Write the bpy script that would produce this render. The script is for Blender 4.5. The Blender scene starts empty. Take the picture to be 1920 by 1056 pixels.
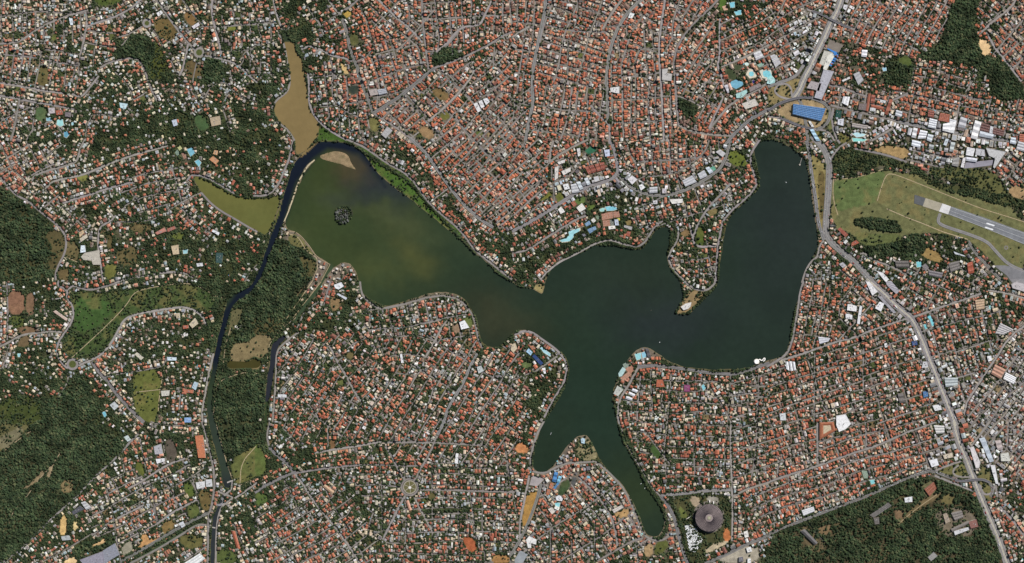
import bpy, bmesh, math, random
import numpy as np
from mathutils import Vector
rng = np.random.default_rng(7); random.seed(7)
S = 2.84                       # metres per map pixel (from the 400 m scale of the picture)
def W(x, y): return ((x-960.0)*S, (528.0-y)*S)

# ------------------------------------------------------------------ camera, sky, sun
scn = bpy.context.scene
cd = bpy.data.cameras.new('camera'); cam = bpy.data.objects.new('camera', cd)
scn.collection.objects.link(cam); scn.camera = cam
CAMH = 9000.0
cam.location = (0, 0, CAMH); cam.rotation_euler = (0, 0, 0)
cd.sensor_width = 36; cd.lens = 36*CAMH/(1920*S); cd.clip_start = 10; cd.clip_end = 90000
SUN_EL, SUN_AZ = 41, 42       # azimuth clockwise from north
wd = bpy.data.worlds.new('World'); scn.world = wd; wd.use_nodes = True
nt = wd.node_tree; sky = nt.nodes.new('ShaderNodeTexSky'); sky.sky_type = 'NISHITA'; sky.sun_disc = False
sky.sun_elevation = math.radians(SUN_EL); sky.sun_rotation = math.radians(SUN_AZ)
bg = nt.nodes['Background']; nt.links.new(sky.outputs[0], bg.inputs[0]); bg.inputs[1].default_value = 0.052
sl = bpy.data.lights.new('sun', 'SUN'); so = bpy.data.objects.new('sun', sl); scn.collection.objects.link(so)
sl.energy = 5.0; sl.angle = math.radians(0.5); sl.color = (1.0, 0.985, 0.965)
_az, _el = math.radians(SUN_AZ), math.radians(SUN_EL)
sdir = Vector((math.sin(_az)*math.cos(_el), math.cos(_az)*math.cos(_el), math.sin(_el)))
so.rotation_euler = sdir.to_track_quat('Z', 'Y').to_euler(); so.location = (0, 0, 2000)
scn.view_settings.view_transform = 'Standard'; scn.view_settings.look = 'None'
scn.view_settings.exposure = 0.12; scn.view_settings.gamma = 1; scn.view_settings.use_curve_mapping = False

# ------------------------------------------------------------------ helpers
ORG = dict(A=(0,0),B=(480,0),C=(960,0),D=(1440,0),E=(0,264),F=(480,264),G=(960,264),H=(1440,264),
           I=(0,528),J=(480,528),K=(960,528),L=(1440,528),M=(0,792),N=(480,792),O=(960,792),P=(1440,792))
FINE = dict(a=(1440,0,8), b=(1440,132,8), c=(1680,190,8), d=(1030,370,10.667), e=(1260,910,10.667), f=(1340,100,13.714))
def PT(c, s):
    """survey points: map sheet letter + sheet coordinates (quarter pixels) -> map pixels"""
    a = np.array([[float(v) for v in p.split(',')] for p in s.split()])
    if c == 'Z': return a
    if c in FINE: x, y, k = FINE[c]; return a/k + np.array([x, y])
    return a/4.0 + np.array(ORG[c])
def lin(r, g, b):
    f = lambda c: (c/255/12.92 if c/255 <= .04045 else ((c/255+.055)/1.055)**2.4)
    return (f(r), f(g), f(b))
def inpoly(x, y, poly):
    x = np.asarray(x, float); y = np.asarray(y, float)
    r = np.zeros(x.shape, bool)
    bb = (x >= poly[:,0].min())&(x <= poly[:,0].max())&(y >= poly[:,1].min())&(y <= poly[:,1].max())
    if not bb.any(): return r
    xs, ys = x[bb], y[bb]; c = np.zeros(xs.shape, bool)
    n = len(poly)
    for i in range(n):
        x0, y0 = poly[i]; x1, y1 = poly[(i+1) % n]
        if y0 == y1: continue
        c ^= ((y0 > ys) != (y1 > ys)) & (xs < (x1-x0)*(ys-y0)/(y1-y0)+x0)
    r[bb] = c
    return r
def segdist(x, y, pts, closed=False, lim=None):
    """distance to a polyline"""
    d = np.full(x.shape, 1e9)
    n = len(pts)
    for i in range(n if closed else n-1):
        x0, y0 = pts[i]; x1, y1 = pts[(i+1) % n]
        dx, dy = x1-x0, y1-y0; L = dx*dx+dy*dy+1e-9
        t = np.clip(((x-x0)*dx+(y-y0)*dy)/L, 0, 1)
        d = np.minimum(d, np.hypot(x-x0-t*dx, y-y0-t*dy))
    return d
def chaikin(p, n=1, closed=True):
    for _ in range(n):
        q = np.roll(p, -1, 0) if closed else p[1:]
        b = p if closed else p[:-1]
        r = np.empty((len(b)*2, 2)); r[0::2] = b*.75+q*.25; r[1::2] = b*.25+q*.75
        if not closed: r = np.vstack([p[:1], r, p[-1:]])
        p = r
    return p
def resample(p, step):
    d = np.hypot(*np.diff(p, axis=0).T); c = np.concatenate([[0], np.cumsum(d)])
    n = max(2, int(c[-1]/step)+1); t = np.linspace(0, c[-1], n)
    return np.stack([np.interp(t, c, p[:,0]), np.interp(t, c, p[:,1])], 1)
_vn = {}
def vnoise(x, y, scale, seed=0):
    """smooth value noise 0..1"""
    if seed not in _vn: _vn[seed] = np.random.default_rng(seed).random((256, 256))
    g = _vn[seed]; x = np.asarray(x)/scale+1000; y = np.asarray(y)/scale+1000
    xi = np.floor(x).astype(int); yi = np.floor(y).astype(int); fx = x-xi; fy = y-yi
    fx = fx*fx*(3-2*fx); fy = fy*fy*(3-2*fy)
    a = g[yi % 256, xi % 256]; b = g[yi % 256, (xi+1) % 256]; c = g[(yi+1) % 256, xi % 256]; d = g[(yi+1) % 256, (xi+1) % 256]
    return (a*(1-fx)+b*fx)*(1-fy)+(c*(1-fx)+d*fx)*fy
def fbm(x, y, scale, seed=0):
    return (vnoise(x, y, scale, seed)*.5+vnoise(x, y, scale/2.1, seed+1)*.3+vnoise(x, y, scale/4.3, seed+2)*.2)

# ------------------------------------------------------------------ materials
def mat_attr(name, rough=.8, n1=0, a1=0, n2=0, a2=0, spec=.3, bump=0, objcol=False):
    m = bpy.data.materials.new(name); m.use_nodes = True; t = m.node_tree; N = t.nodes; Lk = t.links
    b = N['Principled BSDF']; b.inputs['Roughness'].default_value = rough; b.inputs['Specular IOR Level'].default_value = spec
    if objcol:
        c = N.new('ShaderNodeObjectInfo'); col = c.outputs['Color']
    else:
        c = N.new('ShaderNodeAttribute'); c.attribute_name = 'Col'; col = c.outputs['Color']
    geo = N.new('ShaderNodeNewGeometry')
    for sc, am in ((n1, a1), (n2, a2)):
        if not sc: continue
        no = N.new('ShaderNodeTexNoise'); no.inputs['Scale'].default_value = 1/sc; no.inputs['Detail'].default_value = 4
        Lk.new(geo.outputs['Position'], no.inputs['Vector'])
        mr = N.new('ShaderNodeMapRange'); mr.inputs[1].default_value = .3; mr.inputs[2].default_value = .7
        mr.inputs[3].default_value = 1-am; mr.inputs[4].default_value = 1+am; Lk.new(no.outputs[0], mr.inputs[0])
        mx = N.new('ShaderNodeVectorMath'); mx.operation = 'SCALE'; Lk.new(col, mx.inputs[0]); Lk.new(mr.outputs[0], mx.inputs['Scale'])
        col = mx.outputs[0]
        if bump:
            bp = N.new('ShaderNodeBump'); bp.inputs['Strength'].default_value = bump; bp.inputs['Distance'].default_value = sc*.1
            Lk.new(no.outputs[0], bp.inputs['Height']); Lk.new(bp.outputs[0], b.inputs['Normal'])
    Lk.new(col, b.inputs['Base Color'])
    return m
M_GROUND = mat_attr('soil_and_grass', .95, 22, .22, 5, .25, .1)
M_WATER = mat_attr('lake_water', .22, 300, .10, 34, .06, .15, bump=.12)
M_BUILD = mat_attr('roof_and_wall', .75, 9, .2, 2.0, .16, .25)
M_ROAD = mat_attr('asphalt', .9, 30, .14, 4, .14, .15)
M_YARD = mat_attr('yard_surface', .95, 7, .25, 2, .2, .1)
M_PLAIN = mat_attr('painted_surface', .7, 12, .14, 3, .1, .3)
M_POOL = mat_attr('pool_water', .12, 14, .16, 4, .1, .4)
M_OBJ = mat_attr('tinted_metal', .45, 3, .05, 0, 0, .5, objcol=True)
def mat_leaf(name, cols, sc=3.0):
    m = bpy.data.materials.new(name); m.use_nodes = True; t = m.node_tree; N = t.nodes; Lk = t.links
    b = N['Principled BSDF']; b.inputs['Roughness'].default_value = .9; b.inputs['Specular IOR Level'].default_value = .1
    oi = N.new('ShaderNodeObjectInfo'); r = N.new('ShaderNodeValToRGB'); r.color_ramp.interpolation = 'LINEAR'
    el = r.color_ramp.elements
    while len(el) < len(cols): el.new(0.5)
    for i, c in enumerate(cols): el[i].position = i/(len(cols)-1); el[i].color = (*c, 1)
    Lk.new(oi.outputs['Random'], r.inputs[0])
    geo = N.new('ShaderNodeNewGeometry'); no = N.new('ShaderNodeTexNoise'); no.inputs['Scale'].default_value = 1/sc; no.inputs['Detail'].default_value = 3
    Lk.new(geo.outputs['Position'], no.inputs['Vector'])
    mr = N.new('ShaderNodeMapRange'); mr.inputs[1].default_value = .3; mr.inputs[2].default_value = .7; mr.inputs[3].default_value = .5; mr.inputs[4].default_value = 1.5
    Lk.new(no.outputs[0], mr.inputs[0]); mx = N.new('ShaderNodeVectorMath'); mx.operation = 'SCALE'
    n2 = N.new('ShaderNodeTexNoise'); n2.inputs['Scale'].default_value = 1/70; n2.inputs['Detail'].default_value = 4; Lk.new(geo.outputs['Position'], n2.inputs['Vector'])
    m2 = N.new('ShaderNodeMapRange'); m2.inputs[1].default_value = .35; m2.inputs[2].default_value = .65; m2.inputs[3].default_value = .6; m2.inputs[4].default_value = 1.55; Lk.new(n2.outputs[0], m2.inputs[0])
    pm = N.new('ShaderNodeMath'); pm.operation = 'MULTIPLY'; Lk.new(mr.outputs[0], pm.inputs[0]); Lk.new(m2.outputs[0], pm.inputs[1])
    Lk.new(r.outputs[0], mx.inputs[0]); Lk.new(pm.outputs[0], mx.inputs['Scale']); Lk.new(mx.outputs[0], b.inputs['Base Color'])
    return m
M_LEAF = mat_leaf('broad_leaves', [(.018,.031,.015),(.034,.052,.022),(.024,.036,.018),(.054,.070,.030),(.021,.034,.017),(.076,.080,.036),(.032,.047,.022)])
M_WOODLEAF = mat_leaf('woodland_leaves', [(.019,.033,.016),(.036,.054,.024),(.025,.040,.019),(.054,.072,.031),(.030,.047,.022),(.080,.086,.040),(.022,.034,.019),(.042,.061,.027)])
M_GREYLEAF = mat_leaf('guano_whitened_leaves', [(.07,.075,.065),(.12,.118,.11),(.045,.055,.038),(.15,.145,.14),(.08,.085,.07)], 1.6)
M_BARK = bpy.data.materials.new('bark'); M_BARK.use_nodes = True
M_BARK.node_tree.nodes['Principled BSDF'].inputs['Base Color'].default_value = (.07,.05,.035,1)

# ------------------------------------------------------------------ mesh building from arrays
def mesh_arrays(name, V, polys, mat):
    """polys: list of (index array (n,k), colour array (n,3))"""
    me = bpy.data.meshes.new(name); V = np.asarray(V, np.float32)
    polys = [(np.asarray(f, np.int32), np.asarray(c, np.float32)) for f, c in polys if len(f)]
    me.vertices.add(len(V)); me.vertices.foreach_set('co', V.ravel())
    loops = np.concatenate([f.ravel() for f, c in polys]); tot = np.concatenate([np.full(len(f), f.shape[1], np.int32) for f, c in polys])
    st = np.concatenate([[0], np.cumsum(tot)[:-1]]).astype(np.int32)
    me.loops.add(len(loops)); me.loops.foreach_set('vertex_index', loops)
    me.polygons.add(len(tot)); me.polygons.foreach_set('loop_start', st); me.polygons.foreach_set('loop_total', tot)
    me.update(calc_edges=True)
    col = np.concatenate([c for f, c in polys]); at = me.attributes.new('Col', 'FLOAT_COLOR', 'FACE')
    at.data.foreach_set('color', np.concatenate([col, np.ones((len(col), 1), np.float32)], 1).ravel())
    me.materials.append(mat); me.validate(); me.shade_flat(); return me
def link(name, data, parent=None, loc=None):
    o = bpy.data.objects.new(name, data); scn.collection.objects.link(o)
    if parent is not None: o.parent = parent
    if loc is not None: o.location = loc
    return o
def tag(o, label=None, cat=None, group=None, kind=None):
    if label: o['label'] = label
    if cat: o['category'] = cat
    if group: o['group'] = group
    if kind: o['kind'] = kind
    return o
class MB:
    """collects flat shapes and solids given in map pixels (x,y) + metres (z)"""
    def __init__(s): s.V = []; s.F = {}; s.C = {}
    def v(s, x, y, z): s.V.append((*W(x, y), z)); return len(s.V)-1
    def f(s, idx, col):
        s.F.setdefault(len(idx), []).append(idx); s.C.setdefault(len(idx), []).append(col)
    def sheet(s, poly, z, col):
        poly = orient(poly); s.f([s.v(x, y, z) for x, y in poly], col)
    def prism(s, poly, z0, z1, cw, ct):
        poly = orient(poly); n = len(poly)
        b = [s.v(x, y, z0) for x, y in poly]; t = [s.v(x, y, z1) for x, y in poly]
        for i in range(n): s.f([b[i], b[(i+1) % n], t[(i+1) % n], t[i]], cw)
        s.f(t, ct)
    def ribbon(s, pts, w, z, col, closed=False):
        L, R = offs(pts, w/2, closed)
        a = [s.v(x, y, z) for x, y in L]; b = [s.v(x, y, z) for x, y in R]; n = len(a)
        for i in range(n if closed else n-1):
            j = (i+1) % n; s.f([a[i], a[j], b[j], b[i]], col)
    def mesh(s, name, mat):
        return mesh_arrays(name, s.V, [(np.array(s.F[k]), np.array(s.C[k])) for k in s.F], mat)
    def build(s, name, mat, parent=None):
        return link(name, s.mesh(name, mat), parent)
def orient(p):
    """counter-clockwise seen from above (map y runs south)"""
    p = np.asarray(p, float); x, y = p[:,0], p[:,1]
    a = np.sum(x*np.roll(y, -1)-np.roll(x, -1)*y)
    return p if a < 0 else p[::-1]
def offs(pts, h, closed=False):
    p = np.asarray(pts, float)
    if closed: d = np.roll(p, -1, 0)-np.roll(p, 1, 0)
    else: d = np.gradient(p, axis=0)
    n = np.stack([-d[:,1], d[:,0]], 1); n /= np.linalg.norm(n, axis=1)[:,None]+1e-9
    return p+n*h, p-n*h      # in map y-down space this makes quads face up

# ------------------------------------------------------------------ the lake and its channels (shore lines)
LAKE = np.vstack([
 PT('F','300,150 260,230 215,390 160,560 120,680 75,820 30,960 0,1010'),
 PT('I','1900,10 1850,55 1715,112 1690,200 1660,320 1620,470 1600,600 1560,800 1550,930 1560,1050'),
 PT('M','1600,150 1650,330 1670,450 1700,500 1732,480 1740,430 1700,300 1660,170 1622,20'),
 PT('I','1600,1000 1590,900 1610,750 1640,600 1662,470 1700,330 1730,220 1770,150 1850,103 1900,55'),
 PT('F','30,1050 80,920 110,830 150,740 190,640 215,600 240,520 280,400 330,270 370,190 440,140 450,150 385,205 345,275 295,400 255,520 215,610 240,665 310,690 350,740 410,800 460,870 550,915 535,945'),
 PT('J','490,0 420,90 340,200 270,310 285,325 360,215 440,110 505,10'),
 PT('F','565,960 600,940 650,905 720,930 760,1000'),
 PT('J','770,0 790,80 850,130 910,160 990,185 1100,150 1200,120 1330,80 1450,80 1540,110 1600,180 1660,280 1670,400 1710,480 1800,500 1850,470 1910,400'),
 PT('K','30,370 100,360 150,370 220,420 300,480 380,540 420,600 430,680 400,790 350,880 290,980'),
 PT('O','240,0 200,80 180,160 155,260 155,340 220,385 270,360 340,290 390,200 480,110 520,93 570,100 610,170 640,240 680,310 740,380 830,470 900,580 960,700 985,790 1010,840 1070,860 1110,845 1145,780 1140,680 1090,600 1050,540 1000,470 950,350 880,220 820,120'),
 PT('K','790,1050 770,960 750,850 800,690 860,600 920,520 980,490 1030,495 1110,550 1170,600 1280,640 1450,660 1600,660 1700,655 1800,640 1860,610'),
 PT('L','0,595 110,560 160,480 180,330 200,220 240,80'),
 PT('H','255,1056 270,990 330,880 370,820 380,780 350,560 320,350 290,170 260,110 180,60 90,10'),
 PT('Z','1450,262 1437,262 1425,266 1417,271'),
 PT('G','1810,80 1840,200 1860,300 1850,370 1780,430 1680,520 1610,610 1590,720 1570,850 1555,960'),
 PT('K','1545,10 1520,60 1450,120 1370,200 1340,240 1270,250 1220,240 1240,200 1290,120 1280,60 1260,0'),
 PT('G','1230,1010 1180,950 1160,880 1180,800 1180,740 1190,660 1140,640 1080,660 1050,710 1000,790 950,820 880,810 800,790 700,790 620,780 560,820 480,860 400,890 330,920 300,960 260,1020'),
 PT('K','240,40 235,100 190,80 150,50 50,40'),
 PT('F','1900,1050 1830,1010 1760,940 1700,880 1620,830 1560,760 1480,700 1380,620 1260,520 1150,430 1010,330 920,250 860,170 800,80 720,30 640,10 500,5 440,15 380,70'),
])
ARM_N = PT('B','210,240 240,245 250,300 295,330 310,400 355,450 360,560 385,640 385,760 410,850 480,935 455,1045 370,1130 320,1160 300,1155 295,1075 290,1045 240,960 160,900 135,840 150,760 230,690 260,620 255,520 225,400 205,280')
ARM_W = PT('E','1450,290 1500,370 1560,450 1650,540 1750,580 1850,640 1920,665 1960,690 1980,710 2020,680 2070,560 2108,400 2020,430 1920,435 1850,430 1750,410 1650,350 1560,300 1470,260')
POND = PT('Z','425,675 445,679 467,678 480,671 489,677 488,687 478,691 450,690 427,692')
CH_E = PT('J','195,405 222,400 215,440 165,480 148,540 132,700 108,880 72,880 80,740 105,600 112,480 140,450')
CH_S = PT('M','1690,540 1668,640 1640,700 1615,800 1605,1120 1572,1120 1585,800 1600,700 1640,610 1660,545')
CH_W = PT('M','940,1062 1130,955 1340,830 1470,755 1540,735 1545,750 1475,775 1350,850 1140,975 950,1085')
WATERS = [chaikin(p) for p in (LAKE, ARM_N, ARM_W, POND, CH_E, CH_S, CH_W)]
ISLAND = PT('F','600,510 640,490 690,490 720,520 725,560 700,590 680,620 620,620 598,580')
SANDBAR = PT('F','455,110 520,80 590,65 660,75 700,105 715,130 730,170 790,225 825,262 760,240 700,215 640,190 560,170 490,150')
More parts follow.
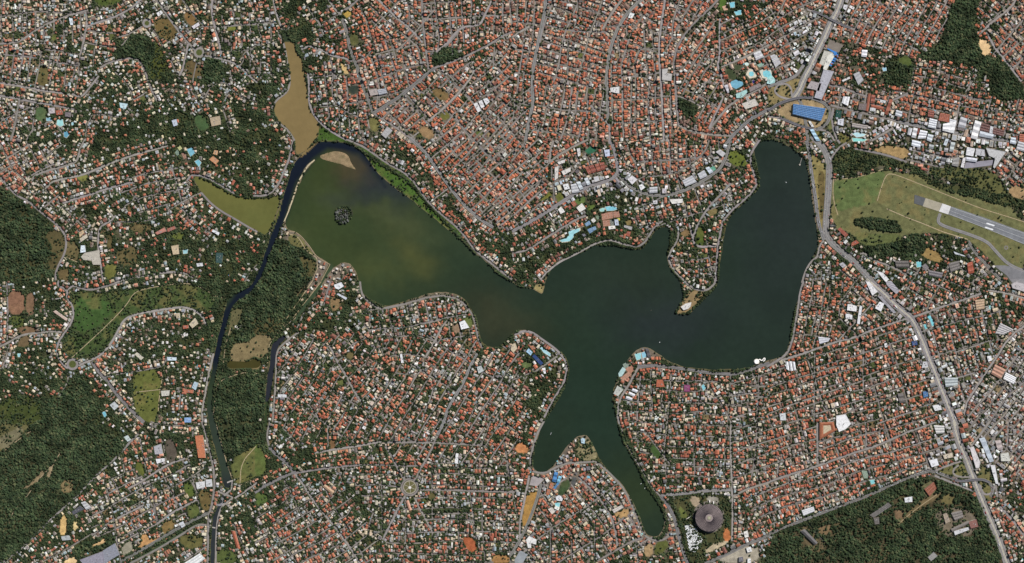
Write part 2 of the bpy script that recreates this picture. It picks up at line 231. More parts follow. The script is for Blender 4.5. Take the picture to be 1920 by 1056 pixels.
# ------------------------------------------------------------------ survey of the roads: class, sheet, points
# H highway  A avenue  B collector road  C street  D dirt or pale track   (widths below, map pixels)
ROADTXT = """
H D 555,-20 520,85 470,170 425,280 365,400 320,500 270,590 235,680 190,740
H L 740,-20 860,80 950,170 1020,230 1075,275 1110,340 1160,450 1210,580 1260,700 1310,830 1370,980 1410,1080
H P 1390,-5 1430,150 1480,260 1530,390 1560,470 1620,620 1690,780 1740,900 1800,1080
H H 330,-40 420,60 450,130 460,200 455,350 445,480 435,600 432,700 470,760 560,840 660,920 760,1030 775,1056
A H 290,0 310,100 320,200 340,330 360,450 370,560 390,660 420,745
A D 210,700 260,800 280,900 300,1056
A D 0,830 60,790 130,760 200,740 260,728 340,735 430,775 470,830 460,900 420,950 360,975
A D 0,650 100,615 160,595 220,560 280,470
B D 160,745 80,725 45,680 75,640 130,625 170,650 175,700 190,745
B D 0,872 90,885 180,925 260,955 340,970 420,975 470,1005 500,1056
B D 490,810 480,900 490,970 515,1040 540,1075
B H 590,15 540,45 495,95 468,150
B D 290,70 400,110 480,150 560,190 670,230
B D 470,790 600,822 760,862 880,885 980,915
A D 980,915 1100,940 1300,980 1500,1015 1700,1045 1940,1070
B D 940,960 870,1000 780,1056
B D 1600,240 1640,210 1700,150 1830,50 1860,-10
B D 1640,240 1700,360 1760,430 1830,520 1900,610
C D 1760,430 1940,270
C D 130,0 80,100 0,200
C D 1070,650 1100,500
C D 1280,590 1300,450
B D 460,640 560,655 660,700 800,740 900,770 1050,700
C D 1380,830 1500,860 1640,890 1760,910 1940,965
C D 1640,860 1680,720
C D 1840,880 1880,740
C D 1480,690 1570,560
B A -20,330 140,320 250,240 360,175 520,115 660,75
B A 640,90 655,160 645,210 630,300 605,410
B A 650,200 740,165 860,130 1000,55 1060,-10
C A 650,150 740,115 820,118 850,140
C A 15,-10 10,200 20,330
C A 165,-10 170,150 165,290
C A 355,-10 355,170
C A 510,-10 510,115
C A 890,280 960,260 1065,200
C A 1130,200 1180,270 1230,360
B A 1170,-10 1250,110 1330,220 1410,320 1470,385
B A 1410,330 1395,420 1370,520 1345,570
C A 1485,430 1460,530 1440,640 1475,730 1530,850
C A 1370,0 1440,100 1500,170 1530,195
B A 1595,-10 1585,80 1610,200 1640,300 1665,430
C A 1610,205 1760,190 1920,185
C A 1745,60 1765,190
C A 1890,-10 1915,90
B A 1520,415 1650,440 1750,470 1810,510 1870,570 1930,620
C A 1790,500 1830,460 1820,400 1920,350
B A -20,618 200,655 350,685 480,700
B A 540,705 610,735 680,650 740,570
B A 750,510 800,480 870,455 960,435 1040,450 1080,510 1110,600 1140,680 1180,760
C A 860,540 930,600 980,680 1000,750
C A 1000,750 1060,720 1100,690
B A -20,715 150,745 300,775 450,800 560,820
C A 105,400 90,560 75,620
C A 260,660 300,470
C A 370,650 400,500 415,370
C A 480,680 500,480 520,400
C A 340,370 420,385
C A 400,370 520,400 610,410
C A 560,700 590,560 600,400
C A 640,230 740,240 870,250
C A 640,320 760,345 900,360 965,280
C A 710,360 700,500
B A 80,1056 110,960 130,830 150,740
C A 240,1000 265,800
C A 640,1056 650,950 690,860
C A 700,860 780,860 880,880 960,870 1000,820
C A 1530,750 1570,660 1640,620 1690,620 1730,660 1790,720 1860,750 1930,765
C A 1670,780 1700,720 1760,680
C A 1665,800 1700,900 1730,1000
C A 1280,450 1330,560
C A 200,1050 250,960 330,930 400,900 480,1010 
C B 0,120 30,250 45,330
B B 130,-10 150,100 190,205
B B 190,215 240,230 262,150
B B 190,215 165,250 200,300 225,400 238,500 258,610 238,690 160,745 118,800 122,870 170,925 240,975 290,1056
B F 280,0 265,60 245,150 205,240 170,330 110,395 50,415 -20,412
B B 370,20 430,120 480,180 510,260
B B 340,370 400,345 480,370 570,420 650,430 720,460
B B 540,-10 600,80 640,110
A B 645,140 680,230 700,350 730,440 760,500 770,560 800,640 840,740 880,850
B B 660,80 720,40 770,-10
C B 500,170 560,140 640,100
C B 530,240 640,180
C B 760,460 820,430 870,380
C B 560,430 580,560 570,640 575,730 620,800 700,850 790,890
B B 390,550 400,650 395,760 430,860 500,940 600,1010 680,1050
B F 680,-10 800,40 900,110 1000,180 1100,230 1180,300 1240,390 1300,470 1400,560 1500,640 1570,720 1640,820 1740,900 1840,980 1920,1040
A B 880,850 960,800 1060,740 1170,650 1240,590 1300,540 1340,510
B B 880,850 960,900 1040,950 1120,1010 1190,1056
C B 770,20 830,150 860,270 900,400 940,540 980,680 1000,740
C B 960,280 1000,400 1050,540 1080,640
C B 1080,290 1130,420 1160,500
B B 910,-10 1000,80 1060,140 1130,190 1190,250 1250,320
B B 1245,-10 1250,140 1265,280 1280,420 1295,520
C B 1340,-10 1360,150 1375,280 1360,400
C B 1440,-10 1455,120 1470,260 1475,420
C B 1140,-10 1155,150 1150,210
C B 1540,-10 1550,190 1560,320
B B 1350,390 1430,330 1500,240 1560,200 1680,190 1710,130 1765,10
B B 1340,510 1450,470 1560,430 1640,390 1760,330 1850,270 1920,240
C B 1240,30 1500,10
C B 1780,500 1790,330
C B 1740,520 1780,440 1810,370
C B 1880,380 1930,310
C B 1370,520 1430,580 1530,680
B B 1290,910 1400,820 1530,690 1600,600 1640,520
C B 1180,640 1300,740 1420,860
C B 1110,690 1200,790 1300,900
C B 1380,1000 1430,920 1500,840
C B 1500,880 1560,980 1620,1056
C B 1560,680 1650,800 1730,950
C B 1600,1080 1730,950 1800,870 1930,740
C B 1690,890 1740,820 1830,700
C B 1740,600 1820,690 1910,700
C B 1460,560 1560,650
A C 255,-10 240,120 215,230 190,350 160,500 150,620 160,760 130,900 100,1056
B C 0,280 60,240 130,200
A C 990,-20 900,60 850,120 800,200 760,290 735,380 715,500 708,600 715,720 720,900
C C 490,-10 490,150 440,260
C C 230,120 490,190
C C 225,250 420,300 560,350 700,400
C C 225,180 440,235 600,240 720,240
C C 190,540 410,600 600,660
C C 185,440 420,500 690,570
C C 420,300 418,600
B C 830,-10 740,110 680,220
C C 880,290 820,480 828,600 830,900 840,1056
C C 960,360 920,480 930,640 925,900 950,1056
B C 1150,-10 1125,150 1105,300 1105,450 1120,640 1130,850 1140,1056
C C 1260,-10 1210,150 1200,300
B C 1560,-20 1500,50 1400,140 1300,250 1240,350 1215,450 1220,600 1230,700 1240,850 1250,940
C C 980,120 900,240 880,290
C C 980,110 1090,190
C C 770,260 900,320 1000,370 1090,390
C C 1030,620 1020,800 1040,1056
C C 850,520 960,570 1100,640
C C 1540,140 1440,290 1370,380 1280,520
B C 1560,140 1555,300 1560,400 1540,500 1570,560 1600,700 1480,960
C C 1560,390 1700,330 1930,225
C C 1570,300 1700,240 1850,180
B C 1570,500 1700,450 1830,390 1930,335
C C 1240,720 1330,750 1420,800
C C 1280,710 1350,560 1480,360
C C 1380,760 1500,570
B C 1480,970 1560,870 1620,800 1700,740 1830,680 1930,615
A C 1600,1080 1690,980 1780,900 1930,815
B C 1250,940 1330,980 1480,1010 1640,1020
B C 730,1080 735,940 700,910 650,860 590,790
C C 350,620 290,720 250,850 230,1000
C C 400,600 390,720 360,850 340,1000
C C 490,690 480,830 440,1000
C C 570,750 560,900
C C 130,110 100,220 80,400 50,560 40,700
C E -10,245 90,180
B E 240,300 260,260 340,230 480,190 580,160 600,60 640,-10
B E -10,260 60,340 120,410 210,450 300,530 380,590 450,650 490,710 500,780 480,860 440,930 415,1000 420,1056
B E 340,360 400,300 560,270 640,250 720,215 830,170 950,125 1060,90 1180,60 1260,35
B E 470,470 580,430 690,400 800,360 920,330 1000,310
C E 340,370 420,450 520,540 600,620 680,690
B E 870,560 830,600 760,640 740,680 735,800 755,920 775,1056
C E 840,605 1000,610 1100,600 1180,580
C E 1190,560 1190,440 1200,330 1150,260
C E 950,130 990,220
C E 690,410 760,480
C E 890,520 1000,450 1010,410
C E 1250,530 1350,470 1440,420 1510,390
C E 0,10 60,140 100,220 240,340
C E 180,100 230,200
C E 350,120 420,60 480,25
B E 1510,390 1580,470 1660,530 1750,580 1850,640 1930,685
C E 1350,500 1440,580 1500,640 1590,700
B E 1400,300 1440,255 1500,260 1580,290 1680,350 1760,395
B I 540,30 600,50 680,65 760,45 880,10
B E 860,1066 960,1035 1060,1020 1160,1000 1260,985 1340,985 1400,1000 1490,1050
C E 1930,930 1880,980 1830,1066
A F 1150,-20 1240,60 1300,130 1370,230 1440,330 1500,410 1580,500 1680,590 1780,650
C F 1330,440 1440,360
C F 1440,250 1560,130 1650,30
C F 1500,410 1600,300 1700,190 1830,20
C F 1610,520 1700,440 1790,340 1920,200
C F 1640,0 1750,110 1880,220
C F 1450,300 1530,200
A G 0,680 100,630 200,570 300,510 400,440 500,380 580,340 680,310 740,290 790,250 790,170 770,80 740,0
A G 790,250 840,300 880,340 950,380 1040,410 1160,410 1280,380 1400,320 1500,260 1570,200 1610,110 1640,0
B G 280,160 360,100 470,40 570,-10
B G 280,160 290,80 310,0
C G 290,160 200,240 100,340 0,430
C G 300,190 295,310
C G 0,150 60,80 100,0
C G 0,330 100,210 200,100 250,40
C G 310,310 420,270 500,190
C G 310,330 320,480
B G 0,840 90,830 180,780 300,700 400,640 480,590 560,560
B G 1330,620 1350,700 1370,800 1530,790
B G 1360,720 1380,660 1430,560 1500,470 1570,400 1640,320
C G 1300,460 1320,620
B G 1860,-10 1790,90 1790,170 1820,260 1840,330 1790,400 1720,460 1640,530 1580,600 1560,700 1542,800 1535,940 1530,1056
B G 830,775 940,800 1000,760 1040,690 1080,640 1130,600
B G 1250,680 1240,750 1190,830 1170,880 1200,950 1250,1010 1300,1056
B G 210,1040 330,920 480,850 620,770 740,740 830,775
C G 830,210 980,270 1100,265 1230,240 1320,190 1400,130 1460,60 1480,-10
C G 1380,830 1400,900 1400,1000
B K 1300,0 1330,30 1380,60 1450,70 1500,40 1528,0
A H 1500,750 1560,850 1650,940 1700,1000 1760,1056
A H 1292,545 1268,612 1330,645 1480,692 1640,752 1700,820 1800,930 1940,985
B H 650,60 740,75 900,110 1040,160
B H 370,870 390,780 420,750
B H 370,870 320,910 280,980 255,1066
B H 690,850 720,840 760,880 940,950 1050,1010
B I 440,-10 430,30 480,50 510,80
B I 545,30 505,70 500,120 550,190 550,270 520,340 480,390 440,450 425,510 440,580 490,640 510,650
B I 590,630 680,590 760,550 830,470 880,380 920,300 970,260 1100,230 1250,205 1370,190 1450,210 1520,260 1550,330
B I -10,492 60,460 160,400 280,385 400,375 470,380
C I 70,470 50,560 10,670
C I 50,0 60,200 55,440
C I 510,665 510,760 430,880
A I 690,600 740,680 800,740 870,840 940,920 1020,1000 1080,1056
C I 790,715 900,690 1050,670 1200,640 1240,620 1250,560
B I 1600,540 1580,640 1550,770 1530,900 1515,980 1520,1056
C I 1360,800 1345,960
C J 560,0 520,120 500,220
B J 470,150 400,200 350,250 310,350
B J 780,0 790,90 830,140 900,190 940,205 1010,195 1150,160 1280,120 1400,105 1500,125 1570,175 1620,240 1650,330 1665,430 1700,500
C J 940,210 880,240 800,240 720,250
B J 320,380 250,430 170,500 152,560 150,700 142,850 125,1056
A J 1660,540 1600,650 1560,750 1500,850 1450,930 1400,1075 1362,1150
B J 1430,290 1380,370 1340,450 1310,500 1270,570
C J 1250,320 1390,285
C J 560,420 500,480 450,540
B J 550,480 580,540 610,600 690,730 740,830 790,900
C J 550,660 620,590 650,570
C J 680,510 740,460 830,420
C J 690,730 760,660 830,610
C J 780,900 850,830 920,740
C J 1240,660 1180,740 1130,850
C J 1340,780 1290,920 1240,1056
C J 1480,520 1430,640
C J 900,400 960,560
C J 930,840 1000,930 1080,1000
C J 380,910 460,1000 470,1056
C J 1650,930 1590,1056
C J 1900,850 1780,1056
C J 800,300 870,400 1000,420 1200,400 1340,450
C J 1000,560 1150,540 1270,570
C J 850,560 1000,680 1160,700
B K 20,400 80,370 150,378 220,430 330,505 395,580 415,650 395,750 345,830 290,920 240,1020
B O 240,-10 190,80 165,160 140,260 140,330
B K 180,670 280,600 340,560
C K 0,740 180,670
A K 940,640 1060,630 1180,640 1350,665 1500,690 1640,695 1700,690 1780,665 1850,635 1930,612
B K 800,920 820,860 880,770 920,690 950,640
B K 800,920 790,1000 805,1066
C K 1440,700 1490,800 1540,870 1600,970 1640,1056
C K 1040,670 1040,800 1060,1000
C K 950,970 1100,985 1280,990 1500,960
C K 1530,860 1700,850 1920,820
C K 1080,800 1300,830 1500,810
C K 1130,840 1110,980
B L 270,-10 240,80 228,180 205,320 185,430 148,540 60,600 -10,640
B L 100,590 250,545 400,490 520,450 650,420 760,370 880,330 980,295 1060,275 1180,235 1300,190 1420,150 1600,90
C L 440,-10 410,150 390,300 355,430 335,500
C L 560,0 550,120 530,260
C L -20,815 130,750 300,700 500,640 700,590 880,540 1000,500
C L -20,1000 180,920 340,870 480,820 720,740 900,700
C L 350,530 348,850 345,1056
C L 720,480 712,700 720,900
C L 560,1000 720,930 800,900 1000,850
B L 1470,1000 1490,900 1560,800 1640,670 1720,560 1780,460 1850,380 1930,330
C L 1660,1056 1800,850 1930,750
C L 1400,530 1500,500 1620,460
C L 1360,200 1450,450 1480,540
C L 1380,600 1480,900
C L 670,90 800,200 950,300
B L 1640,60 1800,90 1930,125
C L 820,1066 1000,1000 1150,960
B M -20,1066 60,1030 180,930 280,830 390,720 480,640 600,530 720,400 800,330 900,240 980,140 1040,90
C M 910,240 940,400
C M 1050,120 1080,280 1110,400
C M 1220,130 1250,310
C M 780,370 800,500 840,640 860,760 880,920 910,1056
B M 960,500 1100,420 1200,350 1300,300 1390,270
C M 1120,430 1150,560 1180,760 1210,860
C M 1290,400 1310,560 1330,650
C M 1410,250 1440,400 1480,560 1505,680
B M 880,720 1000,660 1080,620
B M 1180,760 1300,670 1480,580
C M 690,850 780,780 860,720
C M 330,1040 450,980 600,890 700,830
C M 890,910 1000,850 1180,760
A M 900,1045 1100,935 1300,815 1450,735 1560,680
B M 960,1066 1150,970 1350,850 1480,765 1550,770
B M 1515,-5 1560,150 1595,300 1610,450 1605,520 1590,620 1565,690 1560,850 1560,1066
B M 1635,515 1680,540 1760,560 1700,600 1655,640 1625,760 1617,1066
B M 1680,550 1740,500 1745,440
B M 1760,570 1850,510 1930,450
C M 1130,-5 1200,20 1510,30
C M 1740,740 1790,850 1885,1066
C M 1380,1040 1550,930
A N -10,525 80,470 180,420 250,390 300,370
A N 100,190 160,250 230,300 280,370
B N 280,370 350,460 400,540 470,640 540,720 620,820 700,930 760,1020 785,1070
C N -10,725 100,660 200,600 300,550 390,510
C N -10,905 120,840 250,760 350,700 450,640
C N -20,1060 130,1040 220,980 330,910 450,850 560,790
B N 300,380 450,355 600,335 780,320
C N 680,340 640,430 590,540 540,600 480,640
B N 440,230 600,200 750,180 940,145
B N 970,180 1020,260 1070,360 1115,435
B N 1195,430 1240,340 1300,240 1360,100
B N 1220,505 1400,505 1650,515 1940,522
B N 1115,555 1060,660 1010,760 950,880
B N 1190,560 1230,650 1260,700 1330,830
B N 970,150 1300,150 1680,170
C N 1680,190 1720,100 1760,-10
C N 1330,340 1500,340 1780,345
C N 600,740 680,700 720,640
C N 900,640 860,720 840,840
C N 1260,690 1620,680
C N 1130,830 1400,820 1600,830
C N 1600,520 1630,700 1640,850
C N 1860,150 1880,250 1900,400 1910,520
C N 700,990 1000,980 1400,990 1700,1000
B N 105,-5 80,100 100,190
C N 200,40 290,130 340,200
C N 540,210 540,20
A O 220,460 180,600 120,760 60,880 -10,1000
B O 130,400 90,600 60,740 60,880
B O 120,330 150,370 250,385 330,335 430,300 560,300 630,290 720,370 800,450 850,520 900,620 940,720 985,840 1040,880 1120,890 1180,850
B O 500,410 600,510 680,600 740,700 780,820 790,930
B O 640,1040 760,970 900,890 980,870
A O 1120,545 1280,535 1450,512 1640,505
A O 1110,550 1170,620 1220,720 1250,850 1280,960 1320,1070
B O 1640,-10 1640,200 1650,500 1655,700 1650,890
A O 1400,1080 1600,995 1760,915 1930,845
B O 1650,560 1760,500 1930,450
C O 800,-10 850,140 905,245 970,350 1020,440 1060,500 1110,550
C O 1000,70 1120,230 1190,320
C O 1650,150 1780,130 1930,90
C O 0,500 45,720
C O 330,720 380,620
C O 620,750 620,1056
C O 290,780 290,1056
C O 445,880 450,1056
C O 930,870 945,1056
C O 1170,265 1400,275 1640,280
A P -10,848 150,775 300,720 450,660 620,600 800,530 900,480 1060,410 1180,370 1240,362 1340,405 1450,440 1600,425 1660,450 1690,500 1670,560
B P 1240,370 1330,330 1450,290
B P 1250,400 1400,460 1540,515
B P 1430,320 1390,350 1390,390 1430,410 1520,408
B P 1590,470 1610,530 1640,545 1680,530 1700,480
B P 0,450 80,420 200,380 300,350 390,320 500,280 640,230 800,180 900,140 1050,70 1260,0
B P 370,-5 370,160 372,315
C P 730,-5 740,200
C P 80,280 70,400
C P 370,150 480,120 700,60
C P 1800,-5 1800,120 1790,200
B P 1520,180 1600,80 1665,-10
B P 1610,130 1640,250 1690,350 1720,560
B P 1740,630 1840,740 1930,860
D P 980,760 1060,690 1180,600 1300,520
C P 300,750 350,820 430,900
D H 500,290 640,280 760,250 860,215
D H 492,285 485,400 500,480 525,560
D H 820,450 850,350 885,255 930,245 1050,290 1200,350 1400,430 1600,510 1800,570 1940,615
D H 890,510 1050,580 1160,620 1300,680 1400,710 1500,740
D I 540,570 650,470 780,350 900,230 960,160 1000,90 1060,60 1250,25 1400,10 1500,40 1570,80 1610,110 1690,125
D I 1235,640 1210,760 1190,900 1185,1056
D I 1020,830 1200,810 1300,800
D I 1730,350 1700,440 1680,560 1670,680
D J 420,0 340,120 290,190 240,260 200,340 120,440 92,490 85,640
D J 300,270 225,330 200,345
D F 460,960 420,1060
D F 250,700 320,720 370,820 430,860 460,880 460,960
D F 250,680 310,685 400,785 450,870 555,928
D F 555,928 490,1050
D J 490,0 420,90 340,190 280,270
D M 1625,20 1660,160 1700,300 1740,420
D M 1800,470 1880,440 1920,420
D M 1800,460 1810,300 1920,180
D I 1930,690 1840,680 1760,700 1650,745 1620,800 1612,900 1600,1000
D M 470,200 400,310 290,430 200,560 100,660 70,760
D M 0,240 110,150 240,60
D E 490,870 540,890 570,910 600,905
D D 1340,240 1400,245 1480,200
"""
WID = dict(H=13, A=5.8, B=3.8, C=2.5, D=1.35)
ROADS = []
for ln in ROADTXT.strip().splitlines():
    c, sh, *r = ln.split(); ROADS.append((c, PT(sh, ' '.join(r))))
CIRCLES = [('B',(275.5,43.5),7),('B',(373.5,98.5),8.5),('B',(768.5,913.5),15.5),('B',(136,683),9.5),('C',(1886.5,464.5),3)]
ARCH = [(c, p.copy()) for c, p in ROADS]

# neighbourhoods whose lesser streets follow a regular net: outline, bearing of the long streets (deg, y south), spacing, cross spacing
NETS = [
 ('Z','0,20 160,20 160,75 60,85 0,75',88,16,60), ('Z','0,90 150,100 150,170 0,155',100,17,50),('Z','0,190 60,200 60,262 0,262',65,16,60),
 ('Z','0,262 60,262 130,330 100,350 40,330 0,300',60,16,55),
 ('Z','690,60 790,80 800,150 700,200',75,15,40), ('Z','690,0 790,0 900,60 780,120 700,70',42,17,60),
 ('Z','790,0 960,0 960,60 850,90 800,100',88,15,60),
 ('Z','700,215 800,140 870,120 960,90 960,260 900,330 840,330 740,240',-42,17,42),
 ('Z','850,300 960,200 1000,150 1020,330 980,400 930,420 880,390',-43,16,40),
 ('Z','1005,0 1140,0 1138,100 1120,165 1000,150',16,15,45),
 ('Z','1000,160 1140,165 1140,262 990,262',100,16,50),
 ('Z','960,0 1015,0 1000,190 960,240',98,16,50),
 ('Z','1140,40 1240,60 1270,240 1150,260',88,16,45),
 ('Z','1240,0 1330,0 1250,100 1240,60',-60,17,50),('Z','1265,110 1350,90 1350,200 1330,240 1270,190',-58,16,50),
 ('Z','1350,40 1500,0 1560,0 1480,140 1360,110',-28,16,55),
 ('Z','1570,0 1790,0 1780,60 1700,110 1600,80 1560,50',-63,16,50),
 ('Z','1830,0 1920,0 1920,160 1870,120 1830,60',42,15,45),
 ('Z','1560,165 1700,170 1860,190 1920,200 1920,262 1700,235 1560,205',12,17,45),
 ('Z','1700,110 1850,130 1860,190 1700,170',12,16,45),
 ('Z','1190,262 1360,262 1350,300 1290,325 1190,330',86,16,45),
 ('Z','1040,300 1190,262 1190,320 1100,330 1040,340',70,16,60),
 ('Z','1690,280 1830,290 1800,320 1690,300',12,18,40),('Z','1870,280 1920,290 1920,350 1880,330',40,13,40),
 ('Z','1170,700 1440,700 1440,900 1270,910 1200,850 1165,770',4,20,55),
 ('Z','1370,690 1560,640 1700,600 1800,890 1640,900 1440,1000 1370,900',-18,21,52),
 ('Z','1440,560 1480,540 1560,490 1560,640 1500,650 1490,600',100,16,60),
 ('Z','1570,490 1690,560 1700,590 1570,640',42,18,50),
 ('Z','1680,500 1840,500 1840,560 1710,590',28,16,50),
 ('Z','1720,600 1850,560 1900,600 1820,720 1760,740',75,16,50),('Z','1840,740 1920,650 1920,900 1850,860 1810,790',-52,15,45),
 ('Z','500,640 700,620 960,640 1000,700 980,790 960,880 540,830 510,740',-58,20,60),
 ('Z','700,570 870,560 890,640 720,640 660,600',80,18,40),
 ('Z','520,900 640,900 740,1056 500,1056',-31,19,60),('Z','640,860 960,870 990,1056 740,1056',0,21,48),
 ('Z','1000,900 1150,890 1240,1010 1100,1056 960,1056 1010,980',55,18,60),
 ('Z','220,870 390,860 390,960 200,1030 160,980',-28,20,45),
 ('Z','60,330 140,380 200,440 150,450 60,370',44,17,60),('Z','200,330 340,300 370,380 260,400',-15,22,55),
 ('Z','360,30 520,20 520,150 440,150 380,110',88,19,50),('Z','560,130 700,150 730,230 640,260 590,210',86,20,55),
 ('Z','1280,440 1350,450 1340,540 1290,520',-10,18,40),('Z','1190,330 1400,340 1390,390 1300,440 1190,430',70,20,50),
 ('Z','880,400 1020,330 1050,400 960,440',-40,16,40),
]
# tree cover by 40-pixel square, 0 none .. 9 closed wood
TREES = """
433432333334577643222242111111111465222211233831
333333333344687432222242111111112236322222223931
223454333345867432113462111111112222232223338831
344556644667865311122132221111112222223234655761
333444333566754311122122311121124323322222222264
344556877767855532111121222221223223222222222222
666667888878666542221111222232223323444222222222
222556554556650000543222222342111224035654221112
355444554466630000054222221113422334002222422433
864556656577600000005421222454543444002222222243
988665555567400000000543443445556533002246222222
997654567766600000000046666776466644004555555522
997665889888990000000004650000006400064554555442
776778877899990060000000400000006500234323344443
346544336998998476333434000000006500342443224443
556422445899765544443333050000000000342444323433
555522666556445555443345446000000000044433322322
666655655467455555433344666003444444443444432222
566776543688455454444334666044443334433443322221
557886444489455444444333556043333334333343422111
788877356689654444333333300004444333332222322211
678998433578877555544434400650443434222222222211
778884443467666654444444400030645433222234332322
788843334445444455444433333340045633222258943322
788744434456444444444444334440007622559998875422
884444444455333344444444344444005532999998844632
643433323244333333444655334444555422999988655453
"""
TG = np.array([[int(c) for c in r] for r in TREES.split()], float)
def treecover(x, y):
    gx = np.clip(np.asarray(x)/40-.5, 0, 46.999); gy = np.clip(np.asarray(y)/40-.5, 0, 25.999)
    xi = gx.astype(int); yi = gy.astype(int); fx = gx-xi; fy = gy-yi
    t = (TG[yi,xi]*(1-fx)+TG[yi,xi+1]*fx)*(1-fy)+(TG[yi+1,xi]*(1-fx)+TG[yi+1,xi+1]*fx)*fy
    return t*np.where((np.asarray(x) < 410)&(np.asarray(y) > 250)&(np.asarray(y) < 800), .78, np.where(np.asarray(x) < 520, .88, 1))
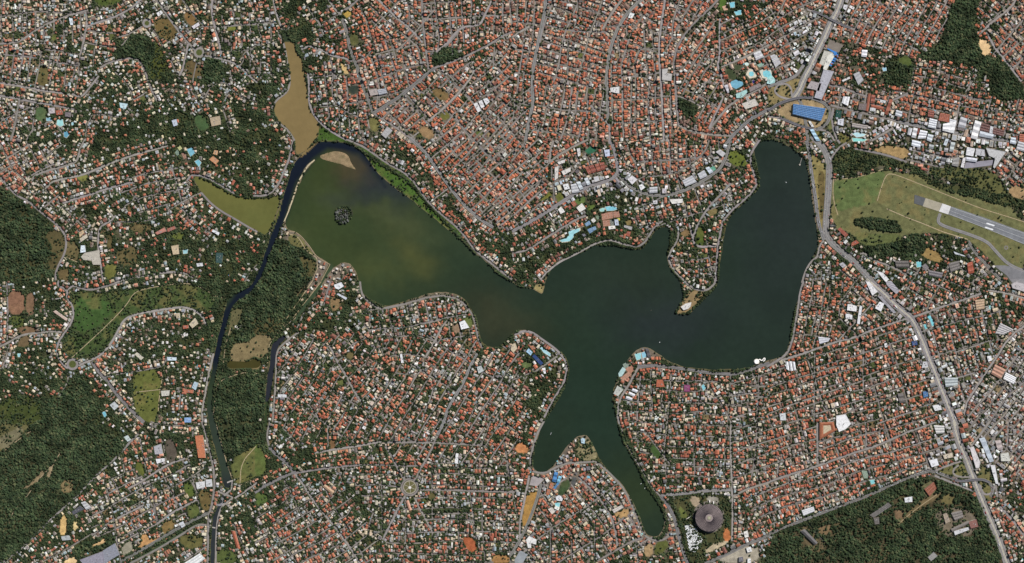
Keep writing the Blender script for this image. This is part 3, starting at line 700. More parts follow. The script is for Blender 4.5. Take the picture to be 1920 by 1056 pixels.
# ------------------------------------------------------------------ open land: sheet, outline, colour, tree cover, (wood?)
c_ = lambda *a: lin(*a)
LAND = [  # name, sheet, pts, rgb, trees 0..9, mottle
 ('F1','E','-40,350 90,400 200,480 330,580 400,650 480,760 440,880 410,1056 -40,1056',(66,64,40),6.9),
 ('F1b','E','330,700 420,660 480,720 500,780 480,860 420,980 360,960 400,800',(84,76,50),2),
 ('F2','M','-20,-20 700,-20 940,150 880,230 720,400 500,600 280,810 60,1030 -400,1400 -600,400',(62,60,40),8.2),
 ('F2b','M','-20,-20 260,-20 200,60 60,180 -20,240',(92,88,58),2.5),
 ('F2c','I','560,700 620,690 700,850 760,940 720,1080 180,1080 300,900 430,880',(62,60,40),8.2),
 ('F2d','I','-20,880 300,860 330,1070 -20,1070',(62,70,36),3.5),
 ('F3','F','130,750 240,740 340,800 450,880 460,960 400,1060 360,1100 60,1100 60,1000',(54,56,36),8.6),
 ('F3b','J','-140,20 60,-10 400,0 280,190 235,265 30,265 0,400 -60,440 -130,430 -160,330 -130,180',(54,56,36),8.6),
 ('F3d','I','1840,200 1790,350 1760,380 1780,440 1850,510 1920,520 1960,400',(34,46,26),8.8),
 ('F3c','J','0,270 220,270 190,350 120,400 0,400 -40,460 -40,300',(72,66,42),5),
 ('F4','I','1640,750 1700,705 1920,690 1990,700 1990,1080 1605,1080 1615,900',(60,62,40),7.2),
 ('F4b','M','1620,-10 1990,-10 1990,140 1920,160 1720,280 1700,260 1650,100',(60,62,40),7.2),
 ('G5','M','1720,290 1920,160 1960,180 1990,240 2000,320 1940,400 1800,468 1760,440',(88,92,52),.6),
 ('S1','J','-190,470 -60,450 0,400 60,395 128,405 90,480 85,545 30,580 -10,560 -60,590 -190,640',(118,104,74),.3),
 ('S1b','J','-60,590 0,575 50,600 30,660 -40,660',(112,100,70),.5),
 ('F5','D','1400,-20 1570,-20 1545,200 1580,300 1640,430 1760,450 1900,610 1870,770 1700,730 1640,560 1500,480 1300,450 1130,450 1150,400 1290,360 1330,180',(48,54,32),9),
 ('DT','D','1570,310 1620,285 1660,330 1685,385 1630,425 1610,415',(205,172,128),0),
 ('F6','D','880,450 950,430 1090,480 1090,560 1060,640 940,650 860,600',(40,50,28),7.5),
 ('SP','D','985,430 1040,418 1085,450 1070,500 1000,480 975,455',(66,82,40),.3),
 ('F7','A','850,400 920,340 1010,240 1100,290 1180,330 1160,440 1100,560 1070,480 1000,430 870,440',(32,44,26),9),
 ('F7b','A','1160,300 1220,380 1250,480 1290,540 1290,580 1110,600 1090,520 1160,440',(72,76,36),4),
 ('F8','A','1530,430 1600,440 1680,470 1690,610 1560,620 1530,560',(32,44,28),9),
 ('G1','I','500,150 560,60 700,90 1000,55 1250,28 1450,20 1600,100 1620,170 1560,240 1450,195 1370,180 1100,218 960,250 910,300 830,460 750,540 600,580 500,560 465,500 475,430 540,360 565,250 545,180',(62,76,42),2.3),
 ('G1b','I','560,120 700,110 850,170 830,250 700,360 560,380 560,250',(60,82,42),.9),
 ('G2','H','480,290 640,280 860,215 1000,240 1150,250 1250,330 1500,420 1940,530 1940,985 1760,1000 1640,860 1500,740 1300,690 1000,700 1010,760 820,790 700,780 640,700 480,640 470,400',(98,98,64),.12),
 ('G2b','H','490,295 640,285 860,220 880,260 830,400 800,470 640,500 510,540 495,400',(86,98,58),.12),
 ('G2c','H','640,700 680,690 830,700 1000,700 1010,760 820,785 700,780',(88,94,56),1),
 ('G3','H','318,110 350,100 440,200 435,420 430,640 415,730 395,640 370,480 345,300',(128,116,74),.8),
 ('G3b','H','370,230 430,230 425,500 400,640 380,420',(92,80,50),.8),
 ('G3c','D','310,985 400,985 420,1056 350,1100 330,1056',(96,96,52),1.5),
 ('G3d','D','540,985 560,1000 640,1056 560,1080 520,1050',(96,92,52),2),
 ('F11','H','500,80 600,60 700,80 1040,165 1160,215 1250,310 1350,340 1450,330 1700,390 1940,440 1940,520 1700,475 1500,415 1300,370 1180,310 1080,215 950,200 820,190 640,240 580,270 480,240',(70,72,44),6),
 ('F11e','H','1320,200 1500,200 1700,230 1760,330 1800,420 1500,340 1360,290 1230,260 1180,220',(86,86,52),3),
 ('F11b','H','640,590 740,570 800,570 980,610 1010,700 930,680 830,670 660,640',(44,52,30),8),
 ('F11c','H','700,800 900,770 1100,720 1190,760 1130,860 900,870 700,845',(44,52,30),8.5),
 ('D1','H','770,70 880,30 960,40 1060,60 1040,150 900,100',(150,124,84),.6),
 ('D1b','H','1790,370 1850,330 1930,350 1930,440 1860,440',(150,124,90),.5),
 ('SP2','H','1170,830 1200,790 1310,860 1310,930 1150,870',(136,112,70),.3),
 ('F12','C','1240,720 1340,770 1410,820 1360,880 1260,840',(54,56,36),8.6),
 ('F13','B','1340,390 1460,340 1520,420 1620,400 1560,450 1350,500 1310,470',(40,50,30),7.5),
 ('F10','P','-20,870 300,760 620,640 900,520 1050,440 1240,400 1540,520 1640,720 1790,1066 1840,1500 -20,1500',(72,64,46),7.0),
 ('F10b','P','1290,560 1350,530 1400,550 1390,620 1300,610',(98,90,58),.5),
 ('F10c','P','1340,340 1420,310 1490,400 1400,410',(98,100,54),1),
 ('F10d','P','1400,330 1460,325 1490,390 1420,400',(112,90,52),.8),
 ('F10e','P','1620,470 1660,470 1680,510 1640,530',(98,100,54),1),
 ('G4','F','755,30 860,60 950,160 1080,210 1180,300 1240,390 1300,480 1400,570 1480,640 1560,715 1480,695 1380,620 1260,520 1150,430 1010,330 920,250 860,170 800,80',(66,90,38),1.4),
 ('G4b','B','480,945 580,1000 720,1056 720,1075 500,1060 455,1056',(62,84,36),1.5),
 ('G6','I','1000,680 1220,650 1185,1056 1080,1056 1010,960 1000,800',(90,94,48),.6),
 ('BF','I','60,60 190,75 185,250 62,250',(124,92,72),0),('BF2','I','195,75 260,85 258,250 195,250',(112,88,68),.2),
 ('BF3','I','65,255 180,255 185,330 130,350 70,330',(76,84,44),2),('BF4','I','130,340 270,330 275,385 130,395',(110,88,66),.8),
 ('BF5','I','180,400 225,400 215,500 110,485',(102,86,62),.6),
 ('GA','A','700,-10 940,-10 900,25 760,50 720,30',(70,82,40),.8),
 ('PI','A','275,790 360,800 340,910 262,905',(76,94,62),0),('PI2','A','1460,860 1540,870 1575,960 1510,990 1460,930',(64,84,52),.3),
 ('GE','A','395,255 435,250 420,305 385,300',(92,98,52),.2),('GE2','A','1700,205 1770,200 1780,225 1730,235 1700,230',(104,108,48),.2),
 ('OR','A','1380,100 1420,90 1490,150 1440,205 1380,140',(118,92,58),.3),('OR2','A','1130,150 1280,130 1330,230 1300,300 1210,300',(100,84,52),1.5),
 ('BR','A','1400,430 1520,500 1500,590 1390,580',(92,78,52),.8),('BR2','A','290,500 370,500 360,650 280,640',(94,86,54),.8),
 ('BB','B','620,445 680,500 700,555 660,560',(190,160,110),0),('BB2','B','655,90 720,80 700,135 660,130',(172,142,72),0),
 ('BB3','B','700,255 760,245 775,330 710,350',(76,78,46),.3),('DK','B','685,650 770,640 775,700 695,710',(48,56,48),0),
 ('BR3','B','1300,690 1370,650 1460,720 1410,770',(112,92,60),.2),('BR4','B','1375,860 1430,830 1460,880 1410,910',(96,94,48),.2),
 ('BR5','B','1210,990 1260,930 1350,1000 1300,1056',(138,112,80),.1),('GR6','B','1640,1000 1690,970 1710,1000 1670,1030',(76,92,44),.3),
 ('BR7','B','850,890 900,880 940,930 900,1000 850,960',(104,100,60),1),
 ('SC','C','1585,520 1640,500 1700,590 1650,610',(60,68,46),0),('SC2','C','1660,490 1720,480 1730,510 1680,540',(64,72,50),0),
 ('VG','C','1565,-10 1620,-10 1600,50 1555,90 1550,30',(76,98,44),.3),
 ('VY','G','200,460 300,360 305,420 200,460',(98,98,44),.4),('VY2','G','325,400 370,380 395,440 345,475',(92,96,46),.2),
 ('PG','G','460,440 540,415 560,450 500,490',(84,104,56),.1),('PG2','G','560,490 610,470 625,500 570,530',(78,98,46),.3),
 ('LG','G','1640,60 1740,100 1780,190 1660,190 1620,140',(92,100,44),.6),
 ('BP','G','1470,520 1530,500 1550,550 1480,570',(112,100,66),.1),('BP2','G','1265,680 1330,650 1335,720 1270,720',(118,96,66),.2),
 ('GG','G','1380,660 1440,640 1440,790 1385,800',(74,86,38),.8),
 ('GC','G','545,60 620,40 635,80 560,110',(48,96,72),0),
 ('TN','G','850,590 905,590 900,640 850,630',(120,104,66),.2),
 ('W1','E','780,920 870,920 880,1010 790,1056',(96,96,50),.3),('W2','E','560,250 650,250 660,300 600,310',(112,112,60),.4),
 ('W3','E','800,710 845,700 850,800 800,810',(80,72,46),.5),('W4','E','480,750 590,760 600,900 500,900',(96,86,58),1.2),
 ('W5','E','870,820 940,820 1000,780 1040,870 1020,930 950,960 880,920',(92,82,54),3),
 ('W6','E','430,970 520,960 520,1056 440,1040',(98,84,56),.4),('W7','E','1260,680 1380,690 1370,740 1300,740',(86,94,44),1.6),
 ('W8','E','940,610 1150,620 1150,680 1000,690',(96,84,56),2.5),
 ('X1','J','555,110 640,120 620,220 560,220',(124,102,72),.6),('X2','J','670,540 720,520 745,560 700,590',(96,86,56),.3),
 ('X3','J','600,740 660,730 665,780 620,780',(84,90,50),.5),('X4','J','1540,290 1600,250 1640,330 1560,370',(84,94,52),.6),
 ('X5','J','1460,330 1520,310 1550,360 1490,400',(130,108,88),.3),
 ('Y1','M','1010,300 1070,295 1090,400 1050,400',(88,92,44),.3),('Y2','M','1370,450 1440,450 1470,560 1400,560',(80,92,44),.3),
 ('Y3','M','1480,510 1570,500 1590,650 1520,670',(98,84,52),.6),('Y4','M','1210,760 1290,720 1320,780 1220,850',(116,96,60),.2),
 ('Y5','M','1400,620 1490,610 1510,680 1420,740',(84,92,50),.5),('Y6','M','1230,140 1300,110 1340,260 1260,320',(84,76,66),.1),
 ('Y7','M','450,720 500,680 510,840 445,850',(190,158,104),.1),('Y8','M','545,750 580,745 590,800 550,820',(196,174,124),0),
 ('Y9','M','1050,850 1100,830 1130,880 1200,860 1200,880 1000,960 1070,900',(176,134,88),.2),
 ('YA','M','920,910 990,880 1010,960 910,1010',(140,134,116),.2),('YB','M','600,890 780,860 860,830 870,920 720,960 640,980 520,990',(46,56,32),7),
 ('YC','M','660,940 740,890 790,870 790,900 720,930',(190,156,112),.2),('YD','M','450,1056 540,1005 580,1020 590,1066',(206,176,130),.1),
 ('YE','M','1620,950 1740,950 1790,1056 1620,1066',(76,86,46),1),('YF','M','1330,870 1420,830 1500,850 1540,920 1400,960',(92,88,52),1),
 ('YG','M','1010,330 1060,320 1065,360 1020,370',(84,90,44),.2),
 ('Z1','N','1540,870 1600,855 1650,900 1660,960 1600,980',(152,86,56),.1),('Z2','N','1750,1056 1800,980 1900,1000 1920,1056',(150,112,70),.6),
 ('Z3','N','550,130 590,120 600,190 560,210',(110,84,58),.2),('Z4','N','-10,520 70,530 100,590 0,640',(74,90,46),.5),
 ('Z5','N','1290,530 1350,525 1345,570 1300,580',(86,80,50),.2),('Z6','N','-10,130 20,170 90,330 60,380 -10,420',(80,92,48),.4),
 ('O1','O','30,170 60,140 130,180 110,240 20,220',(178,120,78),0),('O2','O','110,520 210,520 200,600 130,780 70,780 90,640',(152,116,64),.2),
 ('O3','O','350,500 370,440 440,430 430,500 380,550 340,540',(56,72,46),.1),('O4','O','440,410 490,410 480,460 450,500',(80,80,78),0),
 ('O5','O','820,660 870,640 880,700 800,720 760,690',(160,128,86),.3),('O6','O','1030,180 1080,170 1125,230 1100,275 1060,250',(62,82,44),.3),
 ('O7','O','480,140 520,110 580,130 620,190 640,260 600,290 520,290 480,220',(128,118,88),3.2),
 ('O8','O','1070,900 1180,880 1170,950 1070,1010',(84,88,46),1.2),('O9','O','990,910 1060,910 1060,1000 990,1010',(150,126,92),.5),
 ('OA','O','1170,560 1420,545 1560,540 1640,560 1650,900 1560,900 1440,950 1430,1056 1330,1056 1260,800',(66,66,42),4.2),
 ('OB','O','1330,560 1400,555 1420,620 1360,640',(150,134,112),0),('OC','O','1450,560 1540,550 1560,620 1480,600',(136,130,118),.4),
 ('OD','O','1590,790 1630,800 1645,890 1590,900',(176,108,66),.1),('OE','O','1240,610 1330,700 1290,720 1270,740',(92,98,52),.2),
 ('OF','O','1460,930 1600,890 1640,900 1440,1000',(176,160,132),.3),
 ('OG','O','1560,1000 1840,900 1860,1056 1560,1056',(150,142,126),.2),
 ('P1','K','65,600 150,600 155,640 80,655',(88,100,62),.1),('P2','K','1290,120 1340,60 1470,70 1380,170 1340,240 1240,250 1230,210',(132,112,80),2.0),
 ('P3','K','150,40 240,0 235,95 190,80',(140,126,84),.8),
 ('Q1','P','1580,-10 1600,-10',(0,0,0),0),
 ('R1','L','660,120 .0,0',(0,0,0),0),
]
LAND += [('VA','D','60,830 150,770 260,748 340,752 430,795 452,840 425,935 340,965 200,920 100,870',(144,124,92),.5),('VB','D','440,800 488,822 480,1000 440,950',(98,98,60),.8),
 ('VC','D','0,660 110,630 200,590 250,590 215,650 190,740 130,745 60,775 0,805',(126,112,76),1.2),('VD','P','1250,372 1330,335 1450,300 1500,330 1520,405 1340,398',(104,100,62),1.2),
 ('VE','P','1570,420 1600,330 1650,350 1690,450 1680,600 1620,560',(106,100,64),1.4),('VF','D','190,735 215,650 300,560 290,640 250,735',(112,96,66),.5),
 ('VG2','D','300,985 340,985 300,960',(100,96,60),.5),('VH','A','1230,520 1300,540 1300,600 1200,600',(70,76,46),5)]
LAND += [('C1','M','455,440 540,415 560,500 500,530 460,520',(120,104,74),1.2),('C2','M','385,315 420,300 370,430 335,430',(138,122,96),.6),('C3','M','290,390 330,345 320,420 200,500 160,500 240,450',(128,112,86),1.2),
 ('C4','M','-20,120 100,60 160,20 180,80 60,190 -20,210',(110,104,80),2),('C5','P','370,780 450,755 500,800 440,850 380,830',(112,92,68),1),('C6','P','235,780 300,765 380,880 450,900 400,970 330,980 250,850',(94,82,60),2.5),
 ('C7','P','950,650 1030,660 1000,740 950,720',(110,90,68),1),('C8','P','1270,650 1480,640 1590,740 1510,860 1350,870 1250,760',(104,94,80),3),('C9','P','1150,470 1230,430 1280,500 1210,570 1170,540',(96,92,64),1.5),
 ('CA','P','1180,560 1300,520 1310,540 1080,700 990,770 960,750',(102,88,62),2.5),('CB','F','310,860 400,880 450,900 445,990 390,1056 330,1020 360,940',(82,76,48),3),('CC','F','240,700 310,700 420,830 440,870 330,800 250,780',(100,96,60),1),
 ('CD','I','1740,200 1830,190 1800,300 1760,350 1710,430 1720,330',(92,88,60),1.5),('CE','M','560,880 640,870 700,830 690,800 560,850',(60,66,40),6),('CF','J','330,60 380,20 320,100 290,150',(128,104,78),.4)]
LAND = [(n, chaikin(PT(s, p), 1), lin(*c), t) for n, s, p, c, t in [q for q in LAND if len(q[2].split()) > 2]]
# ------------------------------------------------------------------ terrain and water
x0g, x1g, y0g, y1g, st = -200., 2120., -160., 1216., 2.4
gx = np.arange(x0g, x1g+st, st); gy = np.arange(y0g, y1g+st, st); NX, NY = len(gx), len(gy)
GX, GY = np.meshgrid(gx, gy); fx, fy = GX.ravel(), GY.ravel()
jx = fx+(vnoise(fx, fy, 9, 31)-.5)*2.2; jy = fy+(vnoise(fx, fy, 9, 37)-.5)*2.2
def sdf(x, y, poly, pad=7):
    """signed distance, positive inside, clipped to a band of pad pixels"""
    out = np.full(x.shape, -float(pad))
    bb = np.where((x > poly[:,0].min()-pad)&(x < poly[:,0].max()+pad)&(y > poly[:,1].min()-pad)&(y < poly[:,1].max()+pad))[0]
    xs, ys = x[bb], y[bb]; d = np.full(xs.shape, float(pad)); n = len(poly)
    for i in range(n):
        ax, ay = poly[i]; bx, by = poly[(i+1) % n]
        m = (xs > min(ax,bx)-pad)&(xs < max(ax,bx)+pad)&(ys > min(ay,by)-pad)&(ys < max(ay,by)+pad)
        k = np.where(m)[0]
        if not len(k): continue
        dx, dy = bx-ax, by-ay; t = np.clip(((xs[k]-ax)*dx+(ys[k]-ay)*dy)/(dx*dx+dy*dy+1e-9), 0, 1)
        d[k] = np.minimum(d[k], np.hypot(xs[k]-ax-t*dx, ys[k]-ay-t*dy))
    out[bb] = np.where(inpoly(xs, ys, poly), d, -d); return out
wd_ = np.full(fx.shape, -7.)
WATERS.append(PT('Z','498,735 506,735 503,760 500,800 495,802 497,770'))
for p in WATERS: wd_ = np.maximum(wd_, sdf(jx, jy, p))
isl = np.maximum(sdf(jx, jy, chaikin(ISLAND, 2)), -7)
bar = sdf(fx, fy, chaikin(SANDBAR, 2), 14)
landd = np.maximum(-wd_, isl)
WL = -.8
z = WL+np.clip(landd*.42, -3, .8)
barz = WL-.9+np.clip(bar*.3, -2, 1.9)*(.5+.9*fbm(fx, fy, 9, 51))
barz *= 1.0
fadeE = np.clip((700-fx)/45, 0, 1)
z = np.where((wd_ > 0)&(bar > -6), np.maximum(z, np.minimum(barz, WL+.5)-(1-fadeE)*.9), z)
tc = treecover(fx, fy)+((fx < 1000)&(fy > 540))*.5; nz = fbm(fx, fy, 14, 60); nz2 = vnoise(fx, fy, 5, 70)
dirt = np.array(lin(116,102,84)); grass = np.array(lin(62,66,40)); conc = np.array(lin(124,114,104))
k = np.clip(tc/4.6+.9*(nz-.5), 0, 1)[:,None]
gc = ((dirt*.45+conc*.55)*(1-k)+grass*k)*(.62+.4*nz2)[:,None]
LT = np.full(fx.shape, -1.)
DRY = np.array(lin(120,104,66))
for n, p, c, t in LAND:
    m = inpoly(fx, fy, p); v = fbm(fx[m], fy[m], 22, 80); v2 = vnoise(fx[m], fy[m], 6, 90)
    base = np.array(c)*(.74+.3*v2+.25*v)[:,None]
    a = (np.clip((v-.54)*2.6, 0, .42)*(1 if n[0] == 'G' else .3))[:,None]
    gc[m] = base*(1-a)+DRY*a; LT[m] = t
isl_m = isl > -1; gc[isl_m] = lin(60,58,50)
sand = (bar > -6)&(wd_ > 0); sc_ = np.array(lin(138,118,90)); s2 = np.array(lin(88,86,58))
kk = np.clip((vnoise(fx, fy, 7, 95)-.5)*1.6+np.clip((fx-640)/60, 0, .6), 0, 1)[:,None]
gc[sand] = (sc_*(1-kk)+s2*kk)[sand]
shore = (landd > -.8)&(landd < 1.6)&~isl_m&~sand
gc[shore] = gc[shore]*.5+np.array(lin(118,104,72))*.5
idx = np.arange(NX*NY).reshape(NY, NX)
def gridmesh(name, zz, col, mat, keep=None):
    q = np.stack([idx[:-1,:-1].ravel(), idx[1:,:-1].ravel(), idx[1:,1:].ravel(), idx[:-1,1:].ravel()], 1)
    if keep is not None:
        kq = keep[q].any(1); q = q[kq]
        used = np.unique(q); rm = np.full(NX*NY, -1); rm[used] = np.arange(len(used)); q = rm[q]
    else: used = slice(None)
    V = np.stack([(fx[used]-960)*S, (528-fy[used])*S, zz[used]], 1)
    me = bpy.data.meshes.new(name); me.vertices.add(len(V)); me.vertices.foreach_set('co', V.astype(np.float32).ravel())
    me.loops.add(q.size); me.loops.foreach_set('vertex_index', q.astype(np.int32).ravel())
    me.polygons.add(len(q)); me.polygons.foreach_set('loop_start', np.arange(0, q.size, 4, dtype=np.int32)); me.polygons.foreach_set('loop_total', np.full(len(q), 4, np.int32))
    me.update(calc_edges=True)
    at = me.attributes.new('Col', 'FLOAT_COLOR', 'POINT'); C = col[used]
    at.data.foreach_set('color', np.concatenate([C, np.ones((len(C),1))], 1).astype(np.float32).ravel())
    me.materials.append(mat); return link(name, me)
tag(gridmesh('ground', z, gc, M_GROUND), kind='structure')
# lake colour: suspended silt and algae differ from arm to arm
wx_ = (fbm(fx, fy, 70, 160)-.5)*70+(vnoise(fx, fy, 18, 165)-.5)*14; wy_ = (fbm(fx, fy, 60, 170)-.5)*60+(vnoise(fx, fy, 15, 175)-.5)*12
def blob(cx, cy, rx, ry, a=0):
    a = math.radians(a); dx, dy = fx+wx_-cx, fy+wy_-cy
    u = (dx*math.cos(a)+dy*math.sin(a))/rx; v = (-dx*math.sin(a)+dy*math.cos(a))/ry
    return np.exp(-(u*u+v*v)*1.0)[:,None]
wn = fbm(fx+40*vnoise(fx, fy, 60, 110), fy, 45, 111)[:,None]; wn2 = fbm(fx, fy*2, 60, 120)[:,None]
wc = np.array(lin(34,46,36))*np.ones((len(fx),3))
def mixc(w, rgb):
    global wc
    w = np.clip(w, 0, 1); wc = wc*(1-w)+np.array(lin(*rgb))*w
mixc(np.clip((1010-fx-.35*(fy-400))/330, 0, 1)[:,None]*.95, (50,62,38))
mixc(blob(600, 400, 75, 130, 10)*.7, (54,63,34))
mixc(blob(1040, 620, 150, 60, 20)*.7, (36,48,34)); mixc(blob(1120, 760, 90, 200)*.6, (32,47,36))
mixc(blob(1480, 420, 110, 190)*.8, (38,45,43)); mixc(blob(1250, 600, 120, 60)*.6, (38,42,46)); mixc(blob(1180, 520, 120, 60)*.5, (40,48,38))
mixc(blob(1190, 930, 70, 90, 60)*.8, (44,54,34)); mixc(blob(1020, 850, 50, 60)*.6, (36,48,34))
mixc(blob(930, 600, 70, 60)*.8, (52,54,38))
mixc(blob(770, 480, 60, 34, 70)*(.15+.5*wn), (80,80,44)); mixc(blob(700, 500, 90, 40, 10)*.4*wn*1.6, (70,74,40))
mixc(blob(720, 400, 120, 26, 20)*.7*(.3+wn), (70,76,48)); mixc(blob(640, 330, 100, 40, 30)*.55, (50,58,30))
mixc(blob(690, 315, 70, 16, 48)*.95, (30,36,44)); mixc(blob(710, 345, 55, 30, 40)*.8, (36,42,46)); mixc(blob(680, 375, 70, 16, -5)*.55, (44,50,46))
mixc(blob(545, 440, 30, 18)*.4, (80,84,50))
mixc(blob(660, 305, 50, 26, 35)*.9, (70,62,42))
wc *= (.93+.14*wn2)
can = PT('Z', '384,800 380,700 405,600 455,530 495,470 545,300 575,268 608,262 650,264 685,285 712,328 722,350 690,312 672,290 640,283 615,280 588,299 556,345 530,430 500,530 440,575 425,620 412,720 408,800')
def softpoly(p, s): return np.clip(sdf(fx, fy, p, 12)/s*.5+.5, 0, 1)[:,None]
mixc(softpoly(can, 6)*np.clip((735-fy)/60, 0, 1)[:,None], (22,28,38))
mixc(np.clip((fy-715)/60, 0, 1)[:,None]*(fx < 450)[:,None], (47,56,46))
mixc(np.clip((fy-880)/40, 0, 1)[:,None]*((fx < 440)&(fy > 870))[:,None], (34,36,42))
mN = (sdf(fx, fy, ARM_N, 10) > -6)&~((fy > 285)&(fx > 575)); mixc(mN[:,None]*1., (124,106,70)); mixc(mN[:,None]*wn*.5, (112,96,62))
mixc((mN&(fy < 78))[:,None]*1., (50,60,42))
mW = (sdf(fx, fy, ARM_W, 10) > -5); mixc(mW[:,None]*1., (98,96,52)); mixc(mW[:,None]*wn*.6, (84,88,48))
mixc((sdf(fx, fy, POND, 8) > -5)[:,None]*1., (62,58,30))
mixc((sdf(fx, fy, CH_E, 8) > -5)[:,None]*1., (40,42,48)); mixc((sdf(fx, fy, CH_S, 8) > -3)[:,None]*1., (44,48,50)); mixc((sdf(fx, fy, CH_W, 8) > -3)[:,None]*1., (62,74,50))
inlet = PT('Z', '540,604 565,570 600,520 620,495 628,505 600,560 572,600 552,612'); mixc(softpoly(inlet, 3)*.8, (58,72,52))
tag(gridmesh('lake_water', np.full(len(fx), WL), wc, M_WATER, keep=(z < WL+.5)&(landd < 2)), kind='structure')
# wide country beyond the frame
mb = MB(); R0 = (x0g+1, x1g-1, y0g+1, y1g-1); FAR = 11000
outer = [(-FAR,-FAR),(FAR,-FAR),(FAR,FAR),(-FAR,FAR)]; inner = [(R0[0],R0[2]),(R0[1],R0[2]),(R0[1],R0[3]),(R0[0],R0[3])]
for i in range(4):
    a, b, c, d = outer[i], outer[(i+1)%4], inner[(i+1)%4], inner[i]
    mb.f([mb.v(*a,-.4), mb.v(*d,-.4), mb.v(*c,-.4), mb.v(*b,-.4)], lin(92,84,70))
tag(mb.build('surrounding_land', M_GROUND), kind='structure')

# ------------------------------------------------------------------ occupancy raster (half pixels)
OX, OY, OW, OH = -180, -140, 4560, 2680
OCC = np.zeros((OH, OW), np.uint8)      # 1 water / open land, 2 road, 4 building
def cells(x, y): return ((np.asarray(y)-OY)*2).astype(int), ((np.asarray(x)-OX)*2).astype(int)
def stamp_poly(p, bit, grow=0):
    xa, xb = p[:,0].min()-grow, p[:,0].max()+grow; ya, yb = p[:,1].min()-grow, p[:,1].max()+grow
    i0, j0 = cells(xa, ya); i1, j1 = cells(xb, yb); i0 = max(i0,0); j0 = max(j0,0); i1 = min(i1+1,OH); j1 = min(j1+1,OW)
    if i1 <= i0 or j1 <= j0: return
    yy, xx = np.mgrid[i0:i1, j0:j1]; X = xx/2+OX+.25; Y = yy/2+OY+.25
    m = inpoly(X, Y, p)
    if grow:      # widen by stamping the outline
        stamp_line(np.vstack([p, p[:1]]), grow, bit)
    OCC[i0:i1, j0:j1][m] |= bit
def stamp_line(p, r, bit, arr=None):
    arr = (OCC if arr is None else arr)
    q = resample(p, .5); R = int(math.ceil(r*2)); oy, ox = np.mgrid[-R:R+1, -R:R+1]; m = (oy**2+ox**2) <= (r*2)**2+.3
    i, j = cells(q[:,0], q[:,1]); I = (i[:,None]+oy[m][None]).ravel(); J = (j[:,None]+ox[m][None]).ravel()
    ok = (I >= 0)&(I < OH)&(J >= 0)&(J < OW); arr[I[ok], J[ok]] |= bit
for p in WATERS: stamp_poly(p, 1, 1.2)
for n, p, c, t in LAND: stamp_poly(p, 1)
NEAR = np.zeros((OH, OW), np.uint8)
for c, p in ROADS:
    stamp_line(p, WID[c]/2, 2)
    stamp_line(p, 7.5, 1, NEAR)
for c, ctr, r in CIRCLES:
    a = np.linspace(0, 2*math.pi, 40); q = np.stack([ctr[0]+r*np.cos(a), ctr[1]+r*np.sin(a)], 1)
    ROADS.append((c, q)); stamp_line(q, WID[c]/2, 2); stamp_poly(q, 1)
netlines = []
NETS += [('Z','-170,-130 2090,-130 2090,-8 -170,-8',8,17,55),('Z','-170,1064 420,1064 420,1180 -170,1180',-25,18,50),('Z','420,1064 1400,1064 1400,1180 420,1180',3,18,52),('Z','1800,1064 2090,1064 2090,1180 1800,1180',40,16,50),('Z','1928,0 2090,0 2090,360 1928,360',40,16,50),('Z','1928,540 2090,540 2090,1060 1928,1060',-50,16,50),('Z','-170,-10 -8,-10 -8,360 -170,360',70,18,52)]
for s, o, ang, sp, cs in NETS:
    P = PT(s, o); cx, cy = P.mean(0); R = np.hypot(*(P-[cx,cy]).T).max()
    for (a, step) in ((ang, sp), (ang+90, cs)):
        u = np.array([math.cos(math.radians(a)), math.sin(math.radians(a))]); v = np.array([-u[1], u[0]])
        for kq in np.arange(-R, R, step):
            t = np.arange(-R, R, 2.5); L = np.array([cx,cy])+u*t[:,None]+v*(kq+rng.uniform(-1,1))
            L = L+v*((vnoise(L[:,0], L[:,1], 70, 130)-.5)*10)[:,None]
            i, j = cells(L[:,0], L[:,1]); inb = (i >= 0)&(i < OH)&(j >= 0)&(j < OW); i = np.clip(i,0,OH-1); j = np.clip(j,0,OW-1)
            ok = inpoly(L[:,0], L[:,1], P)&inb&((OCC[i,j]&1) == 0)
            ok2 = ok&(NEAR[i,j] == 0) if step == sp else ok
            r0 = None
            for q in range(len(t)+1):
                g = q < len(t) and ok2[q]
                if g and r0 is None: r0 = q
                if not g and r0 is not None:
                    a0, a1 = max(0, r0-3), min(len(t), q+3)
                    while a0 < r0 and not ok[a0]: a0 += 1
                    while a1 > q and not ok[a1-1]: a1 -= 1
                    if (q-r0)*2.5 > 12: netlines.append(L[a0:a1])
                    r0 = None
for L in netlines:
    ROADS.append(('C', L)); stamp_line(L, WID['C']/2, 2)
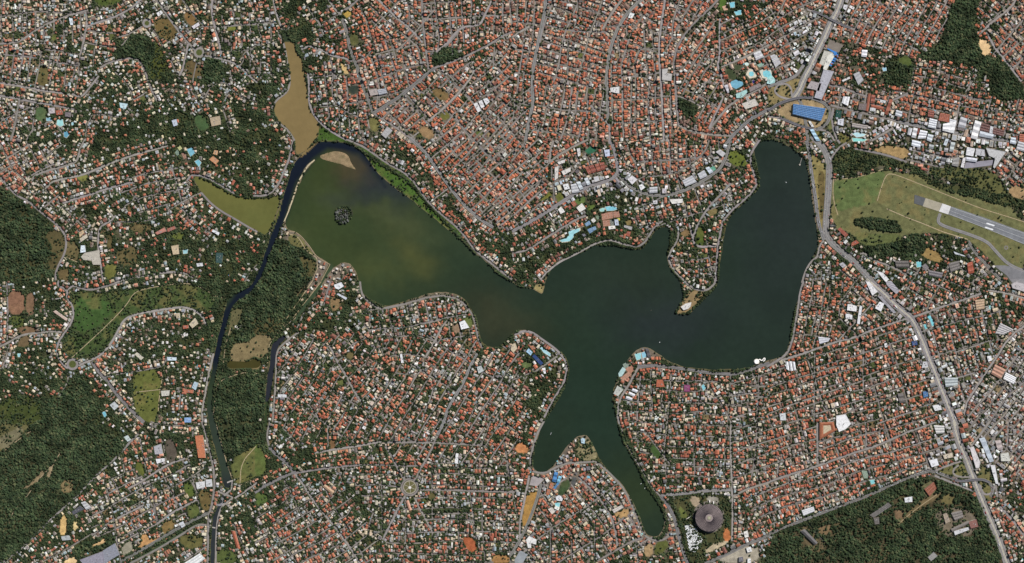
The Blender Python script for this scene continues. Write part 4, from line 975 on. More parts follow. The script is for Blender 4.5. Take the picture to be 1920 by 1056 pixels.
# vacant and grassy lots beside the streets
LV = []; LC = []
lotc = [lin(*c) for c in ((96,92,54),(84,88,50),(112,96,68),(72,80,46),(104,88,62),(128,110,82),(88,80,54),(66,72,42))]
rr = random.Random(11); tries = 0
while len(LC) < 620 and tries < 9000:
    tries += 1
    c, p = rr.choice(ROADS)
    if c in 'HD' or len(p) < 3: continue
    q = p if len(p) > 8 else resample(p, 3)
    k = rr.randrange(1, len(q)-1); t = q[k+1]-q[k-1]; t = t/(np.hypot(*t)+1e-9); x, y = q[k]; tcv = float(treecover(x, y))
    if not (0 < x < 1920 and 0 < y < 1056) or rr.random() > (.12 if tcv < 2.2 else .75 if x < 520 or tcv > 3.4 else .4): continue
    nn = np.array([-t[1], t[0]])*rr.choice((-1, 1)); w, d = rr.uniform(4, 11), rr.uniform(6, 12)
    if x < 480: w *= 1.25; d *= 1.2
    c0_ = q[k]+nn*(WID[c]/2+.6+d/2); P_ = np.array([c0_+t*w/2*a+nn*d/2*b for a, b in ((-1,-1),(1,-1),(1,1),(-1,1))])
    P_ = P_+np.array([[rr.uniform(-1,1), rr.uniform(-1,1)] for _ in range(4)])*.9
    g = P_.mean(0)+(P_-P_.mean(0))*.8; G_ = np.vstack([g, (g+np.roll(g, 1, 0))/2, P_.mean(0)[None]]); i, j = cells(G_[:,0], G_[:,1])
    if i.min() < 0 or j.min() < 0 or i.max() >= OH or j.max() >= OW or OCC[i, j].any(): continue
    stamp_poly(P_, 1); P_ = orient(P_)
    for a in P_: LV.append((*W(*a), .36+.001*(len(LC) % 40)))
    LC.append(np.array(rr.choice(lotc))*rr.uniform(.8, 1.15))
tag(link('vacant_lots', mesh_arrays('vacant_lots', LV, [(np.arange(len(LC)*4).reshape(-1, 4), np.array(LC))], M_GROUND)), kind='structure')
# road sheets
mbs = {k: MB() for k in 'HABCD'}
RC = dict(H=lin(120,117,118), A=lin(120,117,117), B=lin(132,126,122), C=lin(124,118,113), D=lin(158,142,114))
Z0 = dict(H=1.15, A=.95, B=.75, C=.5, D=.35)
for n, (c, p) in enumerate(ROADS):
    q = resample(chaikin(p, 2, False), 3 if c != 'C' else 4)
    cc = np.array(RC[c])*rng.uniform(.85, 1.18)*np.array([1, rng.uniform(.97,1.01), rng.uniform(.93,1.03)])
    closed = np.hypot(*(p[0]-p[-1])) < .1
    if closed: q = resample(np.vstack([p]), 2)[:-1]
    zz = Z0[c]+.018*(n % 9)
    mbs[c].ribbon(q, WID[c]*rng.uniform(.92,1.05), zz, tuple(cc), closed)
    if c == 'H':       # pale concrete busway with a planted strip beside it
        dam = n == 3; mbs['H'].ribbon(q, 3.0, zz+.25, lin(124,121,118) if dam else lin(184,178,166)); mbs['H'].ribbon(q, .6, zz+.5, lin(150,146,138) if dam else lin(122,108,66))
        for off in (-4.2, 4.2):
            L_, R_ = offs(q, off); mbs['H'].ribbon(L_, .5, zz+.3, lin(150,142,124))
    elif c == 'A':
        mbs['A'].ribbon(q, .55, zz+.3, lin(120,116,96) if n % 2 else lin(86,92,56))
for c, nm in (('H','highways'),('A','avenues'),('B','roads'),('C','streets'),('D','dirt_tracks')):
    tag(mbs[c].build(nm, M_ROAD if c != 'D' else M_YARD), kind='structure')
# ------------------------------------------------------------------ larger buildings, courts and pools one by one
# G n = n ridged spans running along the first edge, F = flat roof with parapet
BIGTXT = """
bus_terminal|b|375,505 860,575 790,765 365,660|G7|74,126,184|11|blue ribbed roof of the bus terminal inside the traffic loop|bus station
market_hall|b|830,-10 985,20 800,440 690,410 765,190|F|176,174,182|9|long pale grey roof beside the highway north of the blue terminal|mall
shop_hall|b|640,160 800,200 765,320 680,290 575,270|F|172,160,160|9|tan and pink roofed wing of the mall north of the blue terminal|mall
depot|a|840,760 965,790 900,1000 760,975|F|196,192,176|8|pale roofed depot building with roof panels beside blue bus canopies|depot
office_block|a|965,800 990,850 870,1060 820,1040 880,850|F|226,222,206|10|narrow cream building between the depot and the blue canopies|office
grey_hall|a|25,850 125,830 195,950 110,1020|G3|186,184,178|7|grey ribbed hall west of the highway near the water park|hall
zigzag_hall|a|1405,750 1490,755 1475,860 1395,850|G2|232,228,232|7|white twin-roofed hall east of the bus canopies|hall
pale_hall|a|1135,70 1195,80 1165,160 1120,130|F|214,212,214|8|white block beside the highway just north of the overpass|shop
warehouse|b|1275,60 1360,20 1430,150 1350,225|G3|178,176,178|9|grey ribbed warehouse among trees east of the terminal|warehouse
warehouse|b|1105,150 1220,95 1230,125 1120,175|F|220,216,212|6|long thin white building among trees east of the terminal|building
warehouse|b|1100,490 1125,395 1225,400 1195,535|G2|236,234,234|9|bright white warehouse with two spans north of the main street|warehouse
warehouse|b|1365,500 1480,500 1460,605 1350,590|F|124,108,104|8|dark brown-grey hall on the main street east of the terminal|warehouse
row_shed|b|1500,350 1540,355 1500,620 1460,610|G1|172,92,66|6|long terracotta shed, westernmost of the sheds north of the main street|shed
row_shed|b|1550,365 1610,375 1590,500 1535,490|G2|164,84,62|6|terracotta double shed beside the long narrow terracotta shed|shed
row_shed|b|1820,430 1870,440 1790,670 1745,655|G2|168,88,62|6|long terracotta shed running south to the main street|shed
row_shed|b|1545,510 1730,550 1720,600 1540,560|G1|176,92,64|6|terracotta shed lying across, between the long sheds|shed
shed|b|1530,560 1615,565 1605,620 1525,610|F|206,206,206|6|small white roof amid the terracotta sheds|shed
shed|b|1680,440 1765,455 1755,495 1675,480|F|210,210,208|6|pale roof between the two groups of terracotta sheds|shed
hall|b|1045,735 1135,725 1125,835 1040,815|F|206,206,214|7|white block of the club south-east of the bus terminal|clubhouse
court|b|1020,590 1105,610 1090,720 1010,700|F|24,78,66|5|dark green covered court south-east of the bus terminal|covered court
hall|b|1260,790 1500,830 1480,890 1255,850|G2|162,150,142|7|long brownish roof beside the water club by the terminal|hall
footbridge_roof|b|620,885 675,880 780,1060 720,1060|G3|164,204,226|6|pale blue ribbed canopy south of the bus terminal|canopy
footbridge_roof|b|600,760 640,765 690,850 650,850|F|224,222,218|6|white stair roof just south of the blue terminal|canopy
warehouse|c|0,130 90,160 75,245 -20,215|G2|200,204,208|8|white and grey striped warehouse at the main street bend|warehouse
warehouse|c|500,255 615,285 590,415 470,390|G4|220,222,226|9|white warehouse west of the terracotta ribbed halls on the main street|warehouse
ribbed_hall|c|480,130 570,150 560,250 470,230|G3|156,82,62|7|dark terracotta ribbed hall behind the white warehouses|hall
ribbed_hall|c|660,175 800,200 790,320 630,290|G6|178,92,62|7|orange ribbed hall with six spans behind the white warehouses|hall
warehouse|c|700,340 900,300 860,485 690,440|G2|234,232,230|9|largest bright white warehouse on the main street|warehouse
warehouse|c|800,265 900,290 890,340 795,320|G2|210,210,212|8|small ribbed pale warehouse behind the largest white one|warehouse
warehouse|c|965,230 1065,265 1030,410 920,385|G2|184,182,186|9|pale grey warehouse east of the bright white group|warehouse
warehouse|c|925,390 1030,415 1010,455 915,430|G2|120,108,104|7|dark striped annex south of the pale grey warehouse|warehouse
shed|c|1040,420 1085,425 1060,540 1005,525|G1|196,164,136|6|tan shed at the kerb beside the long white warehouse|shed
warehouse|c|1180,285 1275,315 1205,580 1110,550|G3|232,228,226|10|long tall white warehouse running north to south|warehouse
warehouse|c|1275,320 1410,360 1385,475 1250,440|G3|112,72,64|8|dark maroon roofed warehouse beside the long white one|warehouse
warehouse|c|1455,395 1620,440 1600,530 1440,490|G3|118,76,68|8|eastern dark maroon roofed warehouse|warehouse
warehouse|c|1410,370 1455,385 1440,495 1395,475|F|204,202,204|8|pale strip roof between the two maroon warehouses|warehouse
warehouse|c|1255,445 1465,500 1440,565 1235,525|G1|190,196,204|7|pale blue-grey roof south of the maroon warehouses|warehouse
warehouse|c|1720,540 1790,550 1790,650 1700,630|G2|206,214,222|8|white and blue-grey warehouse at the eastern picture edge|warehouse
ribbed_hall|c|1850,490 1930,500 1930,620 1840,610|G4|184,96,66|7|orange ribbed hall at the eastern picture edge|hall
warehouse|c|1830,600 1940,630 1930,760 1795,725|G3|190,188,190|8|grey warehouse below the orange ribbed hall at the edge|warehouse
warehouse|c|185,395 245,410 215,515 165,500|G1|200,200,204|7|westernmost white shed on the south side of the main street|shed
warehouse|c|260,395 320,410 290,555 225,540|G2|222,220,220|7|second white shed on the south side of the main street|shed
shed|c|315,405 355,410 330,500 300,490|G1|140,72,58|6|narrow dark red shed between white ones on the main street|shed
warehouse|c|360,430 470,455 440,560 320,565|G3|226,226,228|7|white three-span shed south of the main street|shed
warehouse|c|475,490 560,510 525,615 455,585|G2|204,210,214|7|pale blue-grey double shed south of the main street|shed
warehouse|c|240,580 370,610 355,700 225,665|G2|226,230,236|8|white double hall behind the row of sheds|hall
warehouse|c|740,560 790,570 750,670 705,655|F|196,206,212|7|pale greenish roof next to an orange roof south of the main street|shed
warehouse|c|820,610 885,620 850,760 795,750|G2|182,190,188|7|long grey-green hall south of the main street|hall
factory|c|1060,690 1180,715 1150,830 1040,810|G6|230,228,228|9|white saw-tooth roof of the factory by the stream wood|factory
factory|c|1195,705 1320,730 1330,830 1185,805|F|190,188,190|9|pale grey factory roof beside the saw-tooth roof|factory
factory|c|1340,700 1640,760 1470,1010 1450,990 1480,860 1390,820|F|192,190,188|10|largest pale L-shaped factory roof by the stream wood|factory
factory|c|1050,835 1215,860 1200,915 1045,895|G1|206,206,214|8|pale roof at the head of the factory lorry yard|factory
factory|c|1000,850 1045,840 1010,1000 965,990|F|222,216,216|8|white roof closing the west side of the lorry yard|factory
warehouse|c|850,870 950,830 925,985 830,960|G2|156,152,146|8|grey hall west of the factory lorry yard|hall
hall|d|175,245 235,185 315,290 225,335|F|232,226,218|7|white block by the avenue north of the lakeside club|building
club_hall|d|540,210 650,120 730,230 610,305|G4|232,226,214|9|large cream-white ribbed sports hall north of the lakeside club|sports hall
hall|d|430,110 500,70 550,150 490,200|G3|176,96,66|7|orange and tan striped roof by the avenue, north of the club|hall
hall|d|365,185 410,150 450,215 405,250|F|164,78,58|6|small red roof beside the orange and tan striped roof|building
kiosk|d|830,455 890,410 935,470 875,515|F|228,224,214|5|small square white roof inside the lakeside club|pavilion
clubhouse|d|1180,580 1310,565 1325,630 1190,645|F|234,228,216|6|white roof at the south end of the clay courts|clubhouse
clubhouse|d|1300,445 1375,440 1390,560 1315,565|F|190,202,218|6|pale blue-grey roof beside the clay courts|clubhouse
clubhouse|d|1360,415 1410,415 1415,465 1375,465|F|228,216,60|5|bright yellow roof at the corner of the clay courts|pavilion
hall|d|1495,555 1660,590 1645,660 1490,600|F|170,164,160|7|grey roof south of a tennis court east of the club|building
hall|d|1560,680 1635,690 1600,795 1520,755|F|172,84,60|6|red-orange roof near the shore east of the club|house
hall|d|640,740 700,725 740,760 690,790|F|110,108,124|5|dark slate roof at the south edge of the lakeside club|building
shelter|f|1420,70 1530,30 1700,250 1560,380|G4|196,192,196|8|wide pale ribbed hall north-west of the highway junction|hall
hall|f|990,25 1130,-10 1210,120 1060,190|G4|190,182,190|7|striped grey roof north of the water park|hall
hall|f|240,840 330,790 370,1010 330,1030|G2|202,196,202|6|grey and red striped roof south of the dark sports fields|hall
hall|f|330,800 390,760 460,930 400,960|G1|222,176,156|6|pinkish roof beside the striped roof at the water park|hall
hall|f|870,890 1150,770 1220,850 905,1005|F|140,126,122|8|long brown-grey hall along the road south of the water park|hall
water_hall|f|540,1050 820,930 840,1010 700,1140 560,1160|F|160,206,200|6|pale turquoise roof by the road south of the water park|hall
slide_hall|f|1370,660 1460,640 1560,690 1440,800 1330,780|F|176,222,218|6|pale aqua club deck beside the larger round pool|pavilion
hall|C|1720,780 1820,740 1850,790 1750,820|F|206,196,182|8|cream roof across the road from the water park|hall
hall|C|1810,400 1860,380 1890,430 1830,450|G2|206,204,204|7|white and grey striped roof in the houses north of the water park|hall
hall|C|1125,520 1170,515 1160,550 1200,555 1195,610 1125,600|F|190,184,178|8|pale U-shaped market hall on the north-south avenue|market hall
hall|C|735,660 805,650 805,705 740,690|F|218,214,210|7|white and grey triangular hall on the diagonal avenue|hall
hall|C|885,95 920,105 900,140 870,135|F|228,230,226|7|white block on the diagonal avenue near the top of the picture|shop
hall|B|845,675 905,665 920,710 860,720|F|178,162,154|8|tan roofed market west of a grey roof on the tree-lined avenue|market hall
hall|B|910,675 975,665 985,700 925,715|G3|170,172,180|8|grey ribbed roof on the tree-lined avenue|market hall
hall|B|940,1010 985,950 1025,980 975,1040|G2|176,172,170|8|grey block south of the avenue junction near the brown arm|warehouse
row_hall|B|1630,780 1660,770 1690,830 1665,845|F|226,222,220|9|western block of the white apartment row in the dense quarter|apartment block
row_hall|B|1668,765 1695,750 1715,800 1690,815|F|228,224,222|9|middle block of the white apartment row in the dense quarter|apartment block
row_hall|B|1702,745 1735,735 1755,765 1725,790|F|224,222,222|9|eastern block of the white apartment row in the dense quarter|apartment block
hall|G|320,200 350,190 345,280 320,300|F|214,206,196|9|west wing of the cream school yard in the dense quarter|school
hall|G|370,230 440,200 440,230 385,260|F|222,214,204|9|south wing of the cream school yard in the dense quarter|school
hall|G|340,160 400,140 395,165 350,180|F|222,214,206|9|north wing of the cream school yard in the dense quarter|school
hall|G|485,60 510,55 515,110 495,120|F|216,212,208|8|white slab next to the green playing field|building
pool_hall|G|690,70 730,65 735,115 700,120|F|196,204,226|7|white and blue roof east of the green playing field|building
striped|G|545,200 570,190 600,240 575,255|G2|164,86,66|6|brick-red shed, westernmost of the ribbed red row|shed
striped|G|575,190 610,180 635,230 605,245|G2|158,80,62|6|second brick-red shed of the ribbed red row|shed
striped|G|620,178 650,170 670,225 640,232|G2|168,88,66|6|third brick-red shed of the ribbed red row|shed
striped|G|655,168 690,160 700,215 672,222|G2|160,82,62|6|easternmost brick-red shed of the ribbed red row|shed
hall|G|380,330 420,320 435,360 395,370|F|228,226,224|8|white block near the empty green corner lots|warehouse
hall|G|440,330 480,320 510,385 450,395|G3|196,196,198|8|pale ribbed hall beside the curved avenue|warehouse
hall|G|480,310 510,305 535,360 510,370|G2|200,208,212|8|narrow pale hall next to the ribbed one on the curved avenue|warehouse
hall|G|540,285 565,275 590,325 565,335|G2|204,212,216|8|pale hall in the middle of the curved avenue row|warehouse
hall|G|865,290 900,260 940,290 900,330|F|218,212,214|8|white hall south-east of the avenue fork|warehouse
hall|G|950,335 975,325 1000,350 965,375|F|230,228,226|7|bright white block in a red roofed row near the avenue fork|building
hall|G|1275,300 1350,260 1385,310 1300,345|G3|190,190,194|8|big grey hall on the shore-side avenue|warehouse
hall|G|1390,250 1440,220 1465,265 1410,290|G2|196,196,200|8|grey block midway along the shore-side avenue|warehouse
hall|G|1450,205 1475,195 1510,235 1480,250|G2|206,216,226|8|pale blue striped hall next to a green roof|warehouse
hall|G|1480,205 1515,190 1530,215 1495,240|F|90,168,136|7|bright green roof on the shore-side avenue|warehouse
hall|G|1525,85 1560,65 1600,95 1580,125|G2|194,190,190|8|pale roofs near the lake road at the north end|warehouse
hall|G|1180,440 1280,435 1280,465 1200,475|F|226,220,210|8|long cream building south of the shore-side avenue|building
hall|G|1030,350 1090,345 1090,390 1030,395|G2|190,190,192|8|grey hall on the bend of the avenue|warehouse
hall|G|1055,450 1090,445 1090,475 1060,475|F|206,202,204|7|pale block in leafy streets north of the bay|building
hall|L|620,170 665,185 660,225 590,215 595,170|F|232,228,226|9|white block of the hospital among trees near the east shore|hospital
hall|L|580,240 630,250 630,285 580,275|F|226,224,224|9|smaller white block south of the hospital's main block|hospital
hall|L|685,180 705,185 685,320 665,315|F|224,222,222|9|long thin white wing of the hospital|hospital
hall|L|730,0 760,0 820,75 780,105|F|226,222,220|9|white hall along the west side of the highway|warehouse
hall|L|835,150 870,165 845,225 800,200|F|232,230,230|9|bright white square hall west of the highway|warehouse
hall|L|880,0 920,-5 985,70 960,95 890,30|G3|172,166,172|9|long grey hall on the east side of the highway|warehouse
hall|L|820,110 850,110 960,230 940,240|F|160,156,160|7|long low grey roofs along the west side of the highway|warehouse
hall|L|375,415 465,425 450,450 385,470|G3|206,206,212|8|white triangular roof by the road to the shore|warehouse
hall|L|130,600 150,600 160,670 135,655|G1|230,230,230|7|first white vault of the triple vaulted hall|hall
hall|L|155,598 175,598 187,668 167,670|G1|232,232,232|7|second white vault of the triple vaulted hall|hall
hall|L|180,600 200,602 208,662 192,668|G1|226,226,228|7|third white vault of the triple vaulted hall|hall
hall|L|1550,140 1620,130 1620,205 1560,215|G4|196,160,122|9|tan block with four ribs near the airport road|apartment block
hall|L|1740,310 1840,360 1760,400 1700,390|G5|182,176,174|8|grey striped halls near the eastern avenue|warehouse
hall|L|1780,680 1860,720 1840,770 1760,730|G4|232,230,230|9|white four-span hall on the south side of the eastern avenue|warehouse
hall|L|1700,620 1780,660 1740,730 1670,690|G3|196,140,112|8|orange and white roofs beside the eastern avenue|warehouse
hall|L|870,465 890,460 895,490 875,495|F|238,236,234|7|small bright white block amid the south-eastern houses|building
hall|L|85,990 130,985 135,1040 90,1040|F|206,208,206|8|pale square roof at the south side of the streets near the shore|building
hall|L|1640,560 1670,555 1680,590 1650,600|F|232,230,230|8|white building beside the eastern avenue|building
hall|L|1820,20 1860,0 1930,20 1930,80 1830,50|F|190,180,180|10|large pink-grey hangar by the airport apron|hangar
hall|L|1160,600 1190,600 1200,640 1150,650|F|196,194,196|8|grey block west of the highway junction|shop
hall|L|1230,930 1290,920 1300,960 1250,970|F|226,224,224|8|white block west side of the southern highway|warehouse
hall|L|1320,720 1420,720 1420,780 1330,790|G3|176,184,184|8|wide grey-green halls east of the southern highway|warehouse
hall|L|1160,825 1195,820 1200,860 1165,870|F|70,120,176|7|blue roof near the southern highway|shop
hall|L|1075,450 1115,445 1120,475 1080,480|F|58,84,140|7|deep blue roof near the highway's curve|shop
hall|L|1195,440 1225,450 1240,500 1210,490|F|204,128,88|7|orange roof east of the highway's curve|shop
hall|L|970,840 1010,835 1030,905 985,910|G2|112,104,98|8|dark grey-brown block among trees|building
court_block|P|385,0 490,-5 505,60 385,130|R|176,98,62|9|orange-roofed ring shaped school building with a courtyard|school
hall|P|510,-50 580,-60 620,10 580,50 530,70 510,20|F|236,234,232|9|bright white stepped hall beside the orange courtyard building|hall
hall|P|1240,20 1320,25 1320,80 1260,85|G3|206,202,196|8|pale ribbed halls west of the highway above the junction|warehouse
hall|P|1205,285 1265,270 1280,320 1225,335|F|232,230,232|8|white hall near the junction's north-west side|warehouse
hall|P|1310,245 1380,225 1385,260 1320,275|F|206,188,160|8|beige hall near the junction's north-west side|warehouse
hall|P|1580,120 1620,110 1690,290 1660,300|G3|186,196,206|9|long striped pale hall east of the highway|warehouse
hall|P|1700,140 1740,130 1760,200 1720,210|G2|190,172,166|8|pinkish hall east of the long striped hall|warehouse
hall|P|1510,190 1540,180 1590,300 1580,340 1555,340|F|216,206,204|9|tapering white hall between the highway and its service road|warehouse
hall|P|1665,320 1700,320 1725,460 1705,460|F|222,220,220|8|narrow white building at the east loop of the junction|warehouse
hall|P|1740,235 1800,225 1815,290 1745,290|F|206,204,190|9|cream roofed complex east of the junction|building
hall|P|250,660 340,630 350,665 265,700|G3|222,220,222|8|white hall on the tree-lined avenue facing the campus wood|warehouse
campus_hall|P|760,695 900,600 925,625 790,715|G3|112,106,100|9|long ribbed grey campus building in the wood|campus building
campus_hall|P|1020,565 1080,555 1080,595 1025,600|F|222,222,222|8|small white square building alone in the campus wood|building
campus_hall|P|1170,500 1240,445 1262,495 1210,555|G3|164,92,64|7|orange-red ribbed building in the campus wood|building
campus_hall|P|240,815 275,800 370,900 350,920|G1|106,102,100|9|long narrow grey slab building in the campus wood|campus building
campus_hall|P|1310,690 1340,680 1365,740 1330,760|F|172,152,128|8|tan block among the campus buildings|building
campus_hall|P|1370,680 1450,660 1465,710 1400,735|G3|136,126,118|8|brown-grey ribbed block among the campus buildings|campus building
campus_hall|P|1370,800 1500,740 1510,755 1380,820|G1|128,118,110|7|long narrow brownish shed south of the ribbed campus block|campus building
campus_hall|P|1500,745 1560,725 1575,780 1520,795|F|150,96,84|8|reddish campus building with a small courtyard|campus building
campus_hall|P|1390,815 1500,785 1505,805 1400,845|F|206,204,204|8|long white roof at the south of the campus|campus building
campus_hall|P|1195,1010 1240,970 1270,1000 1220,1040|F|150,146,140|8|grey block near the bottom edge in the campus wood|campus building
campus_hall|P|790,720 830,710 835,760 800,765|F|112,104,98|7|small dark building at the end of the long ribbed one|building
hall|O|1755,940 1790,930 1800,965 1765,975|F|230,226,220|8|white cube in the pale yard at the bottom, east of the arena|building
hall|O|1765,1020 1790,1020 1790,1056 1765,1056|F|232,230,228|9|tall white block at the bottom edge east of the arena|building
hall|O|1700,1010 1730,1005 1735,1040 1700,1045|F|116,112,120|9|dark grey block at the bottom edge east of the arena|building
hall|O|1735,820 1765,810 1775,855 1745,865|F|230,224,214|9|white block on the avenue opposite the arena|building
hall|O|105,880 130,850 185,880 180,915 140,905 145,940 120,940|F|228,224,218|7|white stepped building beside the southern plaza road|building
hall|O|320,370 345,375 330,450 300,440|G2|60,130,196|7|blue roof, westernmost in the lakeside sports club|sports hall
hall|O|350,400 375,405 355,455 335,445|G2|112,186,218|7|light blue roof next to the blue one in the lakeside sports club|sports hall
hall|O|290,450 312,460 300,500 275,490|F|198,116,76|6|orange court roof west of the lakeside sports club|covered court
hall|O|265,500 292,505 275,545 255,540|F|196,112,74|6|southern orange court roof of the lakeside sports club|covered court
hall|O|330,465 345,440 360,450 325,500 308,495|F|60,132,190|5|blue strip roof above the club's green pitch|covered stand
hall|O|325,560 350,545 385,560 375,590 335,585|F|220,220,222|7|white clubhouse between the pitch and the small pool|clubhouse
hall|O|270,650 300,635 325,665 300,690|F|216,204,190|7|cream building south of the club pool|building
hall|O|585,365 605,355 625,385 605,395|F|206,192,160|8|cream block at the root of the chapel headland|building
hall|O|555,330 585,330 590,355 560,360|F|112,110,116|8|dark grey block at the root of the headland|building
hall|O|750,655 820,620 835,640 765,680|G2|206,194,182|7|pale long roof near the narrow arm's west shore|building
pavilion|O|515,125 530,115 550,125 545,160 520,155|F|176,206,220|6|pale blue roofed building on the tip of the headland|pavilion
museum|K|1265,190 1300,165 1345,155 1340,185 1320,205 1285,215|F|218,212,204|7|white lakeside museum at the tip of the long peninsula|museum
club|K|1000,505 1020,500 1042,565 1020,575|G2|92,88,92|6|dark grey roof at the point of the lakeside yacht club|clubhouse
club|K|905,800 945,815 935,835 895,820|G1|222,220,224|6|topmost white shed of the three near the west shore street|shed
club|K|880,825 925,845 915,865 870,845|G1|224,222,224|6|middle white shed of the three near the west shore street|shed
club|K|860,855 905,875 895,895 850,878|G1|220,220,222|6|lowest white shed of the three near the west shore street|shed
club|K|760,840 790,780 835,810 795,860|F|190,192,180|6|pale block right on the western water edge of the south-east quarter|building
club|K|105,525 125,500 155,530 140,555|F|160,204,230|6|pale blue roof of the aquatic club on the round headland|sports hall
club|K|150,560 170,545 235,610 215,630|F|36,66,124|6|dark blue courts roof of the aquatic club|covered court
club|K|130,485 160,480 180,505 150,512|F|192,118,80|6|orange roof at the north corner of the aquatic club|building
club|K|225,650 250,645 255,690 240,690|F|236,234,234|6|small white tower block south of the aquatic club|building
club|K|0,470 25,460 40,500 10,535 -10,510|F|206,186,150|7|cream villa roof west of the aquatic club|villa
club|K|1085,735 1130,735 1145,790 1080,790|F|190,96,62|7|large orange villa south of the shore avenue|villa
club|K|1290,775 1335,775 1335,825 1290,825|F|148,62,110|3|magenta and blue sports court amid the houses|sports court
club|J|1525,305 1565,290 1600,345 1540,360|F|238,236,236|9|bright white hall on the western headland|hall
club|J|585,25 640,5 660,35 620,60 595,50|F|226,228,230|7|white villa complex on the small western point|villa
club|J|605,95 620,88 685,122 675,138|F|202,206,212|7|long white roof south of the white villa complex|building
club|J|1655,640 1690,630 1710,670 1670,690|F|190,196,192|7|pale blocks on the wide avenue to the lake|building
club|J|165,845 230,845 230,870 165,868|F|212,212,212|6|long white roof near the canal road|building
club|J|1080,545 1095,540 1110,610 1090,610|F|228,226,226|8|white slab block in the middle of the leafy quarter|apartment block
club|E|610,785 640,785 645,835 605,840|F|222,234,240|8|white hall north of the big pale yard in the west|warehouse
club|E|640,840 745,820 755,930 700,930 690,900 630,895 610,870|F|190,180,162|7|large pale flat warehouse roof in the west|warehouse
club|E|600,735 650,700 660,725 610,760|F|206,192,166|7|long cream roof north of the pale warehouse|warehouse
club|E|595,690 625,670 635,690 600,725|F|214,178,132|6|tan roof at the north of the western warehouse yard|building
club|E|1590,680 1600,665 1650,690 1640,710|F|226,226,228|7|long white roof beside the road west of the canal|building
club|E|1285,790 1340,780 1345,850 1300,855|F|206,180,140|7|cream mansion with a garden pool in the western woods|mansion
club|E|1620,840 1675,840 1665,920 1620,915|F|52,84,80|4|dark green covered court in the western woods|covered court
club|E|1165,690 1235,650 1250,680 1180,705|F|196,124,104|6|pink-red roofed mansion in the western woods|mansion
club|E|1310,640 1320,660 1260,685 1255,660|F|180,104,84|6|red-roofed wing east of the pink-red mansion|mansion
club|E|1475,920 1520,915 1525,940 1480,945|F|214,214,214|6|pale roof near the western road of the canal|building
club|E|1570,140 1600,115 1645,150 1620,180|F|206,140,92|7|orange mansion in the woods between the two side arms|mansion
club|E|1610,70 1640,75 1630,110 1600,100|F|212,160,110|7|tan roof north of the orange mansion|mansion
club|A|1575,885 1650,870 1660,935 1590,950|F|186,162,128|8|tan square sports hall with a ribbed roof|sports hall
club|A|1290,905 1325,895 1335,940 1305,950|F|190,200,216|8|pale blue-grey hall in the north-western club|sports hall
club|A|1175,100 1210,80 1225,100 1190,125|F|232,230,228|7|bright white villa on the diagonal road in the north-west|villa
club|A|1440,200 1490,170 1500,190 1455,220|F|224,214,218|7|white hall with a blue edge by an orange lot|hall
club|A|895,770 960,780 945,820 905,810|F|190,220,226|5|pale aqua pool pavilion in the north-western woods|pavilion
club|A|365,810 410,808 415,850 370,855|F|190,178,178|7|pale grey square hall beside the green pitch|hall
club|A|420,830 465,825 475,860 425,865|F|178,92,66|6|orange roof between two grey halls by the green pitch|hall
club|A|490,840 535,845 530,880 490,875|F|124,112,114|6|dark grey hall by the green pitch|hall
club|A|520,135 545,140 550,190 530,190|F|216,228,236|7|narrow pale blue roof beneath the top-left road|building
club|I|1010,545 1030,530 1080,570 1060,590|F|206,196,172|7|cream shed beside the leafy western estate|shed
club|I|1420,320 1465,272 1490,315 1445,350|F|206,188,154|8|cream tilted hall on the western headland estate|hall
club|I|1372,330 1415,325 1415,350 1375,355|F|196,104,74|6|orange roof beside the cream tilted hall|building
club|I|1255,565 1325,568 1325,592 1258,592|F|206,222,230|6|long pale blue roof near the western estate|shed
club|I|1440,795 1460,750 1490,760 1470,815|F|176,200,212|7|pale blue slanted hall near the canal|hall
club|I|1380,805 1455,812 1450,838 1380,830|F|196,110,76|6|orange roof south of the pale blue slanted hall|building
club|I|1385,1020 1435,1018 1435,1056 1385,1056|F|130,170,220|7|blue roof near the canal road|warehouse
club|I|1210,820 1275,815 1270,855 1215,860|F|206,200,184|7|cream hall beside the dirt track|hall
club|I|825,925 860,900 895,935 860,965|F|190,196,196|7|pale hall with dark panels in the western woods|building
club|I|400,225 420,215 510,280 500,295|G2|206,176,156|7|long white and red roofs beside the marsh road|building
club|M|1465,100 1525,95 1545,265 1490,265|F|208,118,74|9|long orange-roofed complex west of the canal|school
club|M|930,110 960,95 985,130 960,145|F|196,210,206|7|pale block at the corner of the great south-western wood|building
club|M|1155,180 1210,160 1225,235 1165,240|F|176,172,176|8|grey complex above the sloping green lots|building
club|M|1170,275 1235,268 1238,290 1180,310|F|232,230,230|7|bright white villa above the sloping green lots|villa
club|M|1545,430 1590,425 1595,480 1550,482|F|206,206,206|9|grey and white hall beside the canal mouth|warehouse
club|M|1470,450 1540,440 1540,485 1480,500|F|214,212,210|8|white halls west of the canal mouth|warehouse
club|M|610,600 640,590 690,640 650,655|G3|192,190,190|8|ribbed pale hall by the great wood|warehouse
club|M|540,670 600,625 635,650 550,695|F|84,84,92|3|dark slate-grey hall by the great wood|warehouse
club|M|460,855 520,845 535,880 470,885|F|172,178,176|7|grey roof south of the sand yard|warehouse
club|M|590,565 625,540 632,550 600,580|F|206,100,70|6|small red roof at the edge of the great wood|house
club|M|775,960 865,905 900,990 790,1056|F|140,142,154|8|easternmost big grey factory roof at the bottom left|factory
club|M|600,1030 775,965 790,1056 640,1075|F|148,142,156|8|western big grey factory roof at the bottom left|factory
club|M|1380,1056 1500,980 1540,1020 1480,1066|G3|232,232,228|8|white hall at the bottom edge west of the canal|warehouse
club|M|1735,810 1765,815 1805,945 1780,950|G1|186,98,66|6|long narrow red-roofed shed east of the canal|shed
